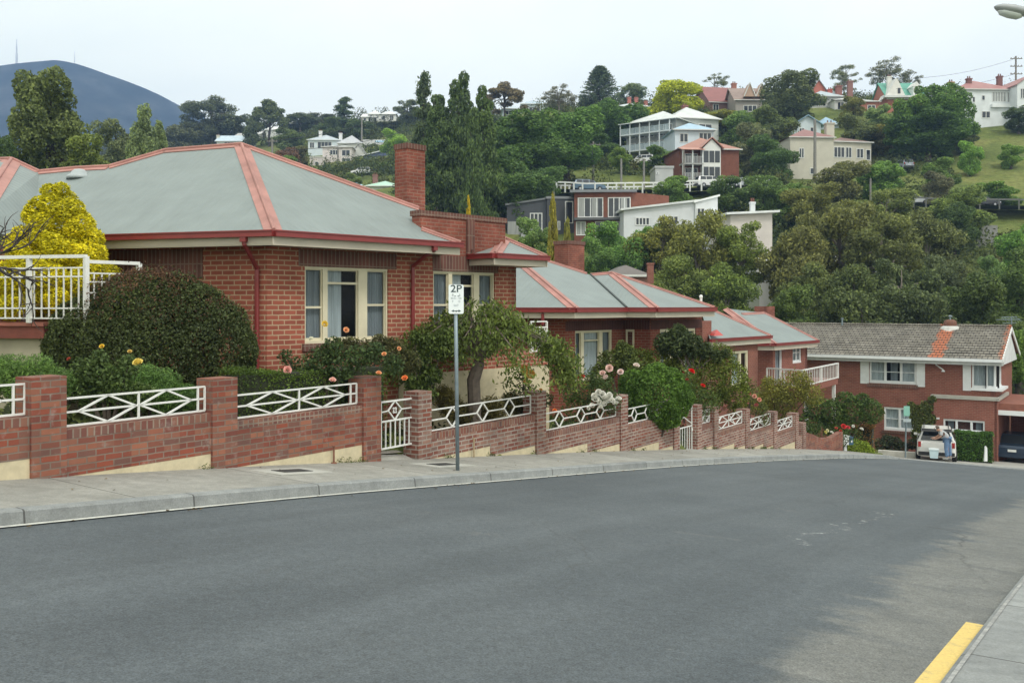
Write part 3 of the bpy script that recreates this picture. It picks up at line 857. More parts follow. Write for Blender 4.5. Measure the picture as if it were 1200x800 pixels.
# soffit
m = MB(); zs_ = ze-.085-.12
m.poly([E0+ZU*(zs_-ze)+NF*-.02, R3+ZU*(zs_-ze), R3-NF*.75+ZU*(zs_-ze), C0-NF*.1+ZU*(zs_-C0.z)])
m.poly([Lv+ZU*(zs_-ze), E0+ZU*(zs_-ze), C0-NL*.1+ZU*(zs_-C0.z), Lv-NL*.8+ZU*(zs_-ze)])
m.build('soffit', FASC, H1)
m = MB()
m.wb(C0, F1, W1[0]-.13, W1[1]+.2, zh, wz1, -.2, .006); m.build('lintel', SOLD, H1)
for q_ in ((W2[0]-.02, W2[1]+.1, zh, 1.0, .006, 'lintel'), (W1[0]-.06, W1[1]+.12, zs-.13, zs, .05, 'sill'), (W2[0]-.06, W2[1]+.1, zs-.13, zs, .05, 'sill')):
    m = MB(); m.wb(C0, F1, q_[0], q_[1], q_[2], q_[3], -.2, q_[4]); m.build(q_[5], SOLD, H1)
lights = [(.015, .215, 'grey', .47), (.27, .635, 'curtain', .79), (.745, .98, 'grey', .5)]
window(H1, C0, F1, W1[0], W1[1], zs, zh, lights, fw=.04)
window(H1, C0, F1, W2[0], W2[1], zs, zh, [(.015, .25, 'grey', .5), (.31, .66, 'curtain', .79), (.75, .98, 'grey', .5)], fw=.04)
# dark lintel + porch opening on the shaded left wall
uL = lambda x: (level(C0, L1, x)-C0).length
m = MB(); m.wb(m2, -L1, 9-uL(120), 9-uL(238), .46, wz1, -.2, .006); m.build('lintel', SOLD, H1)
window(H1, m2, -L1, 9-uL(135), 9-uL(228), -.9, .46, [(.03, .3, 'dark', .5), (.36, .64, 'dark', .5), (.7, .97, 'dark', .5)])
# parapet with soldier cap and pier
def uF(x): return (level(C0, F1, x)-C0).length
pa, pb = uF(493), uF(592)
m = MB(); m.wb(C0, F1, pa, pb, wz1+.02, 1.76, -.26, .004); m.wb(C0, F1, 5.6, 6.27, wz1, 1.1, -.25, 0)
m.wb(C0, F1, uF(508), uF(583), wz1, 1.0, -.25, 0)
pp = m.build('parapet', BRC, H1)
m = MB(); m.wb(C0, F1, pa-.03, pb+.03, 1.76, 1.87, -.29, .03); m.build('coping', SOLD, pp)
m = MB(); m.wb(C0, F1, uF(546), uF(554.5), 1.0, 1.755, -.2, .05)
a0 = uF(551); q = C0+F1*a0
m.tube([Vector((q.x, q.y, 1.0))+NF*.07, Vector((q.x, q.y, 1.15))+NF*.09], .035, 8); m.build('pier', SOLD, pp)
# chimney
CB = P(462, 167, 20.6); CBr = P(495, 167, 20.6)
wd = CBr.x-CB.x; cc = Vector(((CB.x+CBr.x)/2, 20.95, 0))
m = MB(); ang = (F1, Vector((-.733, .68, 0)), ZU)
m.box((cc.x, cc.y, (CB.z+.9)/2-.06), (.54, .40, CB.z-.9-.12), ang); ch = m.build('chimney', BRC, rf)
m = MB(); m.box((cc.x, cc.y, CB.z-.06), (.575, .44, .12), ang); m.build('chimney_cap', SOLD, ch)
# downpipes
def dp(x1, y1, x2, y2, wallp, wn, top, d):
    pass
g0 = level(E0, L1, 287); a = Vector((g0.x, g0.y, ze-.1))+NL*.02
q = level(C0, L1, 303)+NL*.05
pipe(H1, [a+ZU*.06, a-ZU*.1, Vector((q.x, q.y, .62)), Vector((q.x, q.y, .45)), Vector((q.x, q.y, zg))])
m = MB(); m.box(a, (.11, .11, .13), (L1, NL, ZU)); m.build('rainhead', GUT, H1)
g0 = level(E0, F1, 508); a = Vector((g0.x, g0.y, ze-.1))+NF*.02
q = level(C0, F1, 482)+NF*.05
pipe(H1, [a+ZU*.06, a-ZU*.06, a-ZU*.16-NF*.25, Vector((q.x, q.y, .75)), Vector((q.x, q.y, .62)), Vector((q.x, q.y, zg))])
m = MB(); m.box(a, (.1, .1, .13), (F1, NF, ZU)); m.build('rainhead', GUT, H1)
# plinth
m = MB(); m.wb(C0, F1, 2.9, 6.27, zg, -1.36, -.2, .03); m.build('plinth', RENDER, H1)
# right porch: small hipped roof, brick upstand on cream base, white trellis
za = ze-.10
pA, pB = level(C0+NF*.75, F1, 580), level(C0+NF*.75, F1, 641)
pA.z = pB.z = P(600, 300, 19.8).z
pk = P(592, 280, 21.0)
Wn = (pA-NF*1.9); Wn.z = pA.z; We = pB-NF*2.2; We.z = pA.z
pr = MB(); pr.poly([pA, pB, pk]); pr.poly([pB, We, pk]); pr.poly([pA, pk, Wn]); pr.poly([Wn, pk, We])
prf = pr.build('porch_roof', ROOF, H1)
pr = MB(); cap(pr, pk, pA, pB, Wn, .13); cap(pr, pk, pB, pA, We, .13); pr.build('ridge_capping', CAP, prf)
eave(H1, [pA, pB], 0, fh=.13); eave(H1, [Wn, pA], 0, fh=.13); eave(H1, [pB, We], 0, fh=.13)
m = MB(); q0 = [Vector((p.x, p.y, pA.z-.2)) for p in (pA, pB, We, Wn)]; m.poly(q0); m.build('soffit', FASC, H1)
u1 = uF(644)
m = MB(); m.wb(C0, F1, 6.27, u1, -1.36, -1.08, -1.6, .02); m.build('porch_upstand', BR, H1)
m = MB(); m.wb(C0, F1, 6.28, u1-.01, zg-.5, -1.36, -1.59, .0); m.build('porch_base', RENDER, H1)
m = MB(); ua, ub = uF(624), u1-.03; zt, zb = -.38, -1.08
pt = lambda u, z: C0+F1*u+NF*-.06+ZU*(z-C0.z)
for z in (zt, zt-.13, zb+.04): m.bar(pt(ua, z), pt(ub, z), .03)
k = 7
for i in range(k+1):
    u = ua+(ub-ua)*i/k; m.bar(pt(u, zb), pt(u, zt if i in (0, k) else zt-.13), .04 if i in (0, k) else .016)
for z in (-.6, -.72, -.84, -.95): m.bar(pt(ua, z), pt(ub, z), .014)
m.build('porch_railing', WHITE, H1)

# terrace at far left with white balustrade
zd = P(20, 378, 14.3).z
TD = thing('terrace', P(20, 392, 14.3), 'raised terrace of red tiles over a cream wall, under the white balustrade', 'terrace')
TA, TB = P(-60, 0, 14.6), P(51, 0, 14.2); TA.z = TB.z = 0
dT = (TB-TA).normalized(); LT = (TB-TA).length
m = MB(); m.wb(TA, dT, -2, LT, zd-.24, zd-.05, -2.6, 0); m.build('terrace_edge', plain('terrace_brick', (.19, .055, .04), .8, .25, 4, bmp=.3), TD)
m = MB(); m.wb(TA, dT, -2, LT+.02, zd-.05, zd, -2.6, .03); m.build('tiles', plain('terrace_tile', (.34, .12, .09), .7, .2, 5), TD)
m = MB(); m.wb(TA, dT, -1.98, LT-.1, -2.3, zd-.24, -2.5, -.1); m.build('terrace_wall', plain('terrace_render', (.40, .36, .27), .85, .15, 2), TD)
BL = thing('balustrade', P(40, 376, 14.3), 'white steel balustrade with turned back handrail in front of the golden conifer', 'balustrade')
def balus(a, b, zt, zb, posts, k, prt=BL):
    a, b = Vector(a), Vector(b); a.z = b.z = 0
    m = MB(); r = lambda u, z: a+(b-a)*u+ZU*z
    m.bar(r(0, zt), r(1, zt), .06, .05); m.build('handrail', WHITE, prt)
    m = MB()
    for z in (zt-.17, zt-.30, zb+.2, zb+.05): m.bar(r(0, z), r(1, z), .022)
    for i in range(k+1): m.bar(r(i/k, zb+.05), r(i/k, zt-.17), .018)
    m.build('balusters', WHITE, prt)
    for u in posts:
        m = MB(); m.bar(r(u, zb-.02), r(u, zt), .065); m.build('post', WHITE, prt)
zt_ = P(20, 300, 14.3).z
q1 = P(101, 0, 13.9)
balus(P(-60, 0, 14.55), P(101, 0, 13.95), zt_-.02, zd+.02, (.05, .595, 1.0), 19)
balus(P(101, 0, 13.95), P(163, 0, 14.6), zt_-.10, zd+.25, (1.0,), 7)

# ---------------------------------------------------------------- house 2
H2 = thing('brick_house', P(700, 470, 29), 'second brick house, low grey roof with two pink capped hips behind the white roses', 'house')
z2 = P(700, 361, 28).z
C1 = P(662, 0, 28); C1.z = 0
C2 = level(C1, F1, 730); v3 = Vector((.953, -.304, 0)); C3 = level(C2, v3, 762); C4 = level(C3, F1, 823)
def off(p, d, z): q = Vector(p)+Vector(d); q.z = z; return q
NJ = Vector((-.304, -.953, 0))
e1 = off(C1, NF*.55+NJ*.5, z2); e0 = level(e1, -v3, 560); e0.z = z2
e2 = level(e1, F1, 734.5); e3 = level(e2, v3, 769); e4 = level(e3, F1, 838)
PA = plane(e0, e1, P(607, 305, 31.5)); 
PB = plane(e1, e2, P(607, 305, 31.5))
TPA = P(607, 305, 31.5)
r2 = on(PB, 632, 303); r3 = on(PB, 688, 321); rv = on(PB, 692, 322)
PC = plane(e2, e3, rv)
h2 = on(PC, 717.5, 320)
m = MB()
m.poly([e0, e1, TPA, P(545, 305, 33)]); m.poly([e1, e2, rv, r3, r2, TPA]); m.poly([e2, e3, h2, rv]); m.poly([e3, e4, h2])
bb = Vector((-.5, .87, 0))
m.poly([h2, e4, e4+Vector((-1.5, 4, 0)), h2+Vector((.5, 4, -.6))]); m.poly([TPA, r2, r2+Vector((2, 3, -1.5)), TPA+Vector((0, 4, -1.2))])
m.poly([r2, r3, r3+Vector((1.5, 3, -1.0)), r2+Vector((2, 3, -1.5))]); m.poly([rv, h2, h2+Vector((.5, 4, -.6)), rv+Vector((1.2, 3, -1))])
rf2 = m.build('roof', ROOF, H2)
m = MB(); cap(m, TPA, e1, e0, e2, .18); cap(m, h2, e3, e2, e4, .18); cap(m, TPA, r2, e1, r2+Vector((2, 3, -1.5)), .12)
cap(m, r2, r3, e1, r3+Vector((1.5, 3, -1.0)), .12); cap(m, rv, h2, e2, h2+Vector((.5, 4, -.6)), .14); cap(m, h2, e4, e3, e4+Vector((-1.5, 4, 0)), .14)
m.build('ridge_capping', CAP, rf2)
m = MB(); m.tube([e2+ZU*.03, rv+ZU*.02], .035, 5); m.build('valley_tray', plain('lead', (.05, .06, .06), .6), rf2)
m = MB(); vp = P(821.5, 353, 31.5); m.tube([vp-ZU*.5, vp+ZU*.12], .045, 8); m.lathe(vp+ZU*.12, [(.06, 0), (.06, .06), (.03, .1)], 8); m.build('flue', WHITE, rf2)
for a, b in ((e0, e1), (e1, e2), (e2, e3), (e3, e4)): eave(H2, [a, b], 0, gh=.12, fh=.17)
wt = z2-.24
m = MB()
W3 = ((level(C1, F1, 674)-C1).length, (level(C1, F1, 717.5)-C1).length)
zh2 = P(0, 387, 29).z; zs2 = zh2-1.55
wall(m, C1, F1, (C2-C1).length, -4.2, wt, [(W3[0], W3[1], zs2, zh2)])
LJ = (C3-C2).length
wall(m, C2, v3, LJ, -4.2, wt, []); wall(m, C3, F1, (C4-C3).length, -4.2, wt, [(.55, 2.7, zs2, zh2)])
LL = 8; wall(m, C1-v3*LL, v3, LL, -4.2, wt, []); wall(m, C4, Vector((-.733, .68, 0)), 4, -4.2, wt, [])
m.build('wall', BRD if False else brick('house_two_brick', (.25, .068, .045), (.2, .055, .038), (.26, .15, .11), dirt=.22), H2)
m = MB()
LT2 = brick('lintel_two', (.10, .04, .034), (.08, .034, .03), (.12, .07, .06), bw=.086, rh=.4, off=0)
for (a, d, L) in ((C1, F1, (C2-C1).length), (C2, v3, LJ), (C3, F1, (C4-C3).length)):
    m = MB(); m.wb(a, d, .0 if d is v3 else .02, L-.02, zh2, zh2+.3, -.2, .006); m.build('lintel', LT2, H2)
m = MB(); q0 = [off(e, (0, 0, 0), z2-.25) for e in (e1, e2, e3, e4)]; q1 = [off(C4, (-1, 1, 0), z2-.25), off(C3, (-1, 1, 0), z2-.25), off(C2, (-1, 1, 0), z2-.25), off(C1, (-1, 1, 0), z2-.25)]
for i in range(3): m.poly([q0[i], q0[i+1], q1[2-i], q1[3-i]])
m.build('soffit', FASC, H2)
window(H2, C1, F1, W3[0], W3[1], zs2, zh2, [(.02, .17, 'grey', None), (.25, .66, 'net', .8), (.75, .97, 'grey', None)], fw=.055)
window(H2, C2, v3, LJ*.12, LJ*.42, zs2+.2, zh2, [(.12, .88, 'grey', None)], n=.03, fw=.05)
window(H2, C3, F1, .55, 2.7, zs2, zh2, [(.03, .3, 'grey', None), (.36, .64, 'dark', None), (.7, .97, 'grey', None)], fw=.08)
m = MB(); ca_, cb_ = P(650, 286, 36), P(686, 286, 36)
m.box(((ca_.x+cb_.x)/2, 36.4, ca_.z-1.3), (.98, .7, 2.6), ang); ch = m.build('chimney', BRC, rf2)
m = MB(); m.box(((ca_.x+cb_.x)/2, 36.4, ca_.z+.06), (1.04, .76, .14), ang); m.build('chimney_cap', SOLD, ch)
g0 = level(e0, v3, 636); a = Vector((g0.x, g0.y, z2-.15)); pipe(H2, [a, a-ZU*.3, a-ZU*.4+Vector((0, .5, 0)), a+Vector((0, .55, -4))], .05)

# ---------------------------------------------------------------- house 3 (two stepped wings with the white balcony)
H3 = thing('brick_house', P(880, 480, 38), 'third brick house further down with stepped grey roofs and a white railed balcony', 'house')
F3 = Vector((.64, .768, 0)); N3 = Vector((.768, -.64, 0)); B3 = -N3
a0 = P(832, 397.5, 36.5); z3 = a0.z; a1 = level(a0, F3, 903.5)
m = MB()
rA = P(838, 365.5, 40.5); PD = plane(a0, a1, rA); rB = on(PD, 838, 364.5); hp = on(PD, 819, 356)
m.poly([a0, a1, rB, hp]); m.poly([a1, rB, hp, a0+B3*6, a1+B3*6])
b0 = P(889, 403, 41.5); b1 = level(b0, F3*1.0, 908); b1.z = b0.z; b2 = level(b1, F3, 958.5)
z3b = P(908, 402.5, 42.5).z; b1 = P(908, 0, 42.5); b1.z = z3b; b2 = level(b1, F3, 958.5); b0 = level(b1, Vector((-.953, .304, 0)), 884)
hq = P(852, 361.5, 46); ht = P(895.5, 366.5, 49.0); PE = plane(b1, b2, ht)
hs = on(PE, 869, 368)
m.poly([b1, b2, ht, hs]); m.poly([b0, b1, hs, hq]); m.poly([b2, ht, hs, hq, b2+Vector((-4, 6, 0))])
m.poly([hq, hs, ht, ht+Vector((2, 4, -2)), hq+Vector((0, 4, -2))])
rf3 = m.build('roof', ROOF, H3)
m = MB(); cap(m, a1, rB, a0, a1+B3*6, .16); cap(m, b1, hq, b0, b2, .25); cap(m, hs, ht, b1, ht+Vector((2, 4, -2)), .14); cap(m, ht, b2, b1, b2+Vector((-4, 6, 0)), .16); cap(m, rB, hp, a0, a1+B3*6, .16)
m.build('ridge_capping', CAP, rf3)
eave(H3, [a0, a1], 0, gh=.11, fh=.2); eave(H3, [b0, b1], 0, gh=.11, fh=.2); eave(H3, [b1, b2], 0, gh=.11, fh=.2)
A3 = P(838, 0, 37.3); A3.z = 0; A4 = level(A3, F3, 888)
zh3 = P(0, 411, 39).z
m = MB(); u0, u1_ = (level(A3, F3, 857)-A3).length, (level(A3, F3, 877)-A3).length
wall(m, A3-F3*1.2, F3, (A4-A3).length+1.2, -6.5, z3-.25, [(u0+1.2, u1_+1.2, zh3-1.5, zh3)])
wall(m, A4, Vector((-.768, .64, 0)), 5, -6.5, z3-.25, [])
B4 = P(906, 0, 43.2); B4.z = 0; B5 = level(B4, F3, 946)
d0, d1 = (level(B4, F3, 908.5)-B4).length, (level(B4, F3, 916.5)-B4).length
w0, w1 = (level(B4, F3, 929)-B4).length, (level(B4, F3, 939)-B4).length
zfl = P(0, 452, 43.5).z
wall(m, B4, F3, (B5-B4).length, -7.5, z3b-.28, [(d0, d1, zfl, zfl+2.05), (w0, w1, zfl+.95, zfl+1.95)])
wall(m, B4+Vector((-4*.953, 4*.304, 0)), Vector((.953, -.304, 0)), 4, -7.5, z3b-.28, [])
wall(m, B5, Vector((-.768, .64, 0)), 5, -7.5, z3b-.28, [])
pq = level(A3, F3, 823.5); pw = P(823, 376, 36.6)
m.wb(Vector((pw.x, pw.y, 0)), F3, 0, .75, -5, pw.z, -.25, 0)
m.build('wall', BRB, H3)
m = MB(); pk3 = P(840, 386, 37.2); m.poly([P(836.5, 393.5, 36.4), P(848, 393, 36.7), pk3]); m.poly([P(836.5, 393.5, 36.4), pk3, pk3+Vector((-.4, .6, -.2))]); m.build('flashing', plain('red_flashing', (.45, .05, .04), .5), H3)
window(H3, A3-F3*1.2, F3, u0+1.2, u1_+1.2, zh3-1.5, zh3, [(.06, .5, 'net', None), (.6, .92, 'dark', None)], fw=.09)
window(H3, B4, F3, d0, d1, zfl, zfl+2.05, [(.1, .9, 'grey', None)], frame=WFRAME, fw=.07, name='balcony_door')
window(H3, B4, F3, w0, w1, zfl+.95, zfl+1.95, [(.08, .5, 'net', .5), (.55, .92, 'net', .5)], frame=WFRAME, fw=.07)
m = MB(); ca_ = P(896, 359, 50); m.box((ca_.x, ca_.y, ca_.z-.8), (.92, .7, 1.6), ang); m.build('chimney', BRC, rf3)
BC = thing('balcony', P(945, 453, 42), 'white railed balcony on a brick red deck projecting from the third house', 'balcony')
k0, k1, k2 = P(899, 0, 42.0), P(940, 0, 40.5), P(982, 0, 45.5)
zr = P(940, 434, 40.5).z; zb_ = zr-.72
for a, b, kk in ((k0, k1, 14), (k1, k2, 22)):
    m = MB(); A_, B_ = Vector((a.x, a.y, 0)), Vector((b.x, b.y, 0))
    m.bar(A_+ZU*zr, B_+ZU*zr, .07, .06); m.bar(A_+ZU*(zb_+.04), B_+ZU*(zb_+.04), .04); m.build('handrail', WHITE, BC)
    m = MB()
    for i in range(kk+1): m.bar(A_+(B_-A_)*(i/kk)+ZU*zb_, A_+(B_-A_)*(i/kk)+ZU*zr, .07 if i in (0, kk, kk//2) else .025)
    m.build('balusters', WHITE, BC)
m = MB(); kb = B5
pl = [Vector((p.x, p.y, zb_-.28)) for p in (k0, k1, k2, k2+Vector((-2.5, 2.5, 0)), B4)]
m.prism(pl, ZU*.26); m.build('deck', plain('deck_red', (.24, .085, .06), .8), BC)
for x_, Z_ in ((977, 45.2), (945, 41.3)):
    m = MB(); q = P(x_, 0, Z_); m.bar(Vector((q.x, q.y, zb_-.28)), Vector((q.x, q.y, gz(q.x, q.y)-.1)), .14); m.build('post', WHITE, BC)
# ---------------------------------------------------------------- foliage
def leafmesh(name, C, NRM, ln, wd, seed, align=.5, down=0.0, bend=.15, mat=None):
    rg = np.random.default_rng(seed)
    C = np.asarray(C, float); n = len(C)
    r = rg.normal(size=(n, 3)); r /= np.linalg.norm(r, axis=1)[:, None]
    nv = NRM*align+r*(1-align); nv /= np.linalg.norm(nv, axis=1)[:, None]+1e-9
    q = rg.normal(size=(n, 3)); q[:, 2] -= down*3
    a = q-nv*(q*nv).sum(1)[:, None]; a /= np.linalg.norm(a, axis=1)[:, None]+1e-9
    b = np.cross(nv, a)
    sc = rg.uniform(.65, 1.3, n)[:, None]
    l = a*ln*sc*.5; w = b*wd*sc*.5; k = nv*ln*sc*bend
    V = np.stack([C-l, C+w+k, C+l, C-w+k], 1).reshape(-1, 3)
    me = bpy.data.meshes.new(name)
    me.vertices.add(4*n); me.vertices.foreach_set('co', V.ravel())
    me.loops.add(4*n); me.loops.foreach_set('vertex_index', np.arange(4*n, dtype=np.int32))
    me.polygons.add(n); me.polygons.foreach_set('loop_start', np.arange(0, 4*n, 4, dtype=np.int32))
    try: me.polygons.foreach_set('loop_total', np.full(n, 4, dtype=np.int32))
    except Exception: pass
    me.update(calc_edges=True); me.materials.append(mat or LEAF)
    return me
def sample_lobes(lobes, n, seed, shell=.6, cull=.62):
    """lobes: (x,y,z,rx,ry,rz). returns points and outward normals"""
    rg = np.random.default_rng(seed)
    L = np.array(lobes, float); wts = (L[:, 3]*L[:, 4]*L[:, 5])**(2/3); wts /= wts.sum()
    P_, N_ = [], []
    tot = 0
    while tot < n:
        k = int((n-tot)*1.7)+64
        i = rg.choice(len(L), k, p=wts)
        d = rg.normal(size=(k, 3)); d /= np.linalg.norm(d, axis=1)[:, None]
        rad = shell+(1-shell)*rg.uniform(0, 1, k)**.7
        rad *= 1+.14*np.sin(d[:, 0]*7+i*1.7)*np.sin(d[:, 1]*6+i)*np.cos(d[:, 2]*5)
        p = L[i, :3]+d*L[i, 3:6]*rad[:, None]
        rad2 = np.where(rg.uniform(size=k) < .05, rg.uniform(1.0, 1.17, k), 1.0); p = L[i, :3]+(p-L[i, :3])*rad2[:, None]
        q = (p[:, None, :]-L[None, :, :3])/L[None, :, 3:6]
        inside = ((q**2).sum(-1) < cull**2).any(1)
        p = p[~inside]; d = d[~inside]
        P_.append(p); N_.append(d); tot += len(p)
    return np.concatenate(P_)[:n], np.concatenate(N_)[:n]
def rlobes(rg, n, c, ext, r0, r1, hollow=.45, flat=.85):
    out = []
    for _ in range(n):
        d = rg.normal(size=3); d /= np.linalg.norm(d); k = hollow+(1-hollow)*rg.uniform()**.6
        r = rg.uniform(r0, r1)
        p = np.array(c)+d*np.array(ext)*k
        out.append((*p, r, r, r*flat))
    return out
TREE = {}
def limbs(m, lobes, h0, r0, top, rg, n=6, r_end=.025):
    tr = [Vector((0, 0, 0)), Vector((rg.uniform(-.1, .1), rg.uniform(-.1, .1), h0*.55)), Vector((rg.uniform(-.15, .15), rg.uniform(-.15, .15), h0)), Vector((rg.uniform(-.3, .3), rg.uniform(-.3, .3), top))]
    m.tube([tr[0]-ZU*9]+tr, [r0*1.5, r0*1.1, r0*.85, r0*.7, r0*.15], 7)
    for l in lobes[:n]:
        e = Vector(l[:3]); s = tr[2]*(1)+ (tr[3]-tr[2])*rg.uniform(0, .5)
        mid = s*.5+e*.5+ZU*(.06*top)-Vector((e.x-s.x, e.y-s.y, 0))*.1
        m.tube([s, mid, e], [r0*.45, r0*.3, r_end], 5)
def make_tree(kind, seed):
    """nominal 6 m wide, 8 m high crown; returns (crown mesh, trunk mesh, w, h)"""
    key = (kind, seed)
    if key in TREE: return TREE[key]
    rg = np.random.default_rng(seed*13+sum(map(ord, kind)))
    m = MB(); W_t, H_t = 6.0, 8.0; bark = BARK
    if kind in ('round', 'big'):
        lo = []
        for q in range(9):
            a = 6.283*q/9*2+rg.uniform(-.4, .4); zz = 1.5+4.9*q/8+rg.uniform(-.4, .4)
            rr = 1.65*(1-((zz-3.8)/3.9)**2)**.5*rg.uniform(.55, 1.15)
            c = (rr*math.cos(a), rr*math.sin(a), zz); k = rg.uniform(.75, 1.2)
            lo += rlobes(rg, 8, c, (.95*k, .95*k, 1.0*k), .38, .74, .5, 1.0)+[(*c, .8*k, .8*k, .8*k)]
        lo += [(0, 0, 2.9, 1.4, 1.4, 1.9), (0, 0, 5.3, 1.1, 1.1, 1.5)]
        n = 13000 if kind == 'round' else 22000; s = .25 if kind == 'round' else .20
        p, nn = sample_lobes(lo, n, seed); me = leafmesh('crown', p, nn, s, s*.62, seed, .45)
        limbs(m, lo, 2.2, .22, 6.0, rg, 7)
    elif kind == 'gum':
        lo = rlobes(rg, 44, (0, 0, 4.3), (2.25, 2.25, 3.3), .5, .95, .35, .8)
        p, nn = sample_lobes(lo, 15000, seed, .3, .35); me = leafmesh('crown', p, nn, .24, .11, seed, .35, .3)
        limbs(m, lo, 3.0, .17, 6.6, rg, 16); bark = PBARK
    elif kind == 'sparse':
        lo = rlobes(rg, 44, (0, 0, 5.0), (2.3, 2.3, 2.8), .3, .62, .3, .85)
        p, nn = sample_lobes(lo, 6500, seed, .15, .1); me = leafmesh('crown', p, nn, .18, .09, seed, .3, .2)
        limbs(m, lo, 3.0, .13, 7.0, rg, 15); bark = PBARK
    elif kind == 'umbrella':
        lo = []
        for i in range(46):
            a = rg.uniform(0, 6.28); rr = 2.5*rg.uniform(0, 1)**.6; r = rg.uniform(.5, .8)
            lo.append((rr*math.cos(a), rr*math.sin(a), 7.0-.5*rr*rr-rg.uniform(0, 1.3), r, r, r*.7))
        p, nn = sample_lobes(lo, 10000, seed, .4, .4); me = leafmesh('crown', p, nn, .28, .16, seed, .4)
        limbs(m, lo, 2.6, .2, 6.0, rg, 14)
    elif kind == 'poplar':
        lo = []
        for i in range(46):
            z = rg.uniform(.7, 7.6); prof = 2.25*min(1, z/1.6)**.5*(1-(z/8.3)**2.6)+.2
            a = rg.uniform(0, 6.28); rr = prof*rg.uniform(.25, .75); r = rg.uniform(.45, .8)*(.55+.5*prof/2.2)
            lo.append((rr*math.cos(a), rr*math.sin(a), z, r, r, r*.62))
        lo += [(0, 0, 2.5, 1.5, 1.5, 1.6), (0, 0, 5, 1.2, 1.2, 1.8)]
        p, nn = sample_lobes(lo, 13000, seed, .5, .55); me = leafmesh('crown', p, nn, .27, .13, seed, .4)
        limbs(m, lo, 1.0, .2, 7.2, rg, 4)
    elif kind == 'gold':
        lo = []
        for i in range(150):
            z = 7.8*rg.uniform(0, 1)**1.1+.1; prof = 2.75*max(0, 1-(z/8.1)**1.15)**.8+.1
            a = rg.uniform(0, 6.28); r = .22+.13*prof*rg.uniform(.6, 1.1)
            lo.append((prof*.86*math.cos(a), prof*.86*math.sin(a), z, r, r, r*1.5))
        lo += [(0, 0, z, 2.45*max(.05, 1-(z/8.2)**1.15)**.8, 2.45*max(.05, 1-(z/8.2)**1.15)**.8, 1.0) for z in (.8, 2, 3.2, 4.4, 5.6, 6.6)]
        p, nn = sample_lobes(lo, 75000, seed, .7, .75); me = leafmesh('crown', p, nn, .15, .08, seed, .45)
        m.tube([(0, 0, -3), (0, 0, 4)], [.25, .05], 6)
    elif kind == 'cone':
        lo = []
        for i in range(60):
            z = 7.8*rg.uniform(0, 1)**1.15+.15; prof = 2.6*(1-z/8.2)**.8+.12
            a = rg.uniform(0, 6.28); r = .28+.22*prof*rg.uniform(.6, 1.1)
            lo.append((prof*.78*math.cos(a), prof*.78*math.sin(a), z, r, r, r*1.25))
        lo += [(0, 0, z, 2.3*(1-z/8.3), 2.3*(1-z/8.3), 1.0) for z in (.8, 2, 3.2, 4.4, 5.6)]
        p, nn = sample_lobes(lo, 22000, seed, .55, .6); me = leafmesh('crown', p, nn, .27, .15, seed, .45)
        m.tube([(0, 0, -9), (0, 0, 4)], [.25, .05], 6)
    elif kind == 'tier':
        pts, nr = [], []
        m.tube([(0, 0, -9), (0, 0, 8)], [.28, .03], 7)
        z = 1.0
        while z < 7.9:
            L = 2.9*(1-((z-.6)/7.6)**1.25)**.8+.1; nb = 9
            a0 = rg.uniform(0, 6.28)
            for k in range(nb):
                a = a0+k*6.283/nb+rg.uniform(-.15, .15); l = L*rg.uniform(.85, 1.05)
                m.tube([(0, 0, z), (l*.55*math.cos(a), l*.55*math.sin(a), z-.02), (l*math.cos(a), l*math.sin(a), z+.14*l)], [.05, .035, .012], 4)
                t = rg.uniform(.15, 1, 62)**.8
                q = np.stack([l*t*math.cos(a), l*t*math.sin(a), z+.14*l*t**2], 1)+rg.normal(size=(62, 3))*np.array([.11, .11, .08])
                pts.append(q); nr.append(np.tile([0, 0, 1.0], (62, 1)))
            z += .56-.02*z
        me = leafmesh('crown', np.concatenate(pts), np.concatenate(nr), .30, .13, seed, .3)
    elif kind == 'pine':   # ragged pointed conifer
        pts, nr = [], []
        m.tube([(0, 0, -9), (.1, 0, 8)], [.3, .03], 7)
        for i in range(75):
            z = rg.uniform(.8, 7.9); L = (2.7*(1-z/8.3)+.25)*rg.uniform(.45, 1.1); a = rg.uniform(0, 6.28)
            m.tube([(0, 0, z), (L*math.cos(a), L*math.sin(a), z-.1*L)], [.04, .012], 4)
            k = int(50+55*L); t = rg.uniform(.2, 1, k)
            pts.append(np.stack([L*t*math.cos(a), L*t*math.sin(a), z-.1*L*t], 1)+rg.normal(size=(k, 3))*np.array([.17, .17, .13]))
            nr.append(np.tile([0, 0, 1.0], (k, 1)))
        me = leafmesh('crown', np.concatenate(pts), np.concatenate(nr), .3, .13, seed, .3)
    else:                   # 'dome' bush down to the ground, 6 m wide 8 m high nominal is squashed by scale
        lo = rlobes(rg, 34, (0, 0, 2.6), (2.3, 2.3, 4.2), .6, 1.1, .6, 1.1)
        lo = [l for l in lo if l[2] > .3]+[(0, 0, 2.2, 2.2, 2.2, 3.9)]
        p, nn = sample_lobes(lo, 6000, seed, .7, .66); me = leafmesh('crown', p, nn, .34, .22, seed, .45)
        limbs(m, lo, 1.0, .12, 4.0, rg, 4)
    zmax = float(np.max([v.co.z for v in me.vertices])) if False else None
    co_ = np.empty(len(me.vertices)*3); me.vertices.foreach_get('co', co_); co_ = co_.reshape(-1, 3)
    ht = float(np.percentile(co_[:, 2], 99.8)); wt_ = float(np.percentile(np.abs(co_[:, :2]), 99))*2
    o = m.build('trunk', bark, None, local=True); tm = o.data; bpy.data.objects.remove(o)
    TREE[key] = (me, tm, wt_, ht)
    return TREE[key]
rt = random.Random(3)
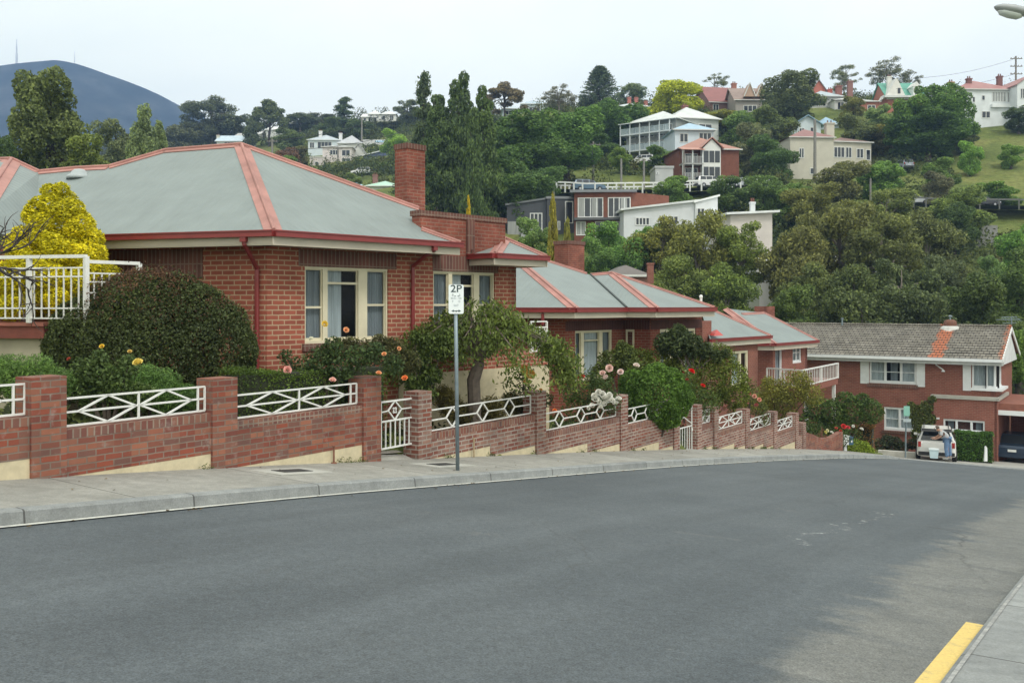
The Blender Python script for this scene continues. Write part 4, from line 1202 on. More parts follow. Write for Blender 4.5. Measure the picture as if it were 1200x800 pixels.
def tree(kind, x, ytop, Z, wpx, col, label, seed=1, name='tree', cat='tree', group=None, base=None, asp=None):
    if kind == 'cone' and Z > 80: asp = 1.9
    asp = asp or {'poplar': 9, 'pine': 9, 'cone': 9, 'tier': 3}.get(kind, 1.6)
    me, tm, w_, h_ = make_tree(kind, seed)
    p = P(x, ytop, Z); zb = gz(p.x, p.y) if base is None else base
    Wd = wpx/FPX*Z
    if base is None and not (690 < x < 865 and ytop < 182) and not x > 1050 and not x < 480:
        Z0 = Z
        while p.z-zb < .98*Wd and Z > .78*Z0:
            Z -= 1.0; p = P(x, ytop, Z); zb = gz(p.x, p.y); Wd = wpx/FPX*Z
    H = max(p.z-zb, .4)
    t = thing(name, (p.x, p.y, zb), label, cat, group, rz=rt.uniform(0, 6.28))
    Hc = min(H, Wd*asp)                   # crown height; the stem makes up the rest
    for nm, d in (('crown', me), ('trunk', tm)):
        o = bpy.data.objects.new(nm, d); COL.objects.link(o); o.parent = t; o.color = c4(col)
        o.location = (0, 0, H-Hc); o.scale = (Wd/w_, Wd/w_, Hc/h_)
    return t
def bush(name, lobes, n, ln, wd, col, label, cat='shrub', seed=1, align=.45, down=0, shell=.75, cull=.7, stems=None, group=None, mat=None):
    """near shrub in world coordinates: lobes (x,y,z,rx,ry,rz); one thing with foliage (+ stems)"""
    L = np.array(lobes); c = Vector((L[:, 0].mean(), L[:, 1].mean(), (L[:, 2]-L[:, 5]).min()))
    t = thing(name, c, label, cat, group)
    p, nn = sample_lobes(lobes, n, seed, shell, cull)
    me = leafmesh('foliage', p-np.array(c), nn, ln, wd, seed, align, down, mat=mat)
    o = bpy.data.objects.new('foliage', me); COL.objects.link(o); o.parent = t; o.color = c4((.008+col[0]*1.6, .008+col[1]*1.6, .004+col[2]*1.45))
    m = MB(); rg = random.Random(seed)
    for l in lobes[:6]:
        e = Vector(l[:3]); b = Vector((c.x+(e.x-c.x)*.25, c.y+(e.y-c.y)*.25, c.z-.15))
        m.tube([b, b*.5+e*.5+Vector((rg.uniform(-.05, .05), rg.uniform(-.05, .05), .05)), e], [.03, .02, .008], 5)
    m.build('stem', BARK, t)
    return t
def pxlobes(Z, items, dz=1.0):
    """items: (x,y,r_px[,dy]) -> lobes at depth Z"""
    out = []
    for it in items:
        x, y, r = it[:3]; dd = it[3] if len(it) > 3 else 0; ry = (it[4] if len(it) > 4 else r)
        p = P(x, y, Z+dd); k = (Z+dd)/FPX
        out.append((p.x, p.y, p.z, r*k, r*k*dz, ry*k))
    return out
# roses -------------------------------------------------------
def bloom_mesh():
    m = MB(); rg = random.Random(5)
    for ring, (r, z, k, t) in enumerate(((.10, .30, 3, .05), (.26, .22, 4, .2), (.42, .08, 5, .38), (.56, -.06, 6, .62), (.66, -.2, 6, .95))):
        for i in range(k):
            a = 6.283*i/k+ring*.7
            u = Vector((math.cos(a), math.sin(a), 0)); v = Vector((-u.y, u.x, 0)); up = ZU*math.cos(t)+u*math.sin(t)
            b = u*r*.75+ZU*(z-.3); e = b+up*.5; wd = .34+.12*ring
            m.poly([b-v*wd*.6, b+v*wd*.6, e+v*wd*.75, e+up*.07+u*.05, e-v*wd*.75])
    o = m.build('bloom', PETAL, None, local=True); me = o.data; bpy.data.objects.remove(o); return me
BLOOM = bloom_mesh()
def bloom(parent, x, y, Z, rpx, col):
    o = bpy.data.objects.new('bloom', BLOOM); COL.objects.link(o); o.parent = parent
    p = P(x, y, Z); o.location = p-parent.location; s = rpx/FPX*Z*.72*rt.uniform(.85, 1.15); o.scale = (s, s, s); o.color = c4(col)
    o.rotation_euler = (R(50+rt.uniform(-25, 25)), rt.uniform(-.3, .3), rt.uniform(-.6, .6))
YEL, PNK, ORG_, WHT, RED_, PEA = (.85, .62, .08), (.82, .45, .40), (.85, .30, .10), (.85, .84, .78), (.55, .02, .02), (.88, .48, .25)
def rosebush(lobes, n, label, blooms, Zb, col=(.06, .095, .036), seed=1, ln=.055):
    t = bush('rose_bush', lobes, n, ln, ln*.62, col, label, 'rose bush', seed, .4, shell=.35, cull=.25)
    for x, y, r, c in blooms: bloom(t, x, y, Zb, r, c)
    return t

# ---------------------------------------------------------------- front garden
rg = np.random.default_rng(11)
bush('shrub', pxlobes(14.4, [(178, 400, 80), (120, 405, 62), (240, 410, 58), (175, 362, 44), (130, 372, 42), (222, 372, 44), (90, 408, 38), (272, 412, 30), (178, 420, 85), (150, 352, 32), (205, 352, 34), (255, 385, 36), (100, 380, 34)], .85),
     90000, .045, .026, (.05, .068, .03), 'large rounded dark purplish shrub in front of the shaded house wall', seed=3, shell=.86, cull=.8)
_d = [o for o in bpy.data.objects if o.get('label', '').startswith('large rounded dark')][0]
_lb = pxlobes(14.4, [(178, 364, 46), (130, 376, 44), (222, 376, 44), (150, 356, 36), (205, 356, 38), (255, 388, 40), (100, 386, 36), (175, 395, 82)], .85)
_p, _n = sample_lobes(_lb, 26000, 33, .93, .9)
_k = (_p[:, 2] > np.random.default_rng(2).uniform(-.3, .9, len(_p))); _p, _n = _p[_k], _n[_k]
_o = bpy.data.objects.new('new_growth', leafmesh('new_growth', _p-np.array(_d.location), _n, .05, .02, 34, .2)); COL.objects.link(_o); _o.parent = _d; _o.color = c4((.135, .075, .05))
# feathery rosemary and low planting by the wall
bush('shrub', pxlobes(11.9, [(15, 440, 26), (45, 436, 22), (70, 450, 20), (-10, 438, 26), (30, 455, 24)], 1.2), 12000, .07, .012, (.085, .15, .05), 'feathery bright green rosemary bush at the left edge behind the railing', seed=4, align=.05, shell=.3, cull=.1)
bush('shrub', pxlobes(12.9, [(190, 455, 24), (170, 445, 20), (150, 452, 22), (215, 466, 18), (125, 448, 20), (200, 470, 22)], 1.2), 12000, .075, .012, (.075, .14, .045), 'feathery green rosemary bush under the large dark shrub', seed=5, align=.05, shell=.3, cull=.1)
rosebush(pxlobes(12.1, [(115, 440, 22), (100, 455, 20), (135, 455, 22), (150, 430, 15), (118, 420, 12), (165, 465, 18), (95, 432, 14)], .8), 3200, 'rose bush with two yellow blooms behind the nearest full railing', [(119, 405, 4.5, YEL), (161, 423, 8, (.85, .70, .20)), (152, 411, 4, (.8, .6, .2)), (80, 420, 3, (.5, .1, .06))], 11.8, seed=6)
# clipped hedge
m = MB()
def hedge(name, a, b, h, wd, base, col, label, n=14000, ln=.04, seed=1):
    a, b = Vector(a), Vector(b); d = (b-a); L = d.length; d.normalize(); nn_ = Vector((d.y, -d.x, 0))
    t = thing(name, (a+b)/2, label, 'hedge')
    rg = np.random.default_rng(seed)
    u = rg.uniform(0, L, n); f = rg.integers(0, 4, n); w_ = np.where(f == 0, wd/2, np.where(f == 1, -wd/2, rg.uniform(-wd/2, wd/2, n)))
    z = np.where(f < 2, rg.uniform(0, h, n), h); jit = rg.normal(size=(n, 3))*.025
    z = z+.03*np.sin(u*5)+.02*np.sin(u*11)
    pts = np.outer(u, d)+np.outer(w_, nn_)+np.outer(z, (0, 0, 1))+np.array(a)+jit
    nr = np.where((f == 0)[:, None], np.array(nn_), np.where((f == 1)[:, None], -np.array(nn_), np.array([0, 0, 1.0])))
    me = leafmesh('foliage', pts-np.array(t.location), nr, ln, ln*.6, seed, .4)
    o = bpy.data.objects.new('foliage', me); COL.objects.link(o); o.parent = t; o.color = c4((.008+col[0]*1.6, .008+col[1]*1.6, .004+col[2]*1.45))
    m = MB(); m.wb(a, d, .04, L-.04, a.z-.3, a.z+h-.05, -wd/2+.05, wd/2-.05); m.build('branches', plain('twigs'+str(seed), (.025, .03, .015), .95), t)
hp0, hp1 = P(268, 478, 13.4), P(440, 476, 15.6)
hedge('hedge', Vector((hp0.x, hp0.y, -1.75)), Vector((hp1.x, hp1.y, -1.95)), .78, .55, 0, (.06, .10, .02), 'low clipped dark hedge under the nearest window', 16000, .035, 12)
rosebush(pxlobes(14.5, [(355, 432, 18), (375, 425, 20), (400, 430, 20), (340, 445, 16), (365, 445, 18), (335, 418, 10), (390, 408, 14), (420, 420, 18), (440, 414, 14), (460, 428, 14)], .7), 3800,
    'rose bush below the nearest window with pink, peach and yellow blooms', [(337, 433, 6.5, PNK), (390, 444, 5.5, (.85, .55, .48)), (444, 436, 5, PEA), (381, 379, 5, YEL), (406, 386, 5, PEA), (364, 396, 4, (.85, .83, .7)), (474, 442, 4.5, ORG_), (450, 414, 4, PEA), (468, 408, 3.5, PEA)], 14.0, (.04, .068, .03), 7)
bush('shrub', pxlobes(16.0, [(400, 412, 16), (430, 414, 18), (460, 412, 18), (380, 416, 14), (445, 400, 10), (410, 402, 9), (478, 425, 16)], .6), 5200, .05, .028, (.062, .066, .032), 'reddish leggy shrub against the wall below the window sill', seed=8, shell=.4, cull=.3)
bush('shrub', pxlobes(17.2, [(500, 402, 13), (492, 422, 15), (505, 440, 14), (488, 452, 15), (515, 410, 12), (486, 395, 8), (498, 462, 14), (522, 396, 12), (478, 440, 10)], .6), 4200, .08, .035, (.07, .105, .03), 'loose climbing bush beside the second downpipe behind the gate', seed=9, shell=.3, cull=.3, down=.5)
# weeping tree
def weeping():
    Z = 18.2; b = P(555, 500, Z); top = P(562, 372, Z); k = Z/FPX
    t = thing('weeping_tree', (b.x, b.y, gz(b.x, b.y)), 'small weeping tree with pale bare limbs behind the parking sign', 'tree')
    m = MB(); rg = np.random.default_rng(21)
    hub = P(562, 424, Z)
    m.tube([Vector((b.x, b.y, gz(b.x, b.y)-.3)), P(556, 470, Z), P(555, 445, Z), hub], [.17, .13, .13, .11], 9)
    C_, N_ = [], []
    for i in range(60):
        a = rg.uniform(0, 6.283); r = rg.uniform(.25, 1.0)
        if i >= 44: a = rg.uniform(-.6, .6)+(3.14 if i >= 55 else 0); r = rg.uniform(.8, 1.1)
        rx, ry = 104*k, 1.35
        ox = rx*r*math.cos(a); oy = ry*r*math.sin(a)
        apex = hub+Vector((ox*.45, oy*.45, (70-38*r*r)*k+rg.uniform(-.05, .1)))
        edge = hub+Vector((ox, oy, (60-52*r*r)*k))
        drop = edge+Vector((ox*.1, oy*.1, -rg.uniform(18, 62)*k*(.4+.6*r)))
        m.tube([hub, hub*.5+apex*.5+ZU*.04, apex, edge], [.036, .028, .02, .01], 5)
        for s_, e_, cnt in ((apex, edge, 55), (edge, drop, 120)):
            tt = rg.uniform(0, 1, cnt)[:, None]
            q = np.array(s_)*(1-tt)+np.array(e_)*tt+rg.normal(size=(cnt, 3))*np.array([.13, .13, .07])
            C_.append(q); N_.append(np.tile([0, 0, 1.0], (cnt, 1)))
    m.build('trunk', plain('weeping_bark', (.15, .12, .10), .9, .3, 8), t)
    C_ = np.concatenate(C_); N_ = np.concatenate(N_)
    me = leafmesh('crown', C_-np.array(t.location), N_, .105, .042, 21, .25, .8)
    o = bpy.data.objects.new('crown', me); COL.objects.link(o); o.parent = t; o.color = c4((.15, .205, .055))
weeping()
bush('shrub', pxlobes(18.0, [(530, 478, 16), (575, 482, 18, .5), (600, 474, 15, 1.0), (520, 465, 14), (545, 488, 16, .2), (612, 478, 13, 1.2)], .8), 6500, .16, .016, (.105, .095, .038), 'dry olive ornamental grass clump at the foot of the weeping tree', cat='grass clump', seed=22, align=.05, shell=.2, cull=.1)
rosebush(pxlobes(19.0, [(615, 455, 12), (600, 470, 14), (625, 475, 12), (612, 440, 8), (640, 468, 10)], .6), 1200, 'rose bush with deep yellow blooms beside the cream porch base', [(614, 432, 6, (.85, .5, .08)), (622, 438, 7, (.88, .55, .14)), (617, 446, 5, (.85, .5, .1)), (634, 456, 3.5, (.8, .45, .1))], 18.6, (.05, .07, .03), 23)
rosebush(pxlobes(21.4, [(688, 462, 22), (675, 475, 18), (705, 455, 18), (700, 475, 20), (715, 470, 16), (690, 445, 12), (668, 460, 12)], .8), 3600, 'rose bush with clustered white and pale pink blooms between two fence pillars', [(696, 463, 6, WHT), (701, 459, 6, WHT), (709, 465, 6, WHT), (715, 463, 5.5, WHT), (721, 471, 5.5, WHT), (704, 476, 4, WHT), (690, 478, 4, WHT), (698, 466, 6, WHT), (706, 461, 6, WHT), (712, 465, 6, WHT), (718, 468, 6, WHT), (725, 466, 5, WHT), (702, 470, 5, WHT), (694, 474, 4.5, WHT), (708, 472, 5, WHT), (714, 431, 6, (.85, .62, .56)), (706, 436, 5, (.85, .65, .6)), (727, 435, 5.5, (.86, .7, .66)), (746, 427, 5, (.86, .76, .7)), (682, 440, 5, RED_), (678, 443, 4.5, RED_), (669, 445, 4, (.35, .02, .03)), (650, 480, 3.5, ORG_), (709, 441, 4, (.85, .7, .66))], 20.9, (.048, .08, .028), 24)
bush('shrub', pxlobes(23.5, [(770, 465, 34), (790, 462, 20), (752, 470, 20), (770, 445, 20), (780, 483, 20), (765, 488, 16), (795, 475, 14), (755, 452, 18), (742, 450, 17), (736, 464, 12), (801, 466, 13), (788, 445, 14)], .85), 21000, .062, .042, (.07, .135, .028), 'dense bright green clipped bush spilling over the brick fence', seed=25, shell=.85, cull=.8)
bush('shrub', pxlobes(29.0, [(830, 445, 30), (805, 435, 26), (855, 445, 24), (770, 428, 22), (790, 418, 18), (840, 425, 24), (862, 462, 18), (825, 466, 24), (735, 420, 16), (750, 425, 18)], .8), 16000, .075, .045, (.095, .125, .028), 'broad olive green shrub behind the clipped bush, below the second house', seed=26, shell=.6, cull=.6)
rosebush(pxlobes(26.0, [(800, 452, 14), (812, 465, 16), (820, 480, 14), (830, 470, 16), (806, 440, 10)], .6), 1800, 'tall rose with single red blooms in front of the olive shrub', [(811, 434, 5.5, (.72, .02, .015)), (824, 451, 4.5, (.7, .02, .015)), (800, 436, 2.5, (.3, .02, .02)), (805, 444, 2.5, (.4, .03, .03))], 25.5, (.07, .11, .035), 27)
bush('shrub', pxlobes(28.6, [(795, 400, 18), (778, 402, 12), (812, 405, 14), (826, 410, 10), (795, 388, 9), (840, 418, 8), (850, 414, 6)], .6), 4200, .12, .05, (.06, .085, .04), 'glossy camellia bush with pale tips against the second house window', seed=28, shell=.4, cull=.4)
bush('shrub', pxlobes(27.3, [(715, 425, 16), (732, 415, 14), (705, 440, 16), (740, 432, 16), (728, 405, 7)], .6), 3800, .08, .05, (.075, .10, .03), 'upright olive shrub right of the second house window', seed=29, shell=.5, cull=.5)
bush('shrub', pxlobes(35.5, [(905, 462, 20), (930, 455, 22), (888, 470, 16), (950, 462, 16), (918, 475, 18), (940, 445, 12), (900, 448, 9), (870, 480, 12)], .8), 9000, .085, .04, (.15, .155, .04), 'yellowish green feathery shrub below the white balcony', seed=30, shell=.3, cull=.3)
rosebush(pxlobes(30.0, [(880, 462, 12), (888, 478, 12), (878, 450, 9), (895, 490, 10), (860, 482, 10)], .6), 1500, 'climbing rose with dusty pink blooms above the far brick pillars', [(873, 452, 4, (.5, .12, .12)), (879, 461, 4, (.55, .16, .15)), (884, 464, 4, (.85, .5, .4)), (890, 468, 3.5, (.8, .4, .3)), (886, 474, 4, (.5, .14, .14)), (848, 478, 5, (.82, .5, .46)), (876, 470, 3.5, (.5, .13, .13))], 29.5, (.08, .10, .035), 31)
bush('shrub', pxlobes(39.5, [(975, 485, 18), (1000, 480, 18), (1020, 482, 16), (958, 480, 16), (990, 470, 12), (1010, 470, 10), (950, 495, 14), (980, 500, 16)], .8), 9000, .10, .06, (.05, .085, .025), 'broad dark green bush at the end of the brick garden wall', seed=32, shell=.6, cull=.6)
rosebush(pxlobes(37.6, [(965, 510, 14), (985, 512, 12), (1000, 510, 12), (950, 505, 14), (975, 520, 10)], .7), 1600, 'low rose bed with red, white and yellow blooms by the letterbox', [(989, 499, 4, (.7, .05, .05)), (994, 500, 4, (.75, .12, .14)), (1000, 499, 2.5, WHT), (970, 504, 3, (.85, .82, .55)), (975, 506, 3, WHT), (968, 506, 3, (.85, .8, .3)), (1010, 502, 3, WHT), (980, 501, 3, (.65, .12, .06)), (985, 504, 2.5, (.65, .1, .06))], 37.1, (.06, .10, .03), 33)
bush('shrub', pxlobes(38.9, [(1000, 526, 12), (1010, 527, 11), (992, 524, 9), (1017, 530, 8)], .8), 4200, .07, .05, (.16, .22, .03), 'low lime green bush at the kerb end of the garden', seed=34, shell=.7, cull=.6)
hedge('hedge', SN(33.4, -1.2, -D(33.4)), SN(33.6, .5, -D(33.4)), 1.05, .7, 0, (.15, .085, .03), 'brownish clipped hedge beside the side driveway', 4200, .07, 35)
# golden conifer on the terrace
gx = P(70, 0, 15.5)
t_ = tree('gold', 66, 217, 15.6, 150, (.74, .69, .035), 'golden yellow cone shaped conifer behind the white balustrade', 4, 'golden_conifer', 'conifer', base=-1.3, asp=.98)
# bare twisted shrub at left edge
m = MB(); rg2 = random.Random(9)
def twig(p, d, L, r, k):
    pts = [Vector(p)]; dd = Vector(d).normalized()
    for i in range(5):
        dd = (dd+Vector((rg2.uniform(-.5, .5), rg2.uniform(-.4, .4), rg2.uniform(-.45, .5)))*.6).normalized(); pts.append(pts[-1]+dd*L/5)
    m.tube(pts, [r*(1-.14*i) for i in range(6)], 5)
    if k: 
        for i in (2, 3, 4, 5):
            twig(pts[i], dd+Vector((rg2.uniform(-1, 1), rg2.uniform(-.6, .6), rg2.uniform(-.6, .8))), L*.58, r*.55, k-1)
b0_ = P(-60, 330, 13.2)
m.tube([Vector((b0_.x, b0_.y, gz(b0_.x, b0_.y))), b0_, P(-30, 305, 13.2)], [.09, .07, .05], 7)
for e in ((-30, 305), (-35, 312), (-40, 300), (-45, 295)):
    twig(P(e[0], e[1], 13.2), (1, rg2.uniform(-.2, .2), rg2.uniform(-.1, .3)), .8, .026, 2)
o = m.build('bare_shrub', plain('dark_twig', (.06, .05, .05), .9, .3, 9)); tag(o, 'bare dark twisted branches of a leafless shrub reaching in from the left edge', 'shrub')
# low ground cover in the beds
def groundcover():
    rg = np.random.default_rng(44); pts = []
    for _ in range(9000):
        s = rg.uniform(-6, 30); n = -.3-rg.uniform(0, 1)**1.3*4.5
        q = SN(s, n); pts.append((q.x, q.y, gz(q.x, q.y)+rg.uniform(0, .22)))
    pts = np.array(pts); me = leafmesh('ground_cover', pts, np.tile([0, 0, 1.0], (len(pts), 1)), .14, .07, 44, .3)
    o = bpy.data.objects.new('ground_cover', me); COL.objects.link(o); o.color = c4((.055, .075, .028)); o['kind'] = 'stuff'
groundcover()
def scatter(name, n, fn, ln, wd, col, seed, align=.3):
    rg = np.random.default_rng(seed); pts = np.array([fn(rg) for _ in range(n)])
    me = leafmesh(name, pts, np.tile([0, 0, 1.0], (n, 1)), ln, wd, seed, align)
    o = bpy.data.objects.new(name, me); COL.objects.link(o); o.color = c4(col); o['kind'] = 'stuff'
def litter(rg):
    s = rg.uniform(-8, 30); n = 1.80+abs(rg.normal())*.12 if rg.uniform() < .6 else rg.uniform(.05, 1.55)
    q = SN(s, n); return (q.x, q.y, (roadz(s, n) if n > 1.74 else pathz(s, n))+.012)
scatter('leaf_litter', 260, litter, .045, .03, (.16, .11, .05), 91, .85)
cl_ = [random.Random(5).uniform(-7, 28) for _ in range(60)]
def weeds(rg):
    s = cl_[rg.integers(0, 26)]*1.0+rg.normal()*.07; q = SN(s, .02+abs(rg.normal())*.03); return (q.x, q.y, pathz(s, 0)+abs(rg.normal())*.035)
rr_ = random.Random(6); cl_ = [rr_.uniform(-7, 28) for _ in range(26)]
scatter('weeds', 700, weeds, .06, .014, (.08, .12, .03), 92, .05)

# ---------------------------------------------------------------- house at the bottom of the street
BH = thing('brick_house', SN(45, -2, -8), 'two storey brick house facing up the street with a weathered tiled roof and white shutters', 'house')
zgb = -8.6
def nx(x, s=45.0): q = level(SN(s, 0, 0), UN, x); return to_sn(q.x, q.y)[1]
A0 = SN(45, 0, 0); A0.z = 0
nl, nr_ = -9.0, 3.82
zgut = -2.76; zev = zgut-.3
def bz(y, s=45.0, x=1100): q = level(SN(s, 0, 0), UN, x); return (HY-y)/FPX*q.y
m = MB()
ux = lambda x, s=45.0: nx(x, s)-nl
p0 = SN(45, nl, 0)
up = (ux(1019), ux(1073.6), bz(452), bz(424)); lo_ = (ux(1036), ux(1072.5), bz(508), bz(480)); cr_ = (ux(1139), nr_-nl-.001, bz(453), bz(424))
wall(m, p0, UN, nr_-nl, zgb, zev, [up, lo_, (cr_[0], nr_-nl, cr_[2], cr_[3])])
wall(m, SN(45, nr_, 0), US, 7, zgb, zev, [(0, 2.2, cr_[2], cr_[3])])
wall(m, SN(52, nl, 0), -US, 7, zgb, zev, [])
# lower projecting block
b_l, b_r = ux(1096), nr_-nl+.08
zl = bz(467, x=1130)
sm = (ux(1105.5, 44.6), ux(1154, 44.6), bz(504.5, 44.6), bz(490, 44.6))
wall(m, SN(44.6, nl, 0)+UN*b_l, UN, b_r-b_l, zgb, zl, [(sm[0]-b_l, sm[1]-b_l, sm[2], sm[3])], .38)
m.wb(SN(44.6, nr_+.08, 0), US, 0, 4, zgb, zl, -.1, .05)
m.build('wall', BRB, BH)
m = MB(); m.wb(SN(44.6, nl, 0), UN, b_l-.15, b_r+.1, zl, zl+.16, -.5, .08); m.wb(SN(44.6, nr_+.08, 0), US, -.1, 4.1, zl+.002, zl+.158, 0, .12); m.build('ledge', plain('stone_ledge', (.36, .35, .31), .8, .15, 3), BH)
def tilemat():
    mt, nt, b = newmat('weathered_tiles')
    uv = nt.nodes.new('ShaderNodeTexCoord').outputs['UV']
    t = N(nt, 'ShaderNodeTexBrick', Scale=1.0); t.inputs['Brick Width'].default_value = .26; t.inputs['Row Height'].default_value = .31
    t.inputs['Mortar Size'].default_value = .028; t.inputs['Mortar Smooth'].default_value = .6
    t.inputs['Color1'].default_value = (.235, .215, .18, 1); t.inputs['Color2'].default_value = (.155, .14, .115, 1); t.inputs['Mortar'].default_value = (.035, .03, .027, 1)
    nt.links.new(uv, t.inputs['Vector'])
    p = pos(nt); f = noise(nt, p, .9, 6, .7)
    c = mixc(nt, 1, t.outputs['Color'], ramp(nt, f, [(.3, g1(.7)), (.7, g1(1.35))]), 'MULTIPLY')
    c = mixc(nt, ramp(nt, noise(nt, p, 3.5, 5, .7), [(.55, g1(0)), (.7, g1(.5))]), c, (.36, .34, .29))
    # a strip of newer orange tiles below the flue, and a few at the gable end
    v, s, n = snvec(nt)
    d = math2(nt, 'ABSOLUTE', math2(nt, 'SUBTRACT', n, NSTRIP))
    dd = math2(nt, 'ADD', d, math2(nt, 'MULTIPLY', noise(nt, p, 2.2, 3, .6), .9))
    k1 = ramp(nt, dd, [(.72, g1(1)), (.86, g1(0))])
    d2 = math2(nt, 'ADD', math2(nt, 'ABSOLUTE', math2(nt, 'SUBTRACT', n, 4.15)), math2(nt, 'MULTIPLY', noise(nt, p, 2.6, 3, .6), .7))
    k2 = ramp(nt, d2, [(.42, g1(.8)), (.56, g1(0))])
    kk = math2(nt, 'MAXIMUM', k1, k2)
    tr = math2(nt, 'SUBTRACT', 1, t.outputs['Fac'])
    c = mixc(nt, math2(nt, 'MULTIPLY', math2(nt, 'MULTIPLY', kk, tr), .85), c, (.52, .15, .06))
    nt.links.new(c, b.inputs['Base Color']); b.inputs['Roughness'].default_value = .85
    w = N(nt, 'ShaderNodeTexWave', Scale=1); w.wave_type = 'BANDS'; w.bands_direction = 'Y'; w.wave_profile = 'SAW'; w.inputs['Scale'].default_value = .314/.31
    nt.links.new(uv, w.inputs['Vector'])
    bump(nt, b, w.outputs['Fac'], .9, .05)
    return mt
_q = level(SN(46.4, 0, 0), UN, 1104); NSTRIP = to_sn(_q.x, _q.y)[1]
TILE = tilemat()
nr2 = nr_+.35; nl2 = nl-.4
e_l, e_r = SN(44.45, nl2, zgut), SN(44.45, nr2, zgut)
zri = -1.2
r_l, r_r = SN(48.5, nl2, zri), SN(48.5, nr2, zri)
k_l, k_r = SN(52.5, nl2, zgut), SN(52.5, nr2, zgut)
m = MB(); nrm = ZU*.05
m.prism([e_l, e_r, r_r, r_l], nrm*-1); m.prism([r_l, r_r, k_r, k_l], nrm*-1)
# stepped tile courses so the silhouette and shade are real
k = 13
for i in range(k):
    a, b = i/k, (i+1)/k
    q = [e_l.lerp(r_l, a)+ZU*.045, e_r.lerp(r_r, a)+ZU*.045, e_r.lerp(r_r, b)+ZU*.012, e_l.lerp(r_l, b)+ZU*.012]
    m.prism(q, -ZU*.012)
rfb = m.build('roof', TILE, BH)
m = MB(); m.tube([r_l+ZU*.05, r_r+ZU*.05], .09, 8); m.build('ridge_tiles', TILE, rfb)
m = MB(); m.wb(SN(44.45, nl2, 0), UN, 0, nr2-nl2, zgut-.13, zgut+.02, -.02, .1); m.build('gutter', WFRAME, BH)
m = MB(); m.wb(SN(44.45, nl2, 0), UN, 0, nr2-nl2, zgut-.3, zgut-.13, -.6, -.02); m.build('fascia', plain('fascia_grey', (.42, .43, .42), .6), BH)
m = MB()
ga = [SN(45, nr2-.1, zev-.02), SN(52, nr2-.1, zev-.02), SN(48.5, nr2-.1, zri-.12)]
m.prism(ga, -UN*.3); m.build('gable', plain('gable_white', (.62, .65, .68), .6), BH)
m = MB()
for a, b in ((e_r, r_r), (r_r, k_r)): m.bar(a-ZU*.07, b-ZU*.07, .05, .18)
m.build('bargeboard', WFRAME, BH)
m = MB(); q = P(1113, 379, 50.5); c = SN(48.4, to_sn(*level(SN(48.4, 0, 0), UN, 1113.5)[:2])[1], zri)
m.lathe(c-ZU*.3, [(.34, 0), (.34, .5), (.30, .62), (.15, .68)], 12); ch = m.build('chimney', plain('flue_terracotta', (.17, .075, .05), .8, .25, 5), rfb)
m = MB(); m.lathe(c+ZU*.36, [(.05, 0), (.05, .16), (.11, .17), (.11, .23), (.02, .27)], 10); m.build('chimney_cowl', GALV, ch)
m = MB(); m.lathe(c-ZU*.25, [(.62, -.1), (.5, .2), (.36, .28)], 12); m.build('lead_flashing', plain('lead_pale', (.55, .55, .53), .7), ch)
c = SN(48.4, to_sn(*level(SN(48.4, 0, 0), UN, 987)[:2])[1], zri); m = MB(); m.tube([c, c+ZU*.35], .05, 8); m.lathe(c+ZU*.35, [(.08, 0), (.08, .08)], 8); m.build('vent_pipe', GALV, rfb)
bl = [(.02, .32, 'net', .5), (.36, .66, 'side', .5), (.70, .98, 'net', .5)]
window(BH, p0, UN, *up, bl, frame=WFRAME, fw=.09)
window(BH, p0, UN, *lo_, [(.04, .47, 'net', .5), (.53, .96, 'net', .5)], frame=WFRAME, fw=.1)
window(BH, SN(44.6, nl, 0), UN, *sm, [(.03, .3, 'side', None), (.34, .66, 'dark', None), (.70, .97, 'side', None)], frame=WFRAME, fw=.08)
window(BH, p0, UN, cr_[0], cr_[1], cr_[2], cr_[3], [(.03, .6, 'net', None), (.64, .96, 'net', None)], frame=WFRAME, fw=.09)
window(BH, SN(45, nr_, 0), US, 0, 2.2, cr_[2], cr_[3], [(.05, .3, 'net', None), (.36, .62, 'net', None), (.68, .95, 'net', None)], frame=WFRAME, fw=.09, n=-.05)
m = MB(); m.wb(p0, UN, cr_[0]-.05, nr_-nl+.1, cr_[2]-.1, cr_[2]+.03, -.1, .12); m.wb(SN(45, nr_, 0), US, -.1, 2.4, cr_[2]-.097, cr_[2]+.027, -.05, .3); m.build('sill', WFRAME, BH)
m = MB(); m.wb(p0, UN, up[0]-.1, up[1]+.1, up[2]-.2, up[2]-.01, -.1, .05); m.wb(p0, UN, lo_[0]-.1, lo_[1]+.1, lo_[2]-.13, lo_[2]-.01, -.1, .08); m.build('sill', SOLD, BH)
for x0, x1, a, b in ((1008.5, 1018.5, 453, 424), (1074, 1084, 454, 424), (1128.5, 1138, 456, 424)):
    m = MB(); u0, u1_ = ux(x0), ux(x1); z0, z1 = bz(a), bz(b)
    m.wb(p0, UN, u0, u1_, z0, z1, .0, .035)
    for zz in (z0, (z0+z1)/2-.04, z1-.08): m.wb(p0, UN, u0, u1_, zz, zz+.08, .035, .05)
    for uu in (u0, u1_-.06): m.wb(p0, UN, uu, uu+.06, z0, z1, .0351, .0495)
    z = z0+.12
    while z < z1-.12: m.wb(p0, UN, u0+.06, u1_-.06, z, z+.02, .035, .046); z += .07
    m.build('shutter', WFRAME, BH)
m = MB(); c = SN(44.9, nx(1097), bz(427)); m.bar(c, c+Vector((.25, -.3, -.25)), .05); m.lathe(c+Vector((.25, -.3, -.35)), [(.04, .1), (.1, 0)], 10); m.build('wall_lamp', WFRAME, BH)
m = MB(); m.wb(SN(44.6, nl, 0), UN, ux(1097.5, 44.6), ux(1101, 44.6), bz(491, 44.6), bz(489, 44.6), 0, .03); m.build('house_number_plate', WFRAME, BH)
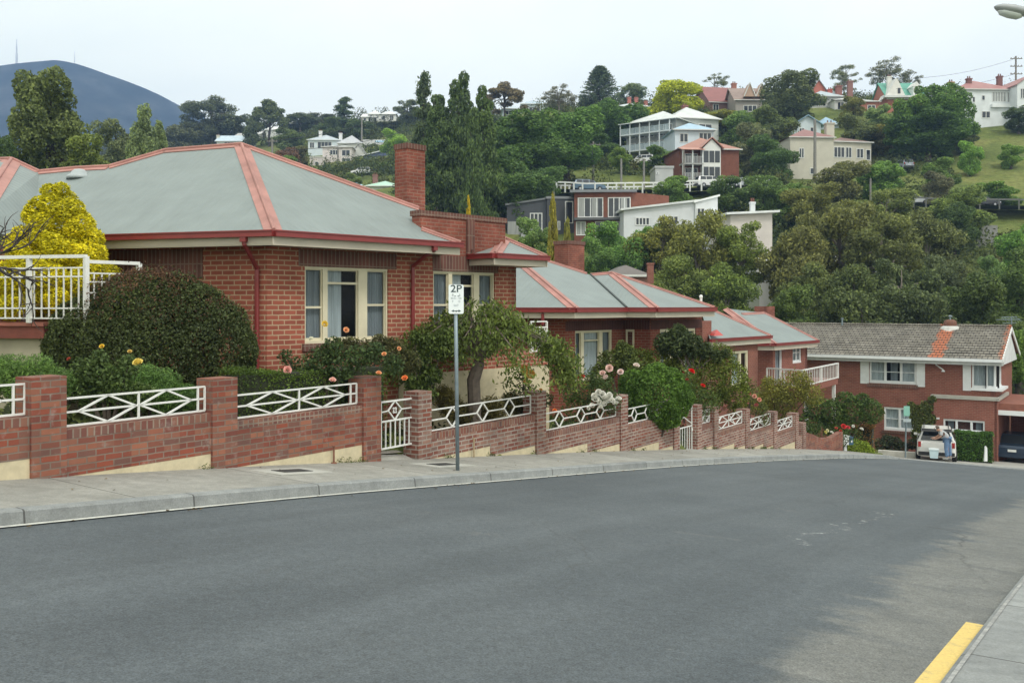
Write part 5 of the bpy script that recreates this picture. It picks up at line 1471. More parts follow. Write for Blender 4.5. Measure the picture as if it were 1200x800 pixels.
# TV aerial
AT = thing('tv_aerial', SN(50.5, 4.6, -2.8), 'television aerial on a mast at the right gable of the street end house', 'aerial')
c = SN(50.5, 3.95, -2.2); q = P(1181.5, 374.5, c.y)
m = MB(); m.tube([c, Vector((c.x, c.y, q.z+.15))], .03, 6); m.build('mast', GALV, AT)
m = MB(); hh = Vector((c.x, c.y, q.z))
for dz, L in ((0, .9), (.14, .6), (-.2, .55)):
    m.tube([hh+Vector((-L, -.1, dz)), hh+Vector((L*.6, .1, dz+.02))], .018, 5)
for i in range(6):
    b = hh+Vector((-.4+i*.16, 0, .02)); m.tube([b-ZU*.12+Vector((0, -.3, 0)), b+ZU*.1+Vector((0, .3, 0))], .01, 4)
m.build('antenna', GALV, AT)
# carport
CPT = thing('carport', SN(45, 8, -8.3), 'open brick carport with white fascia beside the street end house', 'carport')
zc = (HY-489)/FPX*45.5
m = MB(); m.wb(SN(44.7, 3.92, 0), UN, 0, 8, zc-.07, zc+.16, -6, 0); m.build('fascia', WFRAME, CPT)
m = MB(); m.wb(SN(44.8, 3.92, 0), UN, 0.0, 8, zc+.16, zc+.5, -6, -.02); m.build('parapet', plain('terracotta_parapet', (.24, .09, .06), .8, .2, 3), CPT)
m = MB(); m.wb(SN(50.5, 3.92, 0), UN, 0, 8, zgb, zc-.07, -.2, 0); m.wb(SN(44.9, 11.7, 0), UN, 0, .25, zgb, zc-.07, -5, 0); m.build('wall', BRB, CPT)
# ---------------------------------------------------------------- vehicles
def ring(y, zb, zt, hb, ht, r=.08):
    k = []
    for sx, hw, z, a0 in ((1, hb, zb, 270), (1, ht, zt, 0), (-1, ht, zt, 90), (-1, hb, zb, 180)):
        for a in (0, 30, 60, 90):
            cx_, cz_ = sx*(hw-r), z+(r if z == zb else -r)
            k.append(Vector((cx_+r*math.cos(R(a0+a)), y, cz_+r*math.sin(R(a0+a)))))
    return k
def loft(m, rings):
    i0 = len(m.v); n = len(rings[0])
    for r_ in rings: m.v += r_
    for a in range(len(rings)-1):
        for b in range(n):
            c = (b+1) % n; m.f.append([i0+a*n+b, i0+(a+1)*n+b, i0+(a+1)*n+c, i0+a*n+c])
    m.f.append([i0+b for b in range(n)]); m.f.append([i0+(len(rings)-1)*n+b for b in reversed(range(n))])
CARP = objcol('car_paint', .25, .02, 1); LAMP = plain('tail_lamp', (.32, .02, .015), .25); DARKP = plain('dark_plastic', (.025, .025, .027), .5); CHROME = plain('rim_metal', (.45, .46, .48), .3, metal=.8)
HEADL = plain('headlamp_glass', (.6, .62, .64), .1); PLATE = plain('number_plate', (.7, .72, .7), .4)
def car(loc, rz, col, label, wagon=True, name='parked_car', group=None, hatch=False, detail=True, L=4.5):
    t = thing(name, loc, label, 'car', group, rz)
    h = L/2
    m = MB()
    if wagon:
        loft(m, [ring(-h, .5, 1.0, .74, .74), ring(-h+.08, .36, 1.08, .84, .83), ring(-h+.6, .33, 1.1, .88, .86), ring(.6, .33, 1.08, .88, .86), ring(1.4, .34, 1.02, .87, .82), ring(h-.12, .36, .9, .84, .76), ring(h, .48, .78, .74, .68)])
        top = [ring(-h+.1, 1.05, 1.12, .82, .81, .03), ring(-h+.3, 1.05, 1.6, .82, .64, .06), ring(-h+.6, 1.05, 1.66, .83, .65, .06), ring(.0, 1.05, 1.66, .83, .65, .06), ring(.45, 1.04, 1.55, .82, .64, .06), ring(1.1, 1.02, 1.06, .8, .79, .03)]
    else:
        loft(m, [ring(-h, .45, .82, .72, .7), ring(-h+.1, .32, .93, .83, .8), ring(-h+.9, .3, .96, .86, .83), ring(.7, .3, .93, .86, .82), ring(1.4, .3, .86, .85, .79), ring(h-.12, .32, .74, .82, .72), ring(h, .42, .64, .72, .64)])
        top = [ring(-h+.55, .9, .96, .78, .77, .03), ring(-h+1.15, .9, 1.38, .79, .6, .06), ring(-.1, .9, 1.42, .8, .6, .06), ring(.35, .9, 1.36, .79, .6, .06), ring(1.15, .86, .9, .77, .76, .03)]
    m.build('body', CARP, t, local=True, smooth=False, color=col)
    m = MB(); loft(m, top); cb = m.build('cabin', CARP, t, local=True, color=col)
    # glass
    m = MB()
    def lerp(a, b, u): return a+(b-a)*u
    zt = 1.58 if wagon else 1.34; zb = 1.13 if wagon else .98
    ya, yb = (-h+.32, .75) if wagon else (-h+1.0, .75)
    for sx in (-1, 1):
        xb, xt = (.823, .672) if wagon else (.785, .628)
        cuts = [ya, lerp(ya, yb, .34), lerp(ya, yb, .68), yb] if wagon else [ya, lerp(ya, yb, .48), yb]
        for i in range(len(cuts)-1):
            y0, y1 = cuts[i]+.035, cuts[i+1]-.035
            ty0, ty1 = max(y0, ya+.12), min(y1, yb-.35 if i == len(cuts)-2 else y1)
            q = [Vector((sx*xb, y0, zb)), Vector((sx*xb, y1, zb)), Vector((sx*xt, ty1, zt)), Vector((sx*xt, ty0, zt))]
            m.prism(q if sx > 0 else q[::-1], Vector((sx*.01, 0, .004)))
    if wagon: q = [Vector((-.70, -h+.115, 1.15)), Vector((.70, -h+.115, 1.15)), Vector((.56, -h+.275, 1.57)), Vector((-.56, -h+.275, 1.57))]
    else: q = [Vector((-.66, -h+.6, .98)), Vector((.66, -h+.6, .98)), Vector((.52, -h+1.06, 1.34)), Vector((-.52, -h+1.06, 1.34))]
    m.prism(q, (0, -.03, .01))
    q = [Vector((.68, 1.06 if wagon else 1.1, 1.1 if wagon else .93)), Vector((-.68, 1.06 if wagon else 1.1, 1.1 if wagon else .93)), Vector((-.55, .52 if wagon else .42, 1.53 if wagon else 1.33)), Vector((.55, .52 if wagon else .42, 1.53 if wagon else 1.33))]
    m.prism(q, (0, .03, .02))
    m.build('window', DARKG, t, local=True)
    for sx in (-1, 1):
        m = MB(); zz = (.82, 1.08) if wagon else (.68, .86)
        m.box((sx*.74, -h+.035, sum(zz)/2), (.13, .1, zz[1]-zz[0])); m.build('taillight', LAMP, t, local=True)
        m = MB(); m.box((sx*.6, h-.05, .72 if wagon else .62), (.26, .12, .13)); m.build('headlight', HEADL, t, local=True)
        for yy in (-h+.85, h-.9):
            m = MB(); rr = .35 if wagon else .31
            i = len(m.v)
            prof = [(.0, -.02), (rr*.62, -.02), (rr*.66, .0), (rr*.92, .0), (rr, .04), (rr, .17), (rr*.92, .2), (0, .2)]
            kk = 18
            for r_, d_ in prof:
                for b in range(kk):
                    an = 6.2832*b/kk; m.v.append(Vector((sx*(.9-d_), yy+r_*math.cos(an), rr+r_*math.sin(an))))
            for a in range(len(prof)-1):
                for b in range(kk):
                    e = (b+1) % kk; m.f.append([i+a*kk+b, i+a*kk+e, i+(a+1)*kk+e, i+(a+1)*kk+b])
            wl_ = m.build('wheel', RUB, t, local=True)
            m = MB(); i = 0
            for r_, d_ in ((.0, -.03), (rr*.3, -.03), (rr*.58, -.012), (rr*.6, .02)):
                for b in range(kk):
                    an = 6.2832*b/kk; m.v.append(Vector((sx*(.9-d_), yy+r_*math.cos(an), rr+r_*math.sin(an))))
            for a in range(3):
                for b in range(kk):
                    e = (b+1) % kk; m.f.append([a*kk+b, a*kk+e, (a+1)*kk+e, (a+1)*kk+b])
            m.build('rim', CHROME, wl_, local=True)
    m = MB()
    m.box((0, -h-.02, .5 if wagon else .46), (1.6, .14, .17)); m.box((0, h+.01, .46), (1.55, .14, .17))
    m.build('bumper', CARP if not wagon else DARKP, t, local=True, color=col)
    m = MB(); m.box((-.18 if hatch else 0, -h-.05, .75 if wagon else .7), (.38, .02, .12)); m.build('number_plate', PLATE, t, local=True)
    if not wagon: m = MB(); m.box((0, h+.09, .5), (.38, .02, .12)); m.build('number_plate', PLATE, t, local=True)
    for sx in (-1, 1):
        m = MB(); m.box((sx*.95, .72, 1.08 if wagon else .98), (.16, .07, .12)); m.build('wing_mirror', CARP, t, local=True, color=col)
    if hatch:
        m = MB(); q = [Vector((-.62, -h+.3, 1.67)), Vector((.62, -h+.3, 1.67)), Vector((.64, -h-.12, 1.72)), Vector((-.64, -h-.12, 1.72))]
        m.prism(q, (0, 0, .05)); m.prism([Vector((-.64, -h-.12, 1.72)), Vector((.64, -h-.12, 1.72)), Vector((.64, -h-.16, 1.63)), Vector((-.64, -h-.16, 1.63))], (0, .03, .03)); m.build('rear_hatch', DARKP, t, local=True)
        m = MB()
        for sx in (-1, 1): m.tube([(sx*.55, -h+.6, 1.68), (sx*.55, -h+.62, 1.74), (sx*.55, .1, 1.74), (sx*.55, .12, 1.68)], .02, 6)
        m.build('roof_rail', DARKP, t, local=True)
        m = MB(); m.box((0, -h-.005, .9), (1.2, .02, .3)); m.build('tailgate', CARP, t, local=True, color=col)
    return t
cp = P(1097, 541.5, 45.6); 
sc_, nc_ = to_sn(cp.x, cp.y)
car((cp.x, cp.y, pathz(sc_, 0)), R(-24), (.72, .72, .70), 'white station wagon parked at the street end with its rear glass hatch raised', True, 'parked_car', hatch=True).scale = (.97, .97, .92)
bp_ = P(1193, 543, 48.8); s_, n_2 = to_sn(bp_.x, bp_.y)
car((bp_.x, bp_.y, pathz(s_, 0)), R(-35), (.022, .038, .065), 'dark blue sedan parked inside the shaded carport', False)
# container by the feet
bt = P(1094.5, 541.5, 42.8); s_, n_2 = to_sn(bt.x, bt.y); zb_ = pathz(s_, 0)
t = thing('storage_tub', (bt.x, bt.y, zb_), 'pale blue plastic tub on the ground behind the white wagon', 'tub', rz=R(-24))
m = MB(); m.prism([(-.17, -.13, 0), (.17, -.13, 0), (.17, .13, 0), (-.17, .13, 0)], (0, 0, .01))
i = len(m.v); 
for (x0, z0), (x1, z1) in (((.16, .0), (.20, .36)), ((.20, .36), (.215, .36)), ((.215, .36), (.215, .385)), ((.215, .385), (.19, .385)), ((.19, .385), (.15, .02))):
    for sx, sy, ex, ey in ((-1, -1, 1, -1), (1, -1, 1, 1), (1, 1, -1, 1), (-1, 1, -1, -1)):
        m.poly([(sx*x0, sy*(x0-.04), z0), (ex*x0, ey*(x0-.04), z0), (ex*x1, ey*(x1-.04), z1), (sx*x1, sy*(x1-.04), z1)])
m.build('tub_body', plain('tub_plastic', (.52, .66, .72), .4, .05), t, local=True)
m = MB(); m.box((0, 0, .40), (.44, .36, .03)); m.box((0, 0, .42), (.36, .28, .02)); m.build('lid', plain('tub_lid', (.72, .78, .80), .4, .05), t, local=True)

# ---------------------------------------------------------------- person
def skin_obj(name, verts, edges, radii, mat, parent=None, root=0, sub=2):
    me = bpy.data.meshes.new(name); me.from_pydata(verts, edges, []); me.update()
    o = bpy.data.objects.new(name, me); COL.objects.link(o)
    sm = o.modifiers.new('skin', 'SKIN'); sm.use_smooth_shade = True; sm.branch_smoothing = .6
    sv = me.skin_vertices[0].data
    for i, r_ in enumerate(radii): sv[i].radius = r_ if isinstance(r_, tuple) else (r_, r_)
    for v in sv: v.use_root = False
    sv[root].use_root = True
    ss_ = o.modifiers.new('sub', 'SUBSURF'); ss_.levels = sub; ss_.render_levels = sub
    me.materials.append(mat)
    if parent: o.parent = parent
    return o
SKIN = plain('skin', (.48, .27, .19), .55, .08, 12); SHIRT = plain('grey_shirt', (.36, .37, .38), .9, .12, 14); JEAN = plain('blue_jeans', (.12, .20, .34), .9, .2, 12); HAIR = plain('grey_brown_hair', (.11, .075, .055), .8, .3, 30); SHOE = plain('shoe', (.35, .35, .34), .7)
pf = P(1109.5, 541.6, 42.75); s_, n_2 = to_sn(pf.x, pf.y); pzz = pathz(s_, 0)
# body frame: x right, z up, figure faces left and away (towards the open tailgate)
BV = [(0, 0, .92), (-.06, .03, 1.04), (-.15, .06, 1.15), (-.24, .09, 1.24), (-.31, .12, 1.27), (-.37, .14, 1.28), (-.43, .15, 1.34),           # 0-6 spine, neck, head
      (.02, -.10, .89), (.02, -.11, .50), (.06, -.12, .09), (-.07, -.10, .04),
      (.03, .11, .89), (.12, .12, .50), (.15, .13, .09), (.03, .15, .04),
      (-.21, -.13, 1.24), (-.24, -.19, 1.02), (-.43, -.09, .90), (-.51, -.06, .89),
      (-.27, .27, 1.24), (-.32, .30, 1.04), (-.50, .20, .92), (-.58, .17, .91)]
BE = [(0,1),(1,2),(2,3),(3,4),(4,5),(5,6),(0,7),(7,8),(8,9),(9,10),(0,11),(11,12),(12,13),(13,14),(3,15),(15,16),(16,17),(17,18),(3,19),(19,20),(20,21),(21,22)]
BRd = [.13,.125,.135,.12,.06,.075,.082, .085,.062,.042,.035, .085,.062,.042,.035, .058,.045,.034,.03, .058,.045,.034,.03]
for hand, base in ((18, -1), (22, 1)):
    hx, hy, hz = BV[hand]
    for k_, (dy, L_) in enumerate(((-.03, .065), (-.01, .075), (.01, .07), (.03, .055))):
        a = len(BV); BV += [(hx-.03, hy+dy, hz), (hx-.03-L_*.6, hy+dy*1.2, hz-.008), (hx-.03-L_, hy+dy*1.2, hz-.03)]
        BE += [(hand, a), (a, a+1), (a+1, a+2)]; BRd += [.011, .0095, .008]
    a = len(BV); BV += [(hx+.0, hy-.045*base, hz), (hx-.04, hy-.06*base, hz-.015)]; BE += [(hand, a), (a, a+1)]; BRd += [.012, .009]
person = skin_obj('person', BV, BE, BRd, SKIN)
person.location = (pf.x, pf.y, pzz); person.rotation_euler = (0, 0, R(-28))
tag(person, 'person in grey t-shirt and blue jeans bending over the open tailgate of the white wagon', 'person')
o = skin_obj('t_shirt', [(.0, 0, .90), (-.06, .03, 1.04), (-.15, .06, 1.15), (-.24, .09, 1.24), (-.28, .105, 1.255), (-.21, -.13, 1.24), (-.235, -.185, 1.05), (-.27, .27, 1.24), (-.315, .30, 1.07)],
     [(0,1),(1,2),(2,3),(3,4),(3,5),(5,6),(3,7),(7,8)], [.185,.165,.165,.15,.09,.09,.085,.09,.085], SHIRT, person)
o = skin_obj('jeans', [(0, 0, .97), (.01, -.10, .88), (-.02, -.11, .50), (.03, -.12, .10), (.02, .11, .88), (.10, .12, .50), (.13, .13, .10)],
     [(0,1),(1,2),(2,3),(0,4),(4,5),(5,6)], [.175,.125,.098,.085,.125,.098,.085], JEAN, person)
m = MB()
for (x, y) in ((.0, -.12), (.10, .135)):
    m.prism([(x-.16, y-.045, 0), (x+.07, y-.045, 0), (x+.07, y+.045, 0), (x-.16, y+.045, 0)], (0, 0, .05)); m.prism([(x-.06, y-.04, .05), (x+.07, y-.04, .05), (x+.07, y+.04, .05), (x-.06, y+.04, .05)], (0, 0, .05))
m.build('shoe', SHOE, person, local=True)
bm = bmesh.new(); bmesh.ops.create_icosphere(bm, subdivisions=2, radius=.1)
for v in bm.verts:
    v.co = Vector((v.co.x*1.05+.022, v.co.y*.98, v.co.z*1.02+.025))
bmesh.ops.delete(bm, geom=[v for v in bm.verts if v.co.x < -.045 and v.co.z < .07], context='VERTS')
bmesh.ops.delete(bm, geom=[v for v in bm.verts if v.co.z < -.06], context='VERTS')
me = bpy.data.meshes.new('hair'); bm.to_mesh(me); bm.free(); me.materials.append(HAIR)
o = bpy.data.objects.new('hair', me); COL.objects.link(o); o.parent = person; o.location = (-.43, .15, 1.355)
m = MB()
for a in (-.03, .03): m.lathe((-.515, .15+a, 1.36), [(.0, -.01), (.01, 0), (.0, .01)], 8)
m.build('eye', DARKP, person, local=True)
m = MB(); m.prism([(-.51, .14, 1.33), (-.51, .16, 1.33), (-.505, .15, 1.37)], (-.035, 0, -.008)); m.build('nose', SKIN, person, local=True)

# ---------------------------------------------------------------- small street things
sp = P(1061, 540, 42.0); s_, n_2 = to_sn(sp.x, sp.y); zq = pathz(s_, 0)
t = thing('street_sign', (sp.x, sp.y, zq), 'pale green sign plate on a thin grey post left of the white wagon', 'sign')
tp = P(1062, 475, 42.0)
m = MB(); m.tube([(sp.x, sp.y, zq-.1), (tp.x, tp.y, tp.z)], .035, 8); m.build('pole', GALV, t)
m = MB(); m.box((tp.x, tp.y-.05, tp.z-.24), (.27, .012, .44)); m.build('sign_plate', plain('sign_green', (.22, .46, .38), .4, .05), t)
m = MB(); m.box((tp.x+.02, tp.y-.05, tp.z-.66), (.34, .012, .14)); m.build('lower_plate', plain('sign_grey', (.38, .44, .46), .4, .05), t)
lb = SN(31.3, -.15); lz = gz(lb.x, lb.y)
t = thing('letterbox', (lb.x, lb.y, lz), 'small white and blue letterbox behind the low curved wall', 'letterbox')
q = P(990.5, 515.5, lb.y)
m = MB(); m.box((q.x, q.y, q.z), (.20, .3, .34)); m.box((q.x, q.y, q.z+.185), (.24, .34, .03)); m.build('box', WFRAME, t)
m = MB(); m.box((q.x+.2, q.y, q.z-.01), (.16, .3, .32)); m.build('side_panel', plain('letterbox_blue', (.05, .13, .22), .5), t)
m = MB(); m.box((q.x+.2, q.y-.155, q.z-.03), (.07, .012, .09)); m.build('number_plate', WFRAME, t)
m = MB(); m.box((q.x, q.y, (q.z-.17+lz)/2), (.1, .1, q.z-.17-lz+.1)); m.build('post', WFRAME, t)
# white guide post beside the hedge
gp = P(1155.5, 538, 43.8); s_, n_2 = to_sn(gp.x, gp.y); zq = pathz(s_, 0)
m = MB(); m.prism([(gp.x-.07, gp.y, zq), (gp.x+.07, gp.y, zq), (gp.x+.06, gp.y, zq+.62), (gp.x, gp.y, zq+.72), (gp.x-.03, gp.y, zq+.66)], (0, .09, 0)); o = m.build('guide_post', WFRAME); tag(o, 'short white guide post at the right end of the front hedge', 'post')
ha, hb = P(1119, 0, 45.8), P(1163, 0, 45.2); s1_, _ = to_sn(ha.x, ha.y)
hedge('hedge', Vector((ha.x, ha.y, -D(s1_)-.05)), Vector((hb.x, hb.y, -D(s1_)-.05)), 1.3, .8, 0, (.045, .10, .022), 'square clipped green hedge under the small ground floor window', 9000, .09, 51)
bush('climber', pxlobes(47.6, [(1078, 485, 11), (1085, 478, 9), (1072, 490, 7), (1080, 498, 10), (1088, 492, 9), (1068, 476, 6), (1076, 508, 9), (1092, 468, 5), (1084, 515, 8)], .35), 4200, .13, .08, (.075, .095, .03), 'climbing vine covering the brickwork between the two lower windows', 'climber', 52, shell=.4, cull=.3)
bush('shrub', pxlobes(46.8, [(1040, 516, 8), (1050, 518, 7), (1032, 520, 8), (1045, 524, 8), (1070, 520, 7), (1058, 524, 7)], .7), 2500, .11, .06, (.045, .06, .035), 'low dark shrubs along the foot of the street end house', seed=53, shell=.5, cull=.5)
m = MB(); a_, b_ = P(1029, 527.5, 45.6), P(1078, 531, 44.8)
pa_, pb_ = Vector((a_.x, a_.y, 0)), Vector((b_.x, b_.y, 0)); dd = (pb_-pa_).normalized()
m.wb(pa_, dd, 0, (pb_-pa_).length, -8.6, a_.z, -.3, 0); o = m.build('retaining_wall', plain('pale_kerb', (.45, .44, .40), .8, .15)); tag(o, 'low pale garden edging wall left of the white wagon', 'garden wall')
m = MB(); c1_ = SN(36.6, -.4); m.box((c1_.x, c1_.y, -D(36.6)+.25), (.35, .35, .6)); o = m.build('gate_pillar', BRF); tag(o, 'short brick pillar beside the brownish hedge', 'pillar')

# street lamp, pole outside the frame on the right
LZ = 14.0; lx = P(1168, 8, LZ); pole_n = 9.9
sL, nL = to_sn(lx.x, lx.y); pb_ = SN(sL, pole_n, 0); zb_ = roadz(sL, 9.08)+.08
t = thing('street_lamp', (pb_.x, pb_.y, zb_), 'grey street lamp head reaching in at the top right corner', 'street lamp')
hd = P(1165, 8, LZ); he = P(1206, 16, LZ+.0)
ad = (he-hd).normalized()
m = MB(); m.tube([(pb_.x, pb_.y, zb_), (pb_.x, pb_.y, he.z-1.2)], [.09, .065], 12)
m.tube([(pb_.x, pb_.y, he.z-1.2), (pb_.x-.05, pb_.y, he.z-.5), (pb_.x-.35, pb_.y*.5+he.y*.5, he.z-.1), he+ad*.1], .04, 10); m.build('pole', GALV, t, smooth=True)
def body_along(m, p, d, prof, k=14, flat=.6):
    d = Vector(d).normalized(); s_ = d.cross(ZU).normalized(); u_ = s_.cross(d)
    i = len(m.v)
    for x, r_ in prof:
        for b in range(k):
            an = 6.2832*b/k; m.v.append(Vector(p)+d*x+s_*(r_*math.cos(an))+u_*(r_*flat*math.sin(an)))
    for a in range(len(prof)-1):
        for b in range(k):
            e = (b+1) % k; m.f.append([i+a*k+b, i+a*k+e, i+(a+1)*k+e, i+(a+1)*k+b])
    m.f.append([i+b for b in reversed(range(k))]); m.f.append([i+(len(prof)-1)*k+b for b in range(k)])
m = MB(); body_along(m, hd, ad, [(0, .01), (.03, .05), (.1, .1), (.25, .13), (.42, .12), (.52, .07), (.62, .045)]); m.build('lamp_head', plain('lamp_grey', (.34, .36, .38), .45, .1, 5), t, smooth=True)
m = MB(); body_along(m, hd+ad*.06-ZU*.05, ad+Vector((0, 0, -.05)), [(0, .02), (.05, .07), (.18, .09), (.3, .08), (.36, .03)], flat=.75); m.build('lamp_lens', plain('lamp_glass', (.62, .66, .66), .2, .05), t, smooth=True)
# ---------------------------------------------------------------- hillside houses
def sk(h): 
    h = h.lstrip('#'); f = lambda v: (v/12.92 if v <= .04045 else ((v+.055)/1.055)**2.4)
    return tuple(f(int(h[i:i+2], 16)/255) for i in (0, 2, 4))
HOUSES = []
WINF = plain('window_frame_white', (.66, .67, .66), .5)
def hh(name, label, x0, x1, ye, yb, Z, ang=0, depth=8, wall_c=(.6, .6, .58), roof_c=(.4, .2, .17), roof='hip', rh=1.8, ov=.4, wins=(), chim=(), wmat=None, group=None, fas=(.6, .6, .58), cat='house', nowall=False):
    """x0,x1: pixel columns of the facade ends; ye, yb: pixel rows of eave and ground at x0; ang: facade turns away to the right"""
    d = Vector((math.cos(R(ang)), math.sin(R(ang)), 0)); nrm = Vector((d.y, -d.x, 0)); B = -nrm
    A = P(x0, ye, Z); zb = P(x0, yb, Z).z; ze_ = A.z; A.z = 0
    C = level(A, d, x1); W_ = (C-A).length
    HOUSES.append((x0, x1, Z))
    t = thing(name, (A+C)/2*1+ZU*zb, label, cat, group)
    m = MB()
    gmin = min(gz(q.x, q.y) for q in (A, C, A+B*depth, C+B*depth))
    zl = min(zb, gmin)-.5
    m.wb(A, d, 0, W_, zl, ze_, -depth, 0)
    if roof in ('gf', 'gs'):
        if roof == 'gf': pr = [(A+ZU*ze_), (C+ZU*ze_), ((A+C)/2+ZU*(ze_+rh))]; m.prism(pr, B*depth)
        else: pr = [A+ZU*ze_, A+B*depth+ZU*ze_, A+B*depth/2+ZU*(ze_+rh)]; m.prism(pr, d*W_)
    m.build('wall', wmat or OBJ, t, color=wall_c)
    m = MB()
    q = lambda u, v, z: A+d*u+B*v+ZU*z
    e = ze_; o_ = ov
    c00, c10, c11, c01 = q(-o_, -o_, e), q(W_+o_, -o_, e), q(W_+o_, depth+o_, e), q(-o_, depth+o_, e)
    if roof == 'hip':
        if W_ >= depth:
            k = (depth/2+o_); r0_, r1_ = q(-o_+k, depth/2, e+rh), q(W_+o_-k, depth/2, e+rh)
            m.poly([c00, c10, r1_, r0_]); m.poly([c10, c11, r1_]); m.poly([c11, c01, r0_, r1_]); m.poly([c01, c00, r0_])
        else:
            k = (W_/2+o_); r0_, r1_ = q(W_/2, -o_+k, e+rh), q(W_/2, depth+o_-k, e+rh)
            m.poly([c00, c10, r0_]); m.poly([c10, c11, r1_, r0_]); m.poly([c11, c01, r1_]); m.poly([c01, c00, r0_, r1_])
        m.poly([c01, c11, c10, c00])
    elif roof == 'gs':
        g = rh/(depth/2); r0_, r1_ = q(-o_, depth/2, e+rh+.05), q(W_+o_, depth/2, e+rh+.05); dz = ZU*(-g*o_+.05)
        m.prism([c00+dz, c10+dz, r1_, r0_], ZU*.12); m.prism([c11+dz, c01+dz, r0_, r1_], ZU*.12)
    elif roof == 'gf':
        g = rh/(W_/2); r0_, r1_ = q(W_/2, -o_, e+rh+.05), q(W_/2, depth+o_, e+rh+.05); dz = ZU*(-g*o_+.05)
        m.prism([c10+dz, c11+dz, r1_, r0_], ZU*.12); m.prism([c01+dz, c00+dz, r0_, r1_], ZU*.12)
    elif roof == 'flat':
        m.prism([c00, c10, c11, c01], ZU*.3)
    elif roof == 'skl':    # rises to the right
        m.prism([c00, c10+ZU*rh, c11+ZU*rh, c01], ZU*.22); 
    elif roof == 'skb':    # rises to the back
        m.prism([c00, c10, c11+ZU*rh, c01+ZU*rh], ZU*.22)
    rf = m.build('roof', OBJROOF, t, color=roof_c)
    if roof in ('skl',):
        m = MB(); m.prism([A+ZU*(ze_-.01), C+ZU*(ze_-.01), C+ZU*(ze_+rh)], B*depth); m.build('wall', wmat or OBJ, t, color=wall_c)
    if roof == 'skb':
        m = MB(); m.prism([A+ZU*(ze_-.01), A+B*depth+ZU*(ze_-.01), A+B*depth+ZU*(ze_+rh)], d*W_); m.build('wall', wmat or OBJ, t, color=wall_c)
    if roof in ('hip', 'gs'):
        m = MB(); zz = c00.z+(dz.z if roof == 'gs' else 0)
        m.wb(A-d*o_+nrm*o_, d, 0, W_+2*o_, zz-.14, zz+.02, -.02, .07)
        m.build('gutter', OBJ, t, color=fas)
    H = ze_-zb
    for wd in wins:
        face, u0, u1, v0, v1 = wd[:5]; kind = wd[5] if len(wd) > 5 else 'd'; nm = wd[6] if len(wd) > 6 else 2
        if face == 'f': p0_, dd_, L_ = A, d, W_
        elif face == 'r': p0_, dd_, L_ = C, B, depth
        else: p0_, dd_, L_ = A+B*depth, -B, depth
        a_, b_ = u0*L_, u1*L_; z0_, z1_ = zb+v0*H, zb+v1*H
        f = MB(); fw = .1
        f.wb(p0_, dd_, a_, b_, z0_, z0_+fw, -.05, .07); f.wb(p0_, dd_, a_, b_, z1_-fw, z1_, -.05, .07)
        for i in range(nm+1):
            x = a_+(b_-a_-fw)*i/nm; f.wb(p0_, dd_, x, x+fw, z0_+fw, z1_-fw, -.05, .068)
        fo = f.build('window', WINF if kind != 'k' else DARKP, t)
        g = MB(); g.wb(p0_, dd_, a_+.05, b_-.05, z0_+.05, z1_-.05, -.04, .03); g.build('pane', PALEG if kind == 'n' else DARKG, fo)
    for c_ in chim:
        u, v, z1_, w_, col = c_; m = MB(); pc = q(u*W_, v*depth, 0)
        m.box((pc.x, pc.y, ze_+(rh*.3+z1_)/2), (w_, w_*.8, z1_-rh*.3+ .6), (d, B, ZU)); m.box((pc.x, pc.y, ze_+z1_+.25), (w_*1.2, w_, .22), (d, B, ZU)); ch = m.build('chimney', OBJ, rf, color=col)
        m = MB()
        for s_ in (-.22, .22): m.lathe(pc+d*s_*w_+ZU*(ze_+z1_+.36), [(.12, 0), (.10, .4), (.12, .42)], 8)
        m.build('chimney_pot', plain('pot'+str(len(bpy.data.objects)), (.35, .14, .09), .8) if False else MATS['flue_terracotta'], ch)
    t['W'] = W_; 
    del t['W']
    return dict(t=t, A=A, C=C, d=d, B=B, W=W_, ze=ze_, zb=zb, H=H, n=nrm, q=q, rf=rf)
WB = (.60, .64, .66)
REDCH = (.24, .09, .07)
# big two storey veranda house
h = hh('veranda_house', 'large pale two storey house with white hipped roof and double verandas on the hill', 734, 792, 146, 184, 167, -36, 13, (.30, .31, .30), (.60, .62, .61), 'hip', 2.6, .5,  # wall colour darkened to hold the shade of the veranda recess
       [('f', a, a+.13, v, v+.34, 'd', 1) for a in (.06, .25, .44, .63, .8) for v in (.05, .52)])
def veranda(h, u0, u1, dep, levels, col, railc, posts, roof_c):
    t = h['t']; A, d, n, W_ = h['A'], h['d'], h['n'], h['W']
    a_, b_ = u0*W_, u1*W_
    for z in levels: m = MB(); m.wb(A, d, a_, b_, h['zb']+z-.22, h['zb']+z, 0, dep); m.build('veranda_floor', OBJ, t, color=col)
    for i in range(posts+1):
        x = a_+(b_-a_-.16)*i/posts; m = MB(); m.wb(A, d, x, x+.16, h['zb']-1, h['ze']-.5, dep-.2, dep-.04); m.build('veranda_post', OBJ, t, color=(.60, .63, .63))
    m = MB()
    for z in levels:
        m.wb(A, d, a_, b_, h['zb']+z+.92, h['zb']+z+1.0, dep-.14, dep-.06); k = int((b_-a_)/.22)
        for i in range(k): x = a_+(b_-a_)*i/k; m.wb(A, d, x, x+.12, h['zb']+z, h['zb']+z+.92, dep-.12, dep-.08)
    m.build('veranda_railing', OBJ, t, color=railc)
    m = MB(); z = h['ze']-.5
    q = [A+d*(a_-.2)+n*(dep+.3)+ZU*z, A+d*(b_+.2)+n*(dep+.3)+ZU*z, A+d*(b_+.2)+ZU*(z+.55), A+d*(a_-.2)+ZU*(z+.55)]
    m.prism(q, ZU*.1); m.build('veranda_roof', OBJROOF, t, color=roof_c)
veranda(h, 0, 1, 2.4, (.6, 3.5), (.5, .54, .55), (.42, .50, .53), 5, (.70, .73, .73))
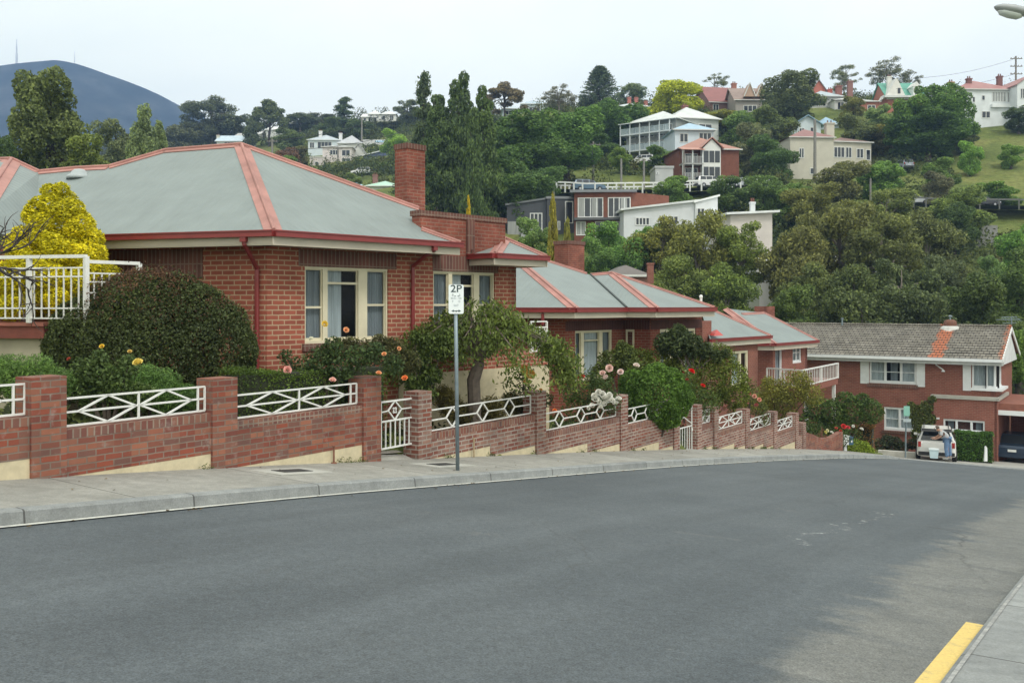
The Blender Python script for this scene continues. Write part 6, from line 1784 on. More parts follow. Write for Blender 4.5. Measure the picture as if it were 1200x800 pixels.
h = hh('veranda_house', 'right wing of the white roofed veranda house, lower roof behind the light blue house', 790, 842, 137.5, 178, 168, 14, 12, (.50, .52, .50), (.60, .62, .61), 'hip', 2.9, .5, [('f', .05, .3, .55, .88, 'd', 2), ('f', .55, .85, .55, .85, 'd', 2)], [(.55, .5, 3.2, 1.0, REDCH)])
h = hh('blue_house', 'light blue house with blue roof in front of the veranda house', 791, 836, 152, 205, 150, 4, 8, (.55, .62, .68), (.36, .50, .62), 'hip', 1.7, .5, [('f', .12, .34, .72, .92, 'd', 2), ('f', .62, .95, .70, .94, 'd', 3), ('f', .12, .34, .4, .6, 'd', 2)])
# red brick house with tiled roof and bay
h = hh('red_brick_house', 'red brick house with terracotta roof and white gabled two storey bay', 797, 866, 174, 213, 137, 6, 9, (.22, .07, .05), (.36, .165, .12), 'hip', 2.4, .4, [('f', .08, .3, .1, .42, 'd', 2), ('f', .08, .3, .55, .85, 'd', 2)], wmat=BRM)
t = h['t']; A, d, n = h['A'], h['d'], h['n']; W_ = h['W']
m = MB(); u0, u1 = .34*W_, .64*W_; m.wb(A, d, u0, u1, h['zb']-1, h['ze']-.1, 0, 1.3); gp_ = [A+d*u0+n*1.3+ZU*(h['ze']-.1), A+d*u1+n*1.3+ZU*(h['ze']-.1), A+d*((u0+u1)/2)+n*1.3+ZU*(h['ze']+1.2)]
m.prism(gp_, -n*1.3); m.build('bay', OBJ, t, color=(.66, .66, .64))
for v0, v1 in ((.08, .42), (.55, .90)):
    for i in range(3):
        f = MB(); a = u0+.12+(u1-u0-.15)*i/3; f.wb(A, d, a, a+(u1-u0)*.27, h['zb']+v0*h['H'], h['zb']+v1*h['H'], 1.28, 1.34); f.build('pane', DARKG, t)
m = MB(); m.prism([gp_[0]-d*.4+n*.3-ZU*.1, gp_[2]+n*.3+ZU*.15, gp_[2]+n*.3+ZU*.3, gp_[0]-d*.4+n*.3+ZU*.05], -n*3); m.prism([gp_[2]+n*.3+ZU*.15, gp_[1]+d*.4+n*.3-ZU*.1, gp_[1]+d*.4+n*.3+ZU*.05, gp_[2]+n*.3+ZU*.3], -n*3); m.build('bay_roof', OBJROOF, t, color=(.36, .165, .12))
veranda(h, -.02, .33, 1.8, (.1, 2.5), (.3, .3, .29), (.30, .30, .30), 2, (.5, .26, .2))
# cream house
h = hh('cream_house', 'big cream rendered house with pinkish roof and tall cream chimney', 926, 977, 160.5, 212, 150, 3, 9, (.50, .47, .395), (.27, .125, .115), 'hip', 1.9, .3, [('f', .2, .32, .52, .75, 'd', 2), ('f', .45, .56, .15, .3, 'd', 1)], [(1.1, .4, 2.6, 1.3, (.5, .47, .395))])
t = h['t']
h2_ = hh('cream_house', 'two storey sunroom wing at the right end of the cream house', 975, 1021, 165.5, 208, 151, 10, 7, (.50, .47, .395), (.27, .18, .165), 'hip', 1.3, .3, [('f', .04, .32, .55, .85, 'd', 3), ('f', .34, .5, .55, .85, 'd', 2), ('f', .62, .8, .55, .82, 'd', 2), ('f', .86, .98, .5, .8, 'd', 1), ('f', .05, .4, .08, .4, 'd', 2), ('f', .5, .85, .08, .35, 'd', 3)])
h = hh('blue_cottage', 'pale blue cottage with bright blue gabled roof above the cream house', 930, 962, 146, 162, 176, 0, 9, (.55, .62, .66), (.30, .46, .60), 'gf', 1.6, .6, [('f', .2, .4, .3, .75, 'd', 2), ('f', .6, .85, .2, .8, 'd', 2)], fas=(.6, .65, .7))
h = hh('blue_cottage', 'blue hipped wing to the right of the pale blue cottage', 960, 983, 146, 162, 180, 0, 9, (.5, .56, .6), (.34, .50, .64), 'hip', 1.8, .5, [('f', .2, .7, .2, .8, 'd', 2)])
h = hh('hill_house', 'grey roofed white walled house left of the brick chimneys on the ridge', 951, 985, 113, 126, 200, 2, 9, (.45, .45, .43), (.40, .46, .50), 'hip', 1.9, .6, [('f', .1, .5, .1, .8, 'd', 3), ('f', .65, .9, .2, .8, 'd', 2)], [(1.1, .3, 2.5, 1.2, REDCH), (.9, .5, 2.2, .9, (.45, .12, .09))])
h = hh('hill_house', 'white flat fronted house between the grey roof and the green roof', 978, 1010, 117, 130, 197, 0, 7, (.62, .62, .6), (.55, .56, .55), 'hip', 1.0, .4, [('f', .1, .35, .1, .8, 'd', 2), ('f', .55, .85, .2, .7, 'd', 2)])
h = hh('red_gable_house', 'small house with orange red gable peeping above the ridge trees', 951, 968, 106, 122, 208, 0, 6, (.40, .12, .08), (.36, .36, .36), 'gf', 2.2, .4, [('f', .3, .7, .45, .8, 'd', 2)])
h = hh('brick_cottage', 'low orange brick cottage below the grey roofed ridge house', 1003, 1030, 119, 133, 190, 0, 7, (.36, .13, .08), (.42, .43, .42), 'hip', .9, .4, [('f', .5, .85, .1, .7, 'd', 2)], [(-.1, .3, 4.2, 1.0, (.24, .11, .09)), (.0, .5, 4.0, .9, (.24, .11, .09))])
h = hh('green_roofed_house', 'white gabled house with green roof and white dormer on the ridge', 1040, 1085, 115, 128, 190, 0, 9, (.36, .13, .08), (.10, .32, .24), 'gs', 3.9, .3, [('f', .4, .65, .1, .75, 'd', 3)], [(.18, .3, 4.6, .9, (.66, .65, .6))])
t = h['t']; A, d, n, W_ = h['A'], h['d'], h['n'], h['W']
m = MB(); pr = [A-d*.6+n*.5+ZU*h['ze'], A+d*(W_*.46)+n*.5+ZU*h['ze'], A+d*(W_*.22)+n*.5+ZU*(h['ze']+4.0)]; m.prism(pr, -n*4); m.build('gable', OBJ, t, color=(.68, .67, .62))
m = MB(); m.wb(A, d, W_*.24, W_*.31, h['ze']+.8, h['ze']+1.9, .3, .56); m.build('window', DARKG, t)
m = MB(); m.wb(A, d, W_*.66, W_*.82, h['ze']+.4, h['ze']+2.4, -2.5, .3); pr = [A+d*(W_*.63)+n*.4+ZU*(h['ze']+2.3), A+d*(W_*.85)+n*.4+ZU*(h['ze']+2.3), A+d*(W_*.74)+n*.4+ZU*(h['ze']+3.3)]; m.prism(pr, -n*3); dm = m.build('dormer', OBJ, t, color=(.72, .72, .7))
m = MB(); m.wb(A, d, W_*.70, W_*.78, h['ze']+.7, h['ze']+2.1, .2, .33); m.build('pane', DARKG, dm)
m = MB(); m.wb(A, d, -1, W_+1, h['ze']-.1, h['ze']+.3, 0, 1.2); m.build('verandah_roof', OBJROOF, t, color=(.6, .62, .62))
# large white house, top right
h = hh('white_house', 'large white two storey house with pink roof and red brick chimneys at top right', 1123, 1191, 104.5, 139, 168, 3, 10, (.66, .69, .70), (.36, .165, .155), 'hip', 2.7, .35,
   [('f', .10, .15, .55, .75, 'd', 1), ('f', .24, .29, .55, .75, 'd', 1), ('f', .40, .46, .62, .8, 'd', 1), ('f', .58, .82, .58, .92, 'n', 5), ('f', .84, .98, .56, .92, 'n', 3), ('f', .40, .55, .02, .26, 'd', 2), ('f', .80, .86, .05, .28, 'd', 1), ('f', .1, .13, .2, .28, 'd', 1)],
   [(.36, .35, 2.4, .85, (.17, .07, .06)), (.9, .35, 2.9, .85, (.17, .07, .06)), (.02, .3, 1.6, .9, (.36, .2, .1))])
t = h['t']; A, d, n, W_ = h['A'], h['d'], h['n'], h['W']
m = MB(); m.wb(A, d, W_*.56, W_*1.0, h['zb']+h['H']*.38, h['zb']+h['H']*.5, 0, .5); m.build('balcony_band', OBJ, t, color=(.70, .72, .72))
h = hh('white_house', 'gabled white wing of the large top right house with yellow trimmed tall windows', 1192, 1222, 99, 137, 166, 3, 10, (.66, .69, .70), (.36, .165, .155), 'gf', 1.6, .3, [('f', .12, .28, .56, .88, 'd', 2), ('f', .36, .52, .56, .9, 'd', 2), ('f', .6, .76, .56, .9, 'd', 2)])
# federation houses with dark red roofs
h = hh('red_roofed_house', 'rambling house with dark red tiled roof and brick chimney on the ridge', 832, 866, 118, 131, 205, 10, 10, (.22, .11, .09), (.26, .095, .085), 'gs', 4.0, .5, [('f', .1, .3, .1, .7, 'd', 2)], [(1.08, .4, 4.6, 1.0, (.30, .12, .08))])
h = hh('red_roofed_house', 'grey brown gabled house right of the dark red roof on the ridge', 862, 893, 116, 131, 198, 0, 10, (.30, .27, .24), (.27, .19, .16), 'gs', 3.2, .5, [('f', .3, .8, .0, .5, 'd', 3)])
A, d, n, W_ = h['A'], h['d'], h['n'], h['W']; t = h['t']
for u in (.5, .95):
    m = MB(); pr = [A+d*(W_*(u-.22))+n*.9+ZU*(h['ze']+.3), A+d*(W_*(u+.22))+n*.9+ZU*(h['ze']+.3), A+d*(W_*u)+n*.9+ZU*(h['ze']+3.2)]; m.prism(pr, -n*3); m.build('gable', OBJ, t, color=(.42, .28, .2))
    m = MB(); m.bar(pr[0]+n*.1, pr[2]+n*.1, .25, .1); m.bar(pr[1]+n*.1, pr[2]+n*.1, .25, .1); m.build('bargeboard', WINF, t)
h = hh('hill_house', 'pale blue roofed house with red brick chimneys on the ridge below the bunya pine', 722, 764, 124.5, 135, 228, 4, 10, (.62, .62, .58), (.62, .68, .72), 'hip', 1.7, .4, [('f', .45, .6, .1, .7, 'd', 1), ('f', .75, .9, .1, .7, 'd', 1)], [(.45, .4, 2.6, .9, (.38, .13, .10)), (.65, .4, 2.6, .9, (.38, .13, .10)), (.95, .5, 2.0, .8, (.38, .13, .10))])
h = hh('hill_house', 'small turquoise roofed house at the ridge left of the red chimneys', 712, 726, 127, 134, 222, 0, 7, (.55, .55, .5), (.35, .58, .56), 'hip', .9, .4, [('f', .3, .7, .1, .7, 'd', 1)])
h = hh('hill_house', 'pale blue house with stepped roof between round ridge trees', 590, 613, 127.5, 139, 238, 4, 8, (.58, .66, .70), (.52, .60, .66), 'hip', 1.2, .5, [('f', .1, .9, .35, .8, 'd', 5)])
h = hh('hill_house', 'blue roofed house half hidden between two round ridge trees', 612, 638, 122, 134, 248, 0, 8, (.55, .62, .66), (.42, .52, .60), 'hip', 1.6, .5, [('f', .3, .8, .2, .7, 'd', 3)])
# left cluster on the far hill
h = hh('hill_house', 'blue grey roofed house with white chimneys highest of the left hillside cluster', 361, 398, 164, 178, 262, 3, 9, (.60, .66, .70), (.44, .49, .53), 'hip', 2.2, .4, [('f', .3, .75, .3, .85, 'd', 4), ('f', .05, .2, .3, .8, 'd', 2)], [(.35, .3, 2.6, .9, (.7, .7, .7)), (.98, .4, 2.2, .9, (.7, .7, .7))])
h = hh('hill_house', 'wide grey roofed wing stepping down right of the blue grey roofed house', 396, 424, 168, 182, 260, 0, 10, (.60, .60, .58), (.46, .47, .49), 'hip', 2.8, .4, [('f', .1, .5, .2, .8, 'd', 2)])
h = hh('hill_house', 'pinkish white rendered two storey house below the blue grey roof', 378, 412, 172, 196, 240, 2, 8, (.60, .54, .52), (.52, .51, .49), 'hip', 1.0, .4, [('f', .25, .55, .6, .85, 'd', 3), ('f', .66, .95, .05, .45, 'd', 2), ('f', .66, .95, .55, .85, 'd', 2)])
h = hh('hill_house', 'small pinkish outbuilding left of the rendered two storey house', 363, 380, 185, 196, 235, 0, 6, (.56, .50, .48), (.5, .48, .46), 'flat', .5, .1, [('f', .35, .6, .1, .6, 'd', 1)])
h = hh('hill_house', 'brown grey roofed house with solar panel left of the tall brick chimney', 424, 464, 169, 176, 268, 0, 9, (.5, .48, .44), (.33, .33, .31), 'gs', 1.9, .5, [('f', .2, .4, .1, .7, 'd', 2)])
t = h['t']; A, d, n, W_ = h['A'], h['d'], h['n'], h['W']
m = MB(); sl_ = (h['B']*4.5+ZU*1.9).normalized(); m.box(A+d*W_*.5+h['B']*2.0+ZU*(h['ze']+1.15), (2.6, 1.8, .1), (d, sl_, d.cross(sl_))); m.build('solar_panel', plain('solar_blue', (.25, .42, .55), .3, .1), t)
h = hh('hill_house', 'dark blue house with white skillion roof left of the tall brick chimney', 427, 468, 183, 192, 238, 0, 8, (.10, .13, .24), (.70, .72, .74), 'skl', 2.4, .5, [('f', .2, .35, .2, .8, 'd', 2), ('f', .7, .95, .3, .9, 'd', 3)])
h = hh('hill_house', 'grey gabled house stepping down beside the rendered two storey house', 410, 430, 181, 194, 246, 0, 8, (.55, .55, .52), (.38, .38, .38), 'gf', 2.6, .4, [('f', .3, .6, .2, .7, 'd', 2)])
for i, (x0, x1, ye, yb, lab) in enumerate(((424, 441, 137, 144, 'leftmost of the white houses on the skyline left of the tall chimney'), (446, 464, 134, 142, 'white gabled house on the skyline directly left of the poplars'), (312, 331, 152, 159, 'white house behind the umbrella shaped ridge tree'), (336, 357, 146, 160, 'tall white house on the ridge right of the umbrella shaped tree'), (288, 305, 157, 166, 'cream house with orange trim left on the distant hillside'), (432, 446, 134, 140, 'white roofed house in the middle of the skyline cluster'))):
    hh('hill_house', lab, x0, x1, ye, yb, 335, 0, 9, (.68, .68, .66), (.70, .70, .69), 'hip' if i % 2 else 'gs', 1.8, .4, [('f', .1, .3, .2, .8, 'd', 1), ('f', .6, .85, .2, .8, 'd', 2)])
h = hh('hill_house', 'pale blue roofed house just above the nearest roof ridge, furthest left', 254, 283, 165, 172, 290, 0, 9, (.66, .68, .66), (.50, .60, .68), 'gs', 2.2, .5, [('f', .3, .7, .1, .8, 'd', 3)], [(-.05, .3, 1.8, .9, (.6, .58, .5))])
h = hh('hill_house', 'cream weatherboard house on the slope left of the power pole', 276, 292, 160, 168, 300, 0, 8, (.62, .58, .48), (.45, .44, .42), 'gs', 1.6, .4, [('f', .3, .7, .1, .8, 'd', 2)])
h = hh('hill_house', 'light blue iron roofed house just above the nearest roof', 398, 435, 222, 232, 185, 4, 9, (.5, .55, .6), (.36, .52, .66), 'hip', 1.8, .4, [('f', .3, .5, .1, .8, 'd', 2)])
h = hh('green_roofed_house', 'white house with mint green roof and brick chimney left of the tall chimney', 430, 468, 218, 236, 172, 0, 8, (.68, .68, .60), (.42, .62, .50), 'hip', 1.3, .5, [('f', .28, .38, .2, .75, 'd', 1), ('f', .45, .58, .2, .75, 'd', 1), ('f', .64, .76, .2, .75, 'd', 1)], [(.2, .3, 2.0, .9, (.25, .12, .1))])
# modern houses mid slope
h = hh('dark_modern_house', 'dark grey modern house with flat angled roof mid slope behind the parapet', 594, 646, 241, 290, 112, -4, 9, (.055, .06, .07), (.16, .17, .18), 'skl', .8, .2, [('f', .52, .8, .42, .82, 'd', 3)])
t = h['t']; A, d, n, W_ = h['A'], h['d'], h['n'], h['W']
m = MB(); m.wb(A, d, .1, W_*.42, h['zb']+h['H']*.3, h['zb']+h['H']*.62, 0, .12); m.build('window', PALEG, t)
m = MB(); m.wb(A, d, W_*.33, W_*.82, h['zb']+h['H']*.12, h['zb']+h['H']*.42, 0, 1.0); m.build('balcony_wall', OBJ, t, color=(.36, .37, .37))
h = hh('dark_modern_house', 'black clad cube with white window frame left of the modern brick house', 641, 675, 233, 285, 111, 4, 9, (.045, .048, .055), (.2, .21, .22), 'flat', .3, .1, [('f', .62, .9, .45, .95, 'd', 1), ('f', .12, .22, .3, .5, 'n', 1), ('f', .36, .46, .3, .5, 'n', 1)])
h = hh('brick_modern_house', 'modern two storey flat roofed brick house with wide glass doors', 673, 741, 226, 284, 108, -5, 9, (.2, .07, .05), (.20, .21, .23), 'flat', .3, .5, [('f', .06, .50, .50, .90, 'd', 4), ('f', .58, .97, .50, .90, 'd', 4), ('f', .03, .2, .14, .42, 'n', 2), ('f', .36, .62, .04, .42, 'd', 2), ('f', .72, .95, .14, .42, 'd', 2)], wmat=BRM)
A, d, n, W_ = h['A'], h['d'], h['n'], h['W']; t = h['t']
m = MB(); m.wb(A, d, 0, W_, h['zb']+h['H']*.44, h['zb']+h['H']*.49, 0, .8); m.build('balcony_slab', OBJ, t, color=(.09, .09, .095))
for sx in (.06, .30, .80):
    m = MB(); m.wb(A, d, W_*(sx), W_*(sx+.11), h['zb']+h['H']*.52, h['zb']+h['H']*.88, .03, .045); m.build('curtain', PALEG, t)
m = MB(); q_ = h['C']; m.wb(q_, Vector((.8, .6, 0)), 0, 6, h['zb'], h['ze'], -3, 0); m.build('wall', BRM, t)
h = hh('white_modern_house', 'long white box shaped house with rising white roof and ribbon windows', 731, 815, 247, 285, 104, 2, 10, (.58, .60, .62), (.62, .64, .64), 'skl', 1.05, .4, [('f', .16, .36, .55, .8, 'd', 4), ('f', .52, .76, .55, .85, 'd', 4)])
h = hh('white_modern_house', 'taller white end block with large dark window beside the ribbon window house', 815, 841, 238, 275, 104, 10, 9, (.60, .62, .63), (.74, .76, .76), 'skl', .8, .2, [('f', .05, .42, .42, .85, 'd', 2)])
h = hh('pale_house', 'pale pinkish house with white skillion roof half hidden by gum trees', 856, 905, 252, 320, 98, 6, 8, (.58, .53, .49), (.72, .74, .74), 'skl', .3, .6, [('f', .0, .5, .02, .2, 'd', 3)], [(.72, .3, 1.3, .5, (.55, .57, .57))])
h = hh('pale_house', 'low white house glimpsed through the gum trees below the pale pinkish house', 890, 960, 318, 345, 88, 4, 7, (.55, .55, .53), (.46, .46, .44), 'gs', 1.3, .4, [('f', .2, .35, .2, .8, 'd', 2), ('f', .6, .8, .2, .8, 'd', 2)])
h = hh('pale_house', 'white house glimpsed through the gum trees left of the tiled roof ridge', 990, 1050, 318, 350, 86, 4, 7, (.60, .60, .58), (.55, .56, .56), 'gs', 1.4, .4, [('f', .2, .35, .2, .8, 'd', 2), ('f', .6, .8, .2, .8, 'd', 2)])
h = hh('brown_roofed_house', 'brown tiled roof with brick chimney just above the second house', 716, 758, 322, 345, 66, 3, 6, (.25, .12, .09), (.13, .11, .10), 'hip', .75, .3, [('f', .3, .6, .2, .8, 'd', 2)])
m = MB(); q = P(762, 311, 64); m.box((q.x, q.y, q.z-.6), (.42, .42, 1.3)); m.box((q.x, q.y, q.z+.1), (.5, .5, .12)); q = None; m.build('chimney', BRB, h['t'])
h = hh('garden_shed', 'pale grey garage below the blue house beside the hill road', 768, 789, 197, 216, 132, 0, 5, (.42, .43, .42), (.40, .41, .40), 'flat', .2, .1, [('f', .05, .2, .6, .75, 'd', 1)], cat='garage')

# ---------------------------------------------------------------- hill roads, guard rails, poles, cars
def ribbon(name, pts, wd, mat, lift=.12):
    pts = [Vector(p) for p in pts]; rows = []
    dense = []
    for a, b in zip(pts, pts[1:]):
        for i in range(12): dense.append(a.lerp(b, i/12))
    dense.append(pts[-1])
    for i, p in enumerate(dense):
        t = (dense[min(i+1, len(dense)-1)]-dense[max(i-1, 0)]); t.z = 0; t.normalize(); nr_ = Vector((t.y, -t.x, 0))
        z = max(gz(*(p+nr_*k).xy) for k in (-wd/2, 0, wd/2))+lift
        rows.append([Vector((p.x+nr_.x*wd*k, p.y+nr_.y*wd*k, z)) for k in (-.5, 0, .5)])
    o = grid(name, mat, rows, 'structure'); return rows
HR1 = [P(1050, 0, 126), P(1075, 0, 124), P(1120, 0, 122), P(1210, 0, 120), P(1300, 0, 120)]
r1_ = ribbon('hill_road', HR1, 5, ASPH, .05)
HR2 = [P(640, 0, 131), P(700, 0, 128), P(760, 0, 128), P(840, 0, 130), P(900, 0, 131)]
r2_ = ribbon('hill_road', HR2, 5, ASPH, .05)
def railing(name, rows, side, label, hgt, col, every=3, rails=1, cat='fence', x=None, back=0):
    m = MB(); pp = [r_[side] for r_ in rows]
    t = thing(name, pp[len(pp)//2], label, cat)
    m = MB()
    for i in range(0, len(pp)-1):
        for k in range(rails): z = hgt*(1-.45*k); m.bar(pp[i]+ZU*z, pp[i+1]+ZU*z, .09, .2)
    m.build('rail', OBJ, t, color=col)
    for i in range(0, len(pp), every): m = MB(); m.bar(pp[i]-ZU*.5, pp[i]+ZU*(hgt+.1), .16); m.build('post', OBJ, t, color=col)
railing('guard_rail', r1_, 2, 'grey guard rail along the upper hill road at right', .75, (.13, .13, .125))
railing('roadside_fence', r2_, 0, 'white post and rail fence on the far side of the hill road', 1.0, (.74, .75, .74), 2)
railing('roadside_fence', r2_, 2, 'white post and rail fence on the near side of the hill road', .9, (.74, .75, .74), 2)
def onroad(rows, x, rz, col, label, wagon=False):
    pts = [r_[1] for r_ in rows]; best = min(pts, key=lambda p: abs(CX+FPX*p.x/p.y-x))
    car(best, rz, col, label, wagon, group=None)
onroad(r1_, 1150, R(-85), (.02, .02, .022), 'black sedan parked on the upper hill road at right')
onroad(r1_, 1068, R(-85), (.40, .42, .43), 'silver sedan behind bushes on the upper hill road', False)
onroad(r2_, 690, R(-80), (.08, .14, .20), 'dark blue wagon behind the flat roof of the modern brick house', True)
onroad(r2_, 832, R(-80), (.7, .7, .7), 'white hatchback on the hill road below the red brick house', True)
onroad(r2_, 868, R(-75), (.35, .37, .4), 'grey sedan on the hill road under the dark hedge trees')
cpx = P(424, 206, 200); car((cpx.x, cpx.y, gz(cpx.x, cpx.y)), R(80), (.7, .7, .7), 'white car parked on the slope above the light blue roof', True)
cpx = P(752, 178, 158); car((cpx.x, cpx.y, gz(cpx.x, cpx.y)), R(70), (.72, .72, .72), 'white car parked below the veranda house', True)
cpx = P(1057, 178, 147); car((cpx.x, cpx.y, gz(cpx.x, cpx.y)), R(5), (.35, .38, .45), 'blue and white van parked among the dark trees under the ridge', True)
POLEW = plain('pole_wood', (.22, .21, .19), .9, .2, 4)
def pole(x, yt, Z, label, col=None, arms=1, r=.14, base=None):
    tp = P(x, yt, Z); zb = gz(tp.x, tp.y) if base is None else base
    t = thing('power_pole', (tp.x, tp.y, zb), label, 'power pole')
    m = MB(); m.tube([(tp.x, tp.y, zb-1), tp], [r*1.3, r], 8); m.build('pole', POLEW, t)
    for k in range(arms):
        m = MB(); m.box((tp.x, tp.y-.15, tp.z-.5-k*1.4), (2.2, .14, .14)); 
        for s_ in (-.95, -.35, .35, .95): m.lathe((tp.x+s_, tp.y-.15, tp.z-.43-k*1.4), [(.05, 0), (.08, .1), (.04, .2)], 6)
        m.build('crossarm', POLEW, t)
    return tp
pA_ = pole(695, 166, 138, 'power pole with a crossarm on the grassy slope above the white fence', r=.17)
pole(728, 186, 130, 'plain pole standing at the white fence, left of the pair', arms=0)
pole(754.5, 186, 130, 'plain pole standing at the white fence, right of the pair', arms=0)
pole(649, 212, 116, 'white flue like pole beside the black clad cube', arms=0, r=.1)
pole(424, 138, 262, 'tall thin pole above the left hillside houses', arms=0, r=.22)
pB_ = pole(319, 163, 190, 'power pole just above the right slope of the nearest roof', r=.2)
pC_ = pole(292, 141, 300, 'pale pole on the far hillside left of the umbrella tree', r=.24, arms=0)
pole(396, 172, 215, 'dark pole in front of the pinkish rendered house', r=.16)
pole(1020, 209, 124, 'green grey pole on the hill road beside the cream house', r=.13, arms=0)
pole(955, 140, 146, 'dull green pole in front of the cream house', r=.2, arms=0)
pole(801, 176, 132, 'white pole beside the veranda of the red brick house', r=.12, arms=0)
pD_ = pole(1190.5, 66, 172, 'tall power pole with three crossarms behind the large white house', arms=3, r=.15)
tp = P(805, 292, 84); pole(805, 290, 84, 'pale street light pole rising among the gum trees', r=.12, arms=1)
def wire(a, b, sag, label, r=.035):
    a, b = Vector(a), Vector(b); m = MB(); m.tube([a.lerp(b, i/14)-ZU*sag*4*(i/14)*(1-i/14) for i in range(15)], r, 4); o = m.build('overhead_wire', MATS['dark_plastic']); tag(o, label, 'wire')
wire(pA_-ZU*.4, P(600, 184, 128), .8, 'wire running left from the slope power pole into the dark trees', .05)
wire(P(318, 165, 190), P(480, 128, 215), 1.2, 'upper wire crossing the left hillside houses', .05)
wire(P(318, 176, 190), P(480, 152, 205), 1.2, 'lower wire crossing the left hillside houses', .05)
wire(pD_-ZU*.4, P(1050, 92, 175), 1.0, 'top wire running left from the tall power pole at right', .022)
wire(pD_-ZU*3.2, P(1050, 104, 175), 1.0, 'lowest wire running left from the tall power pole at right', .022)
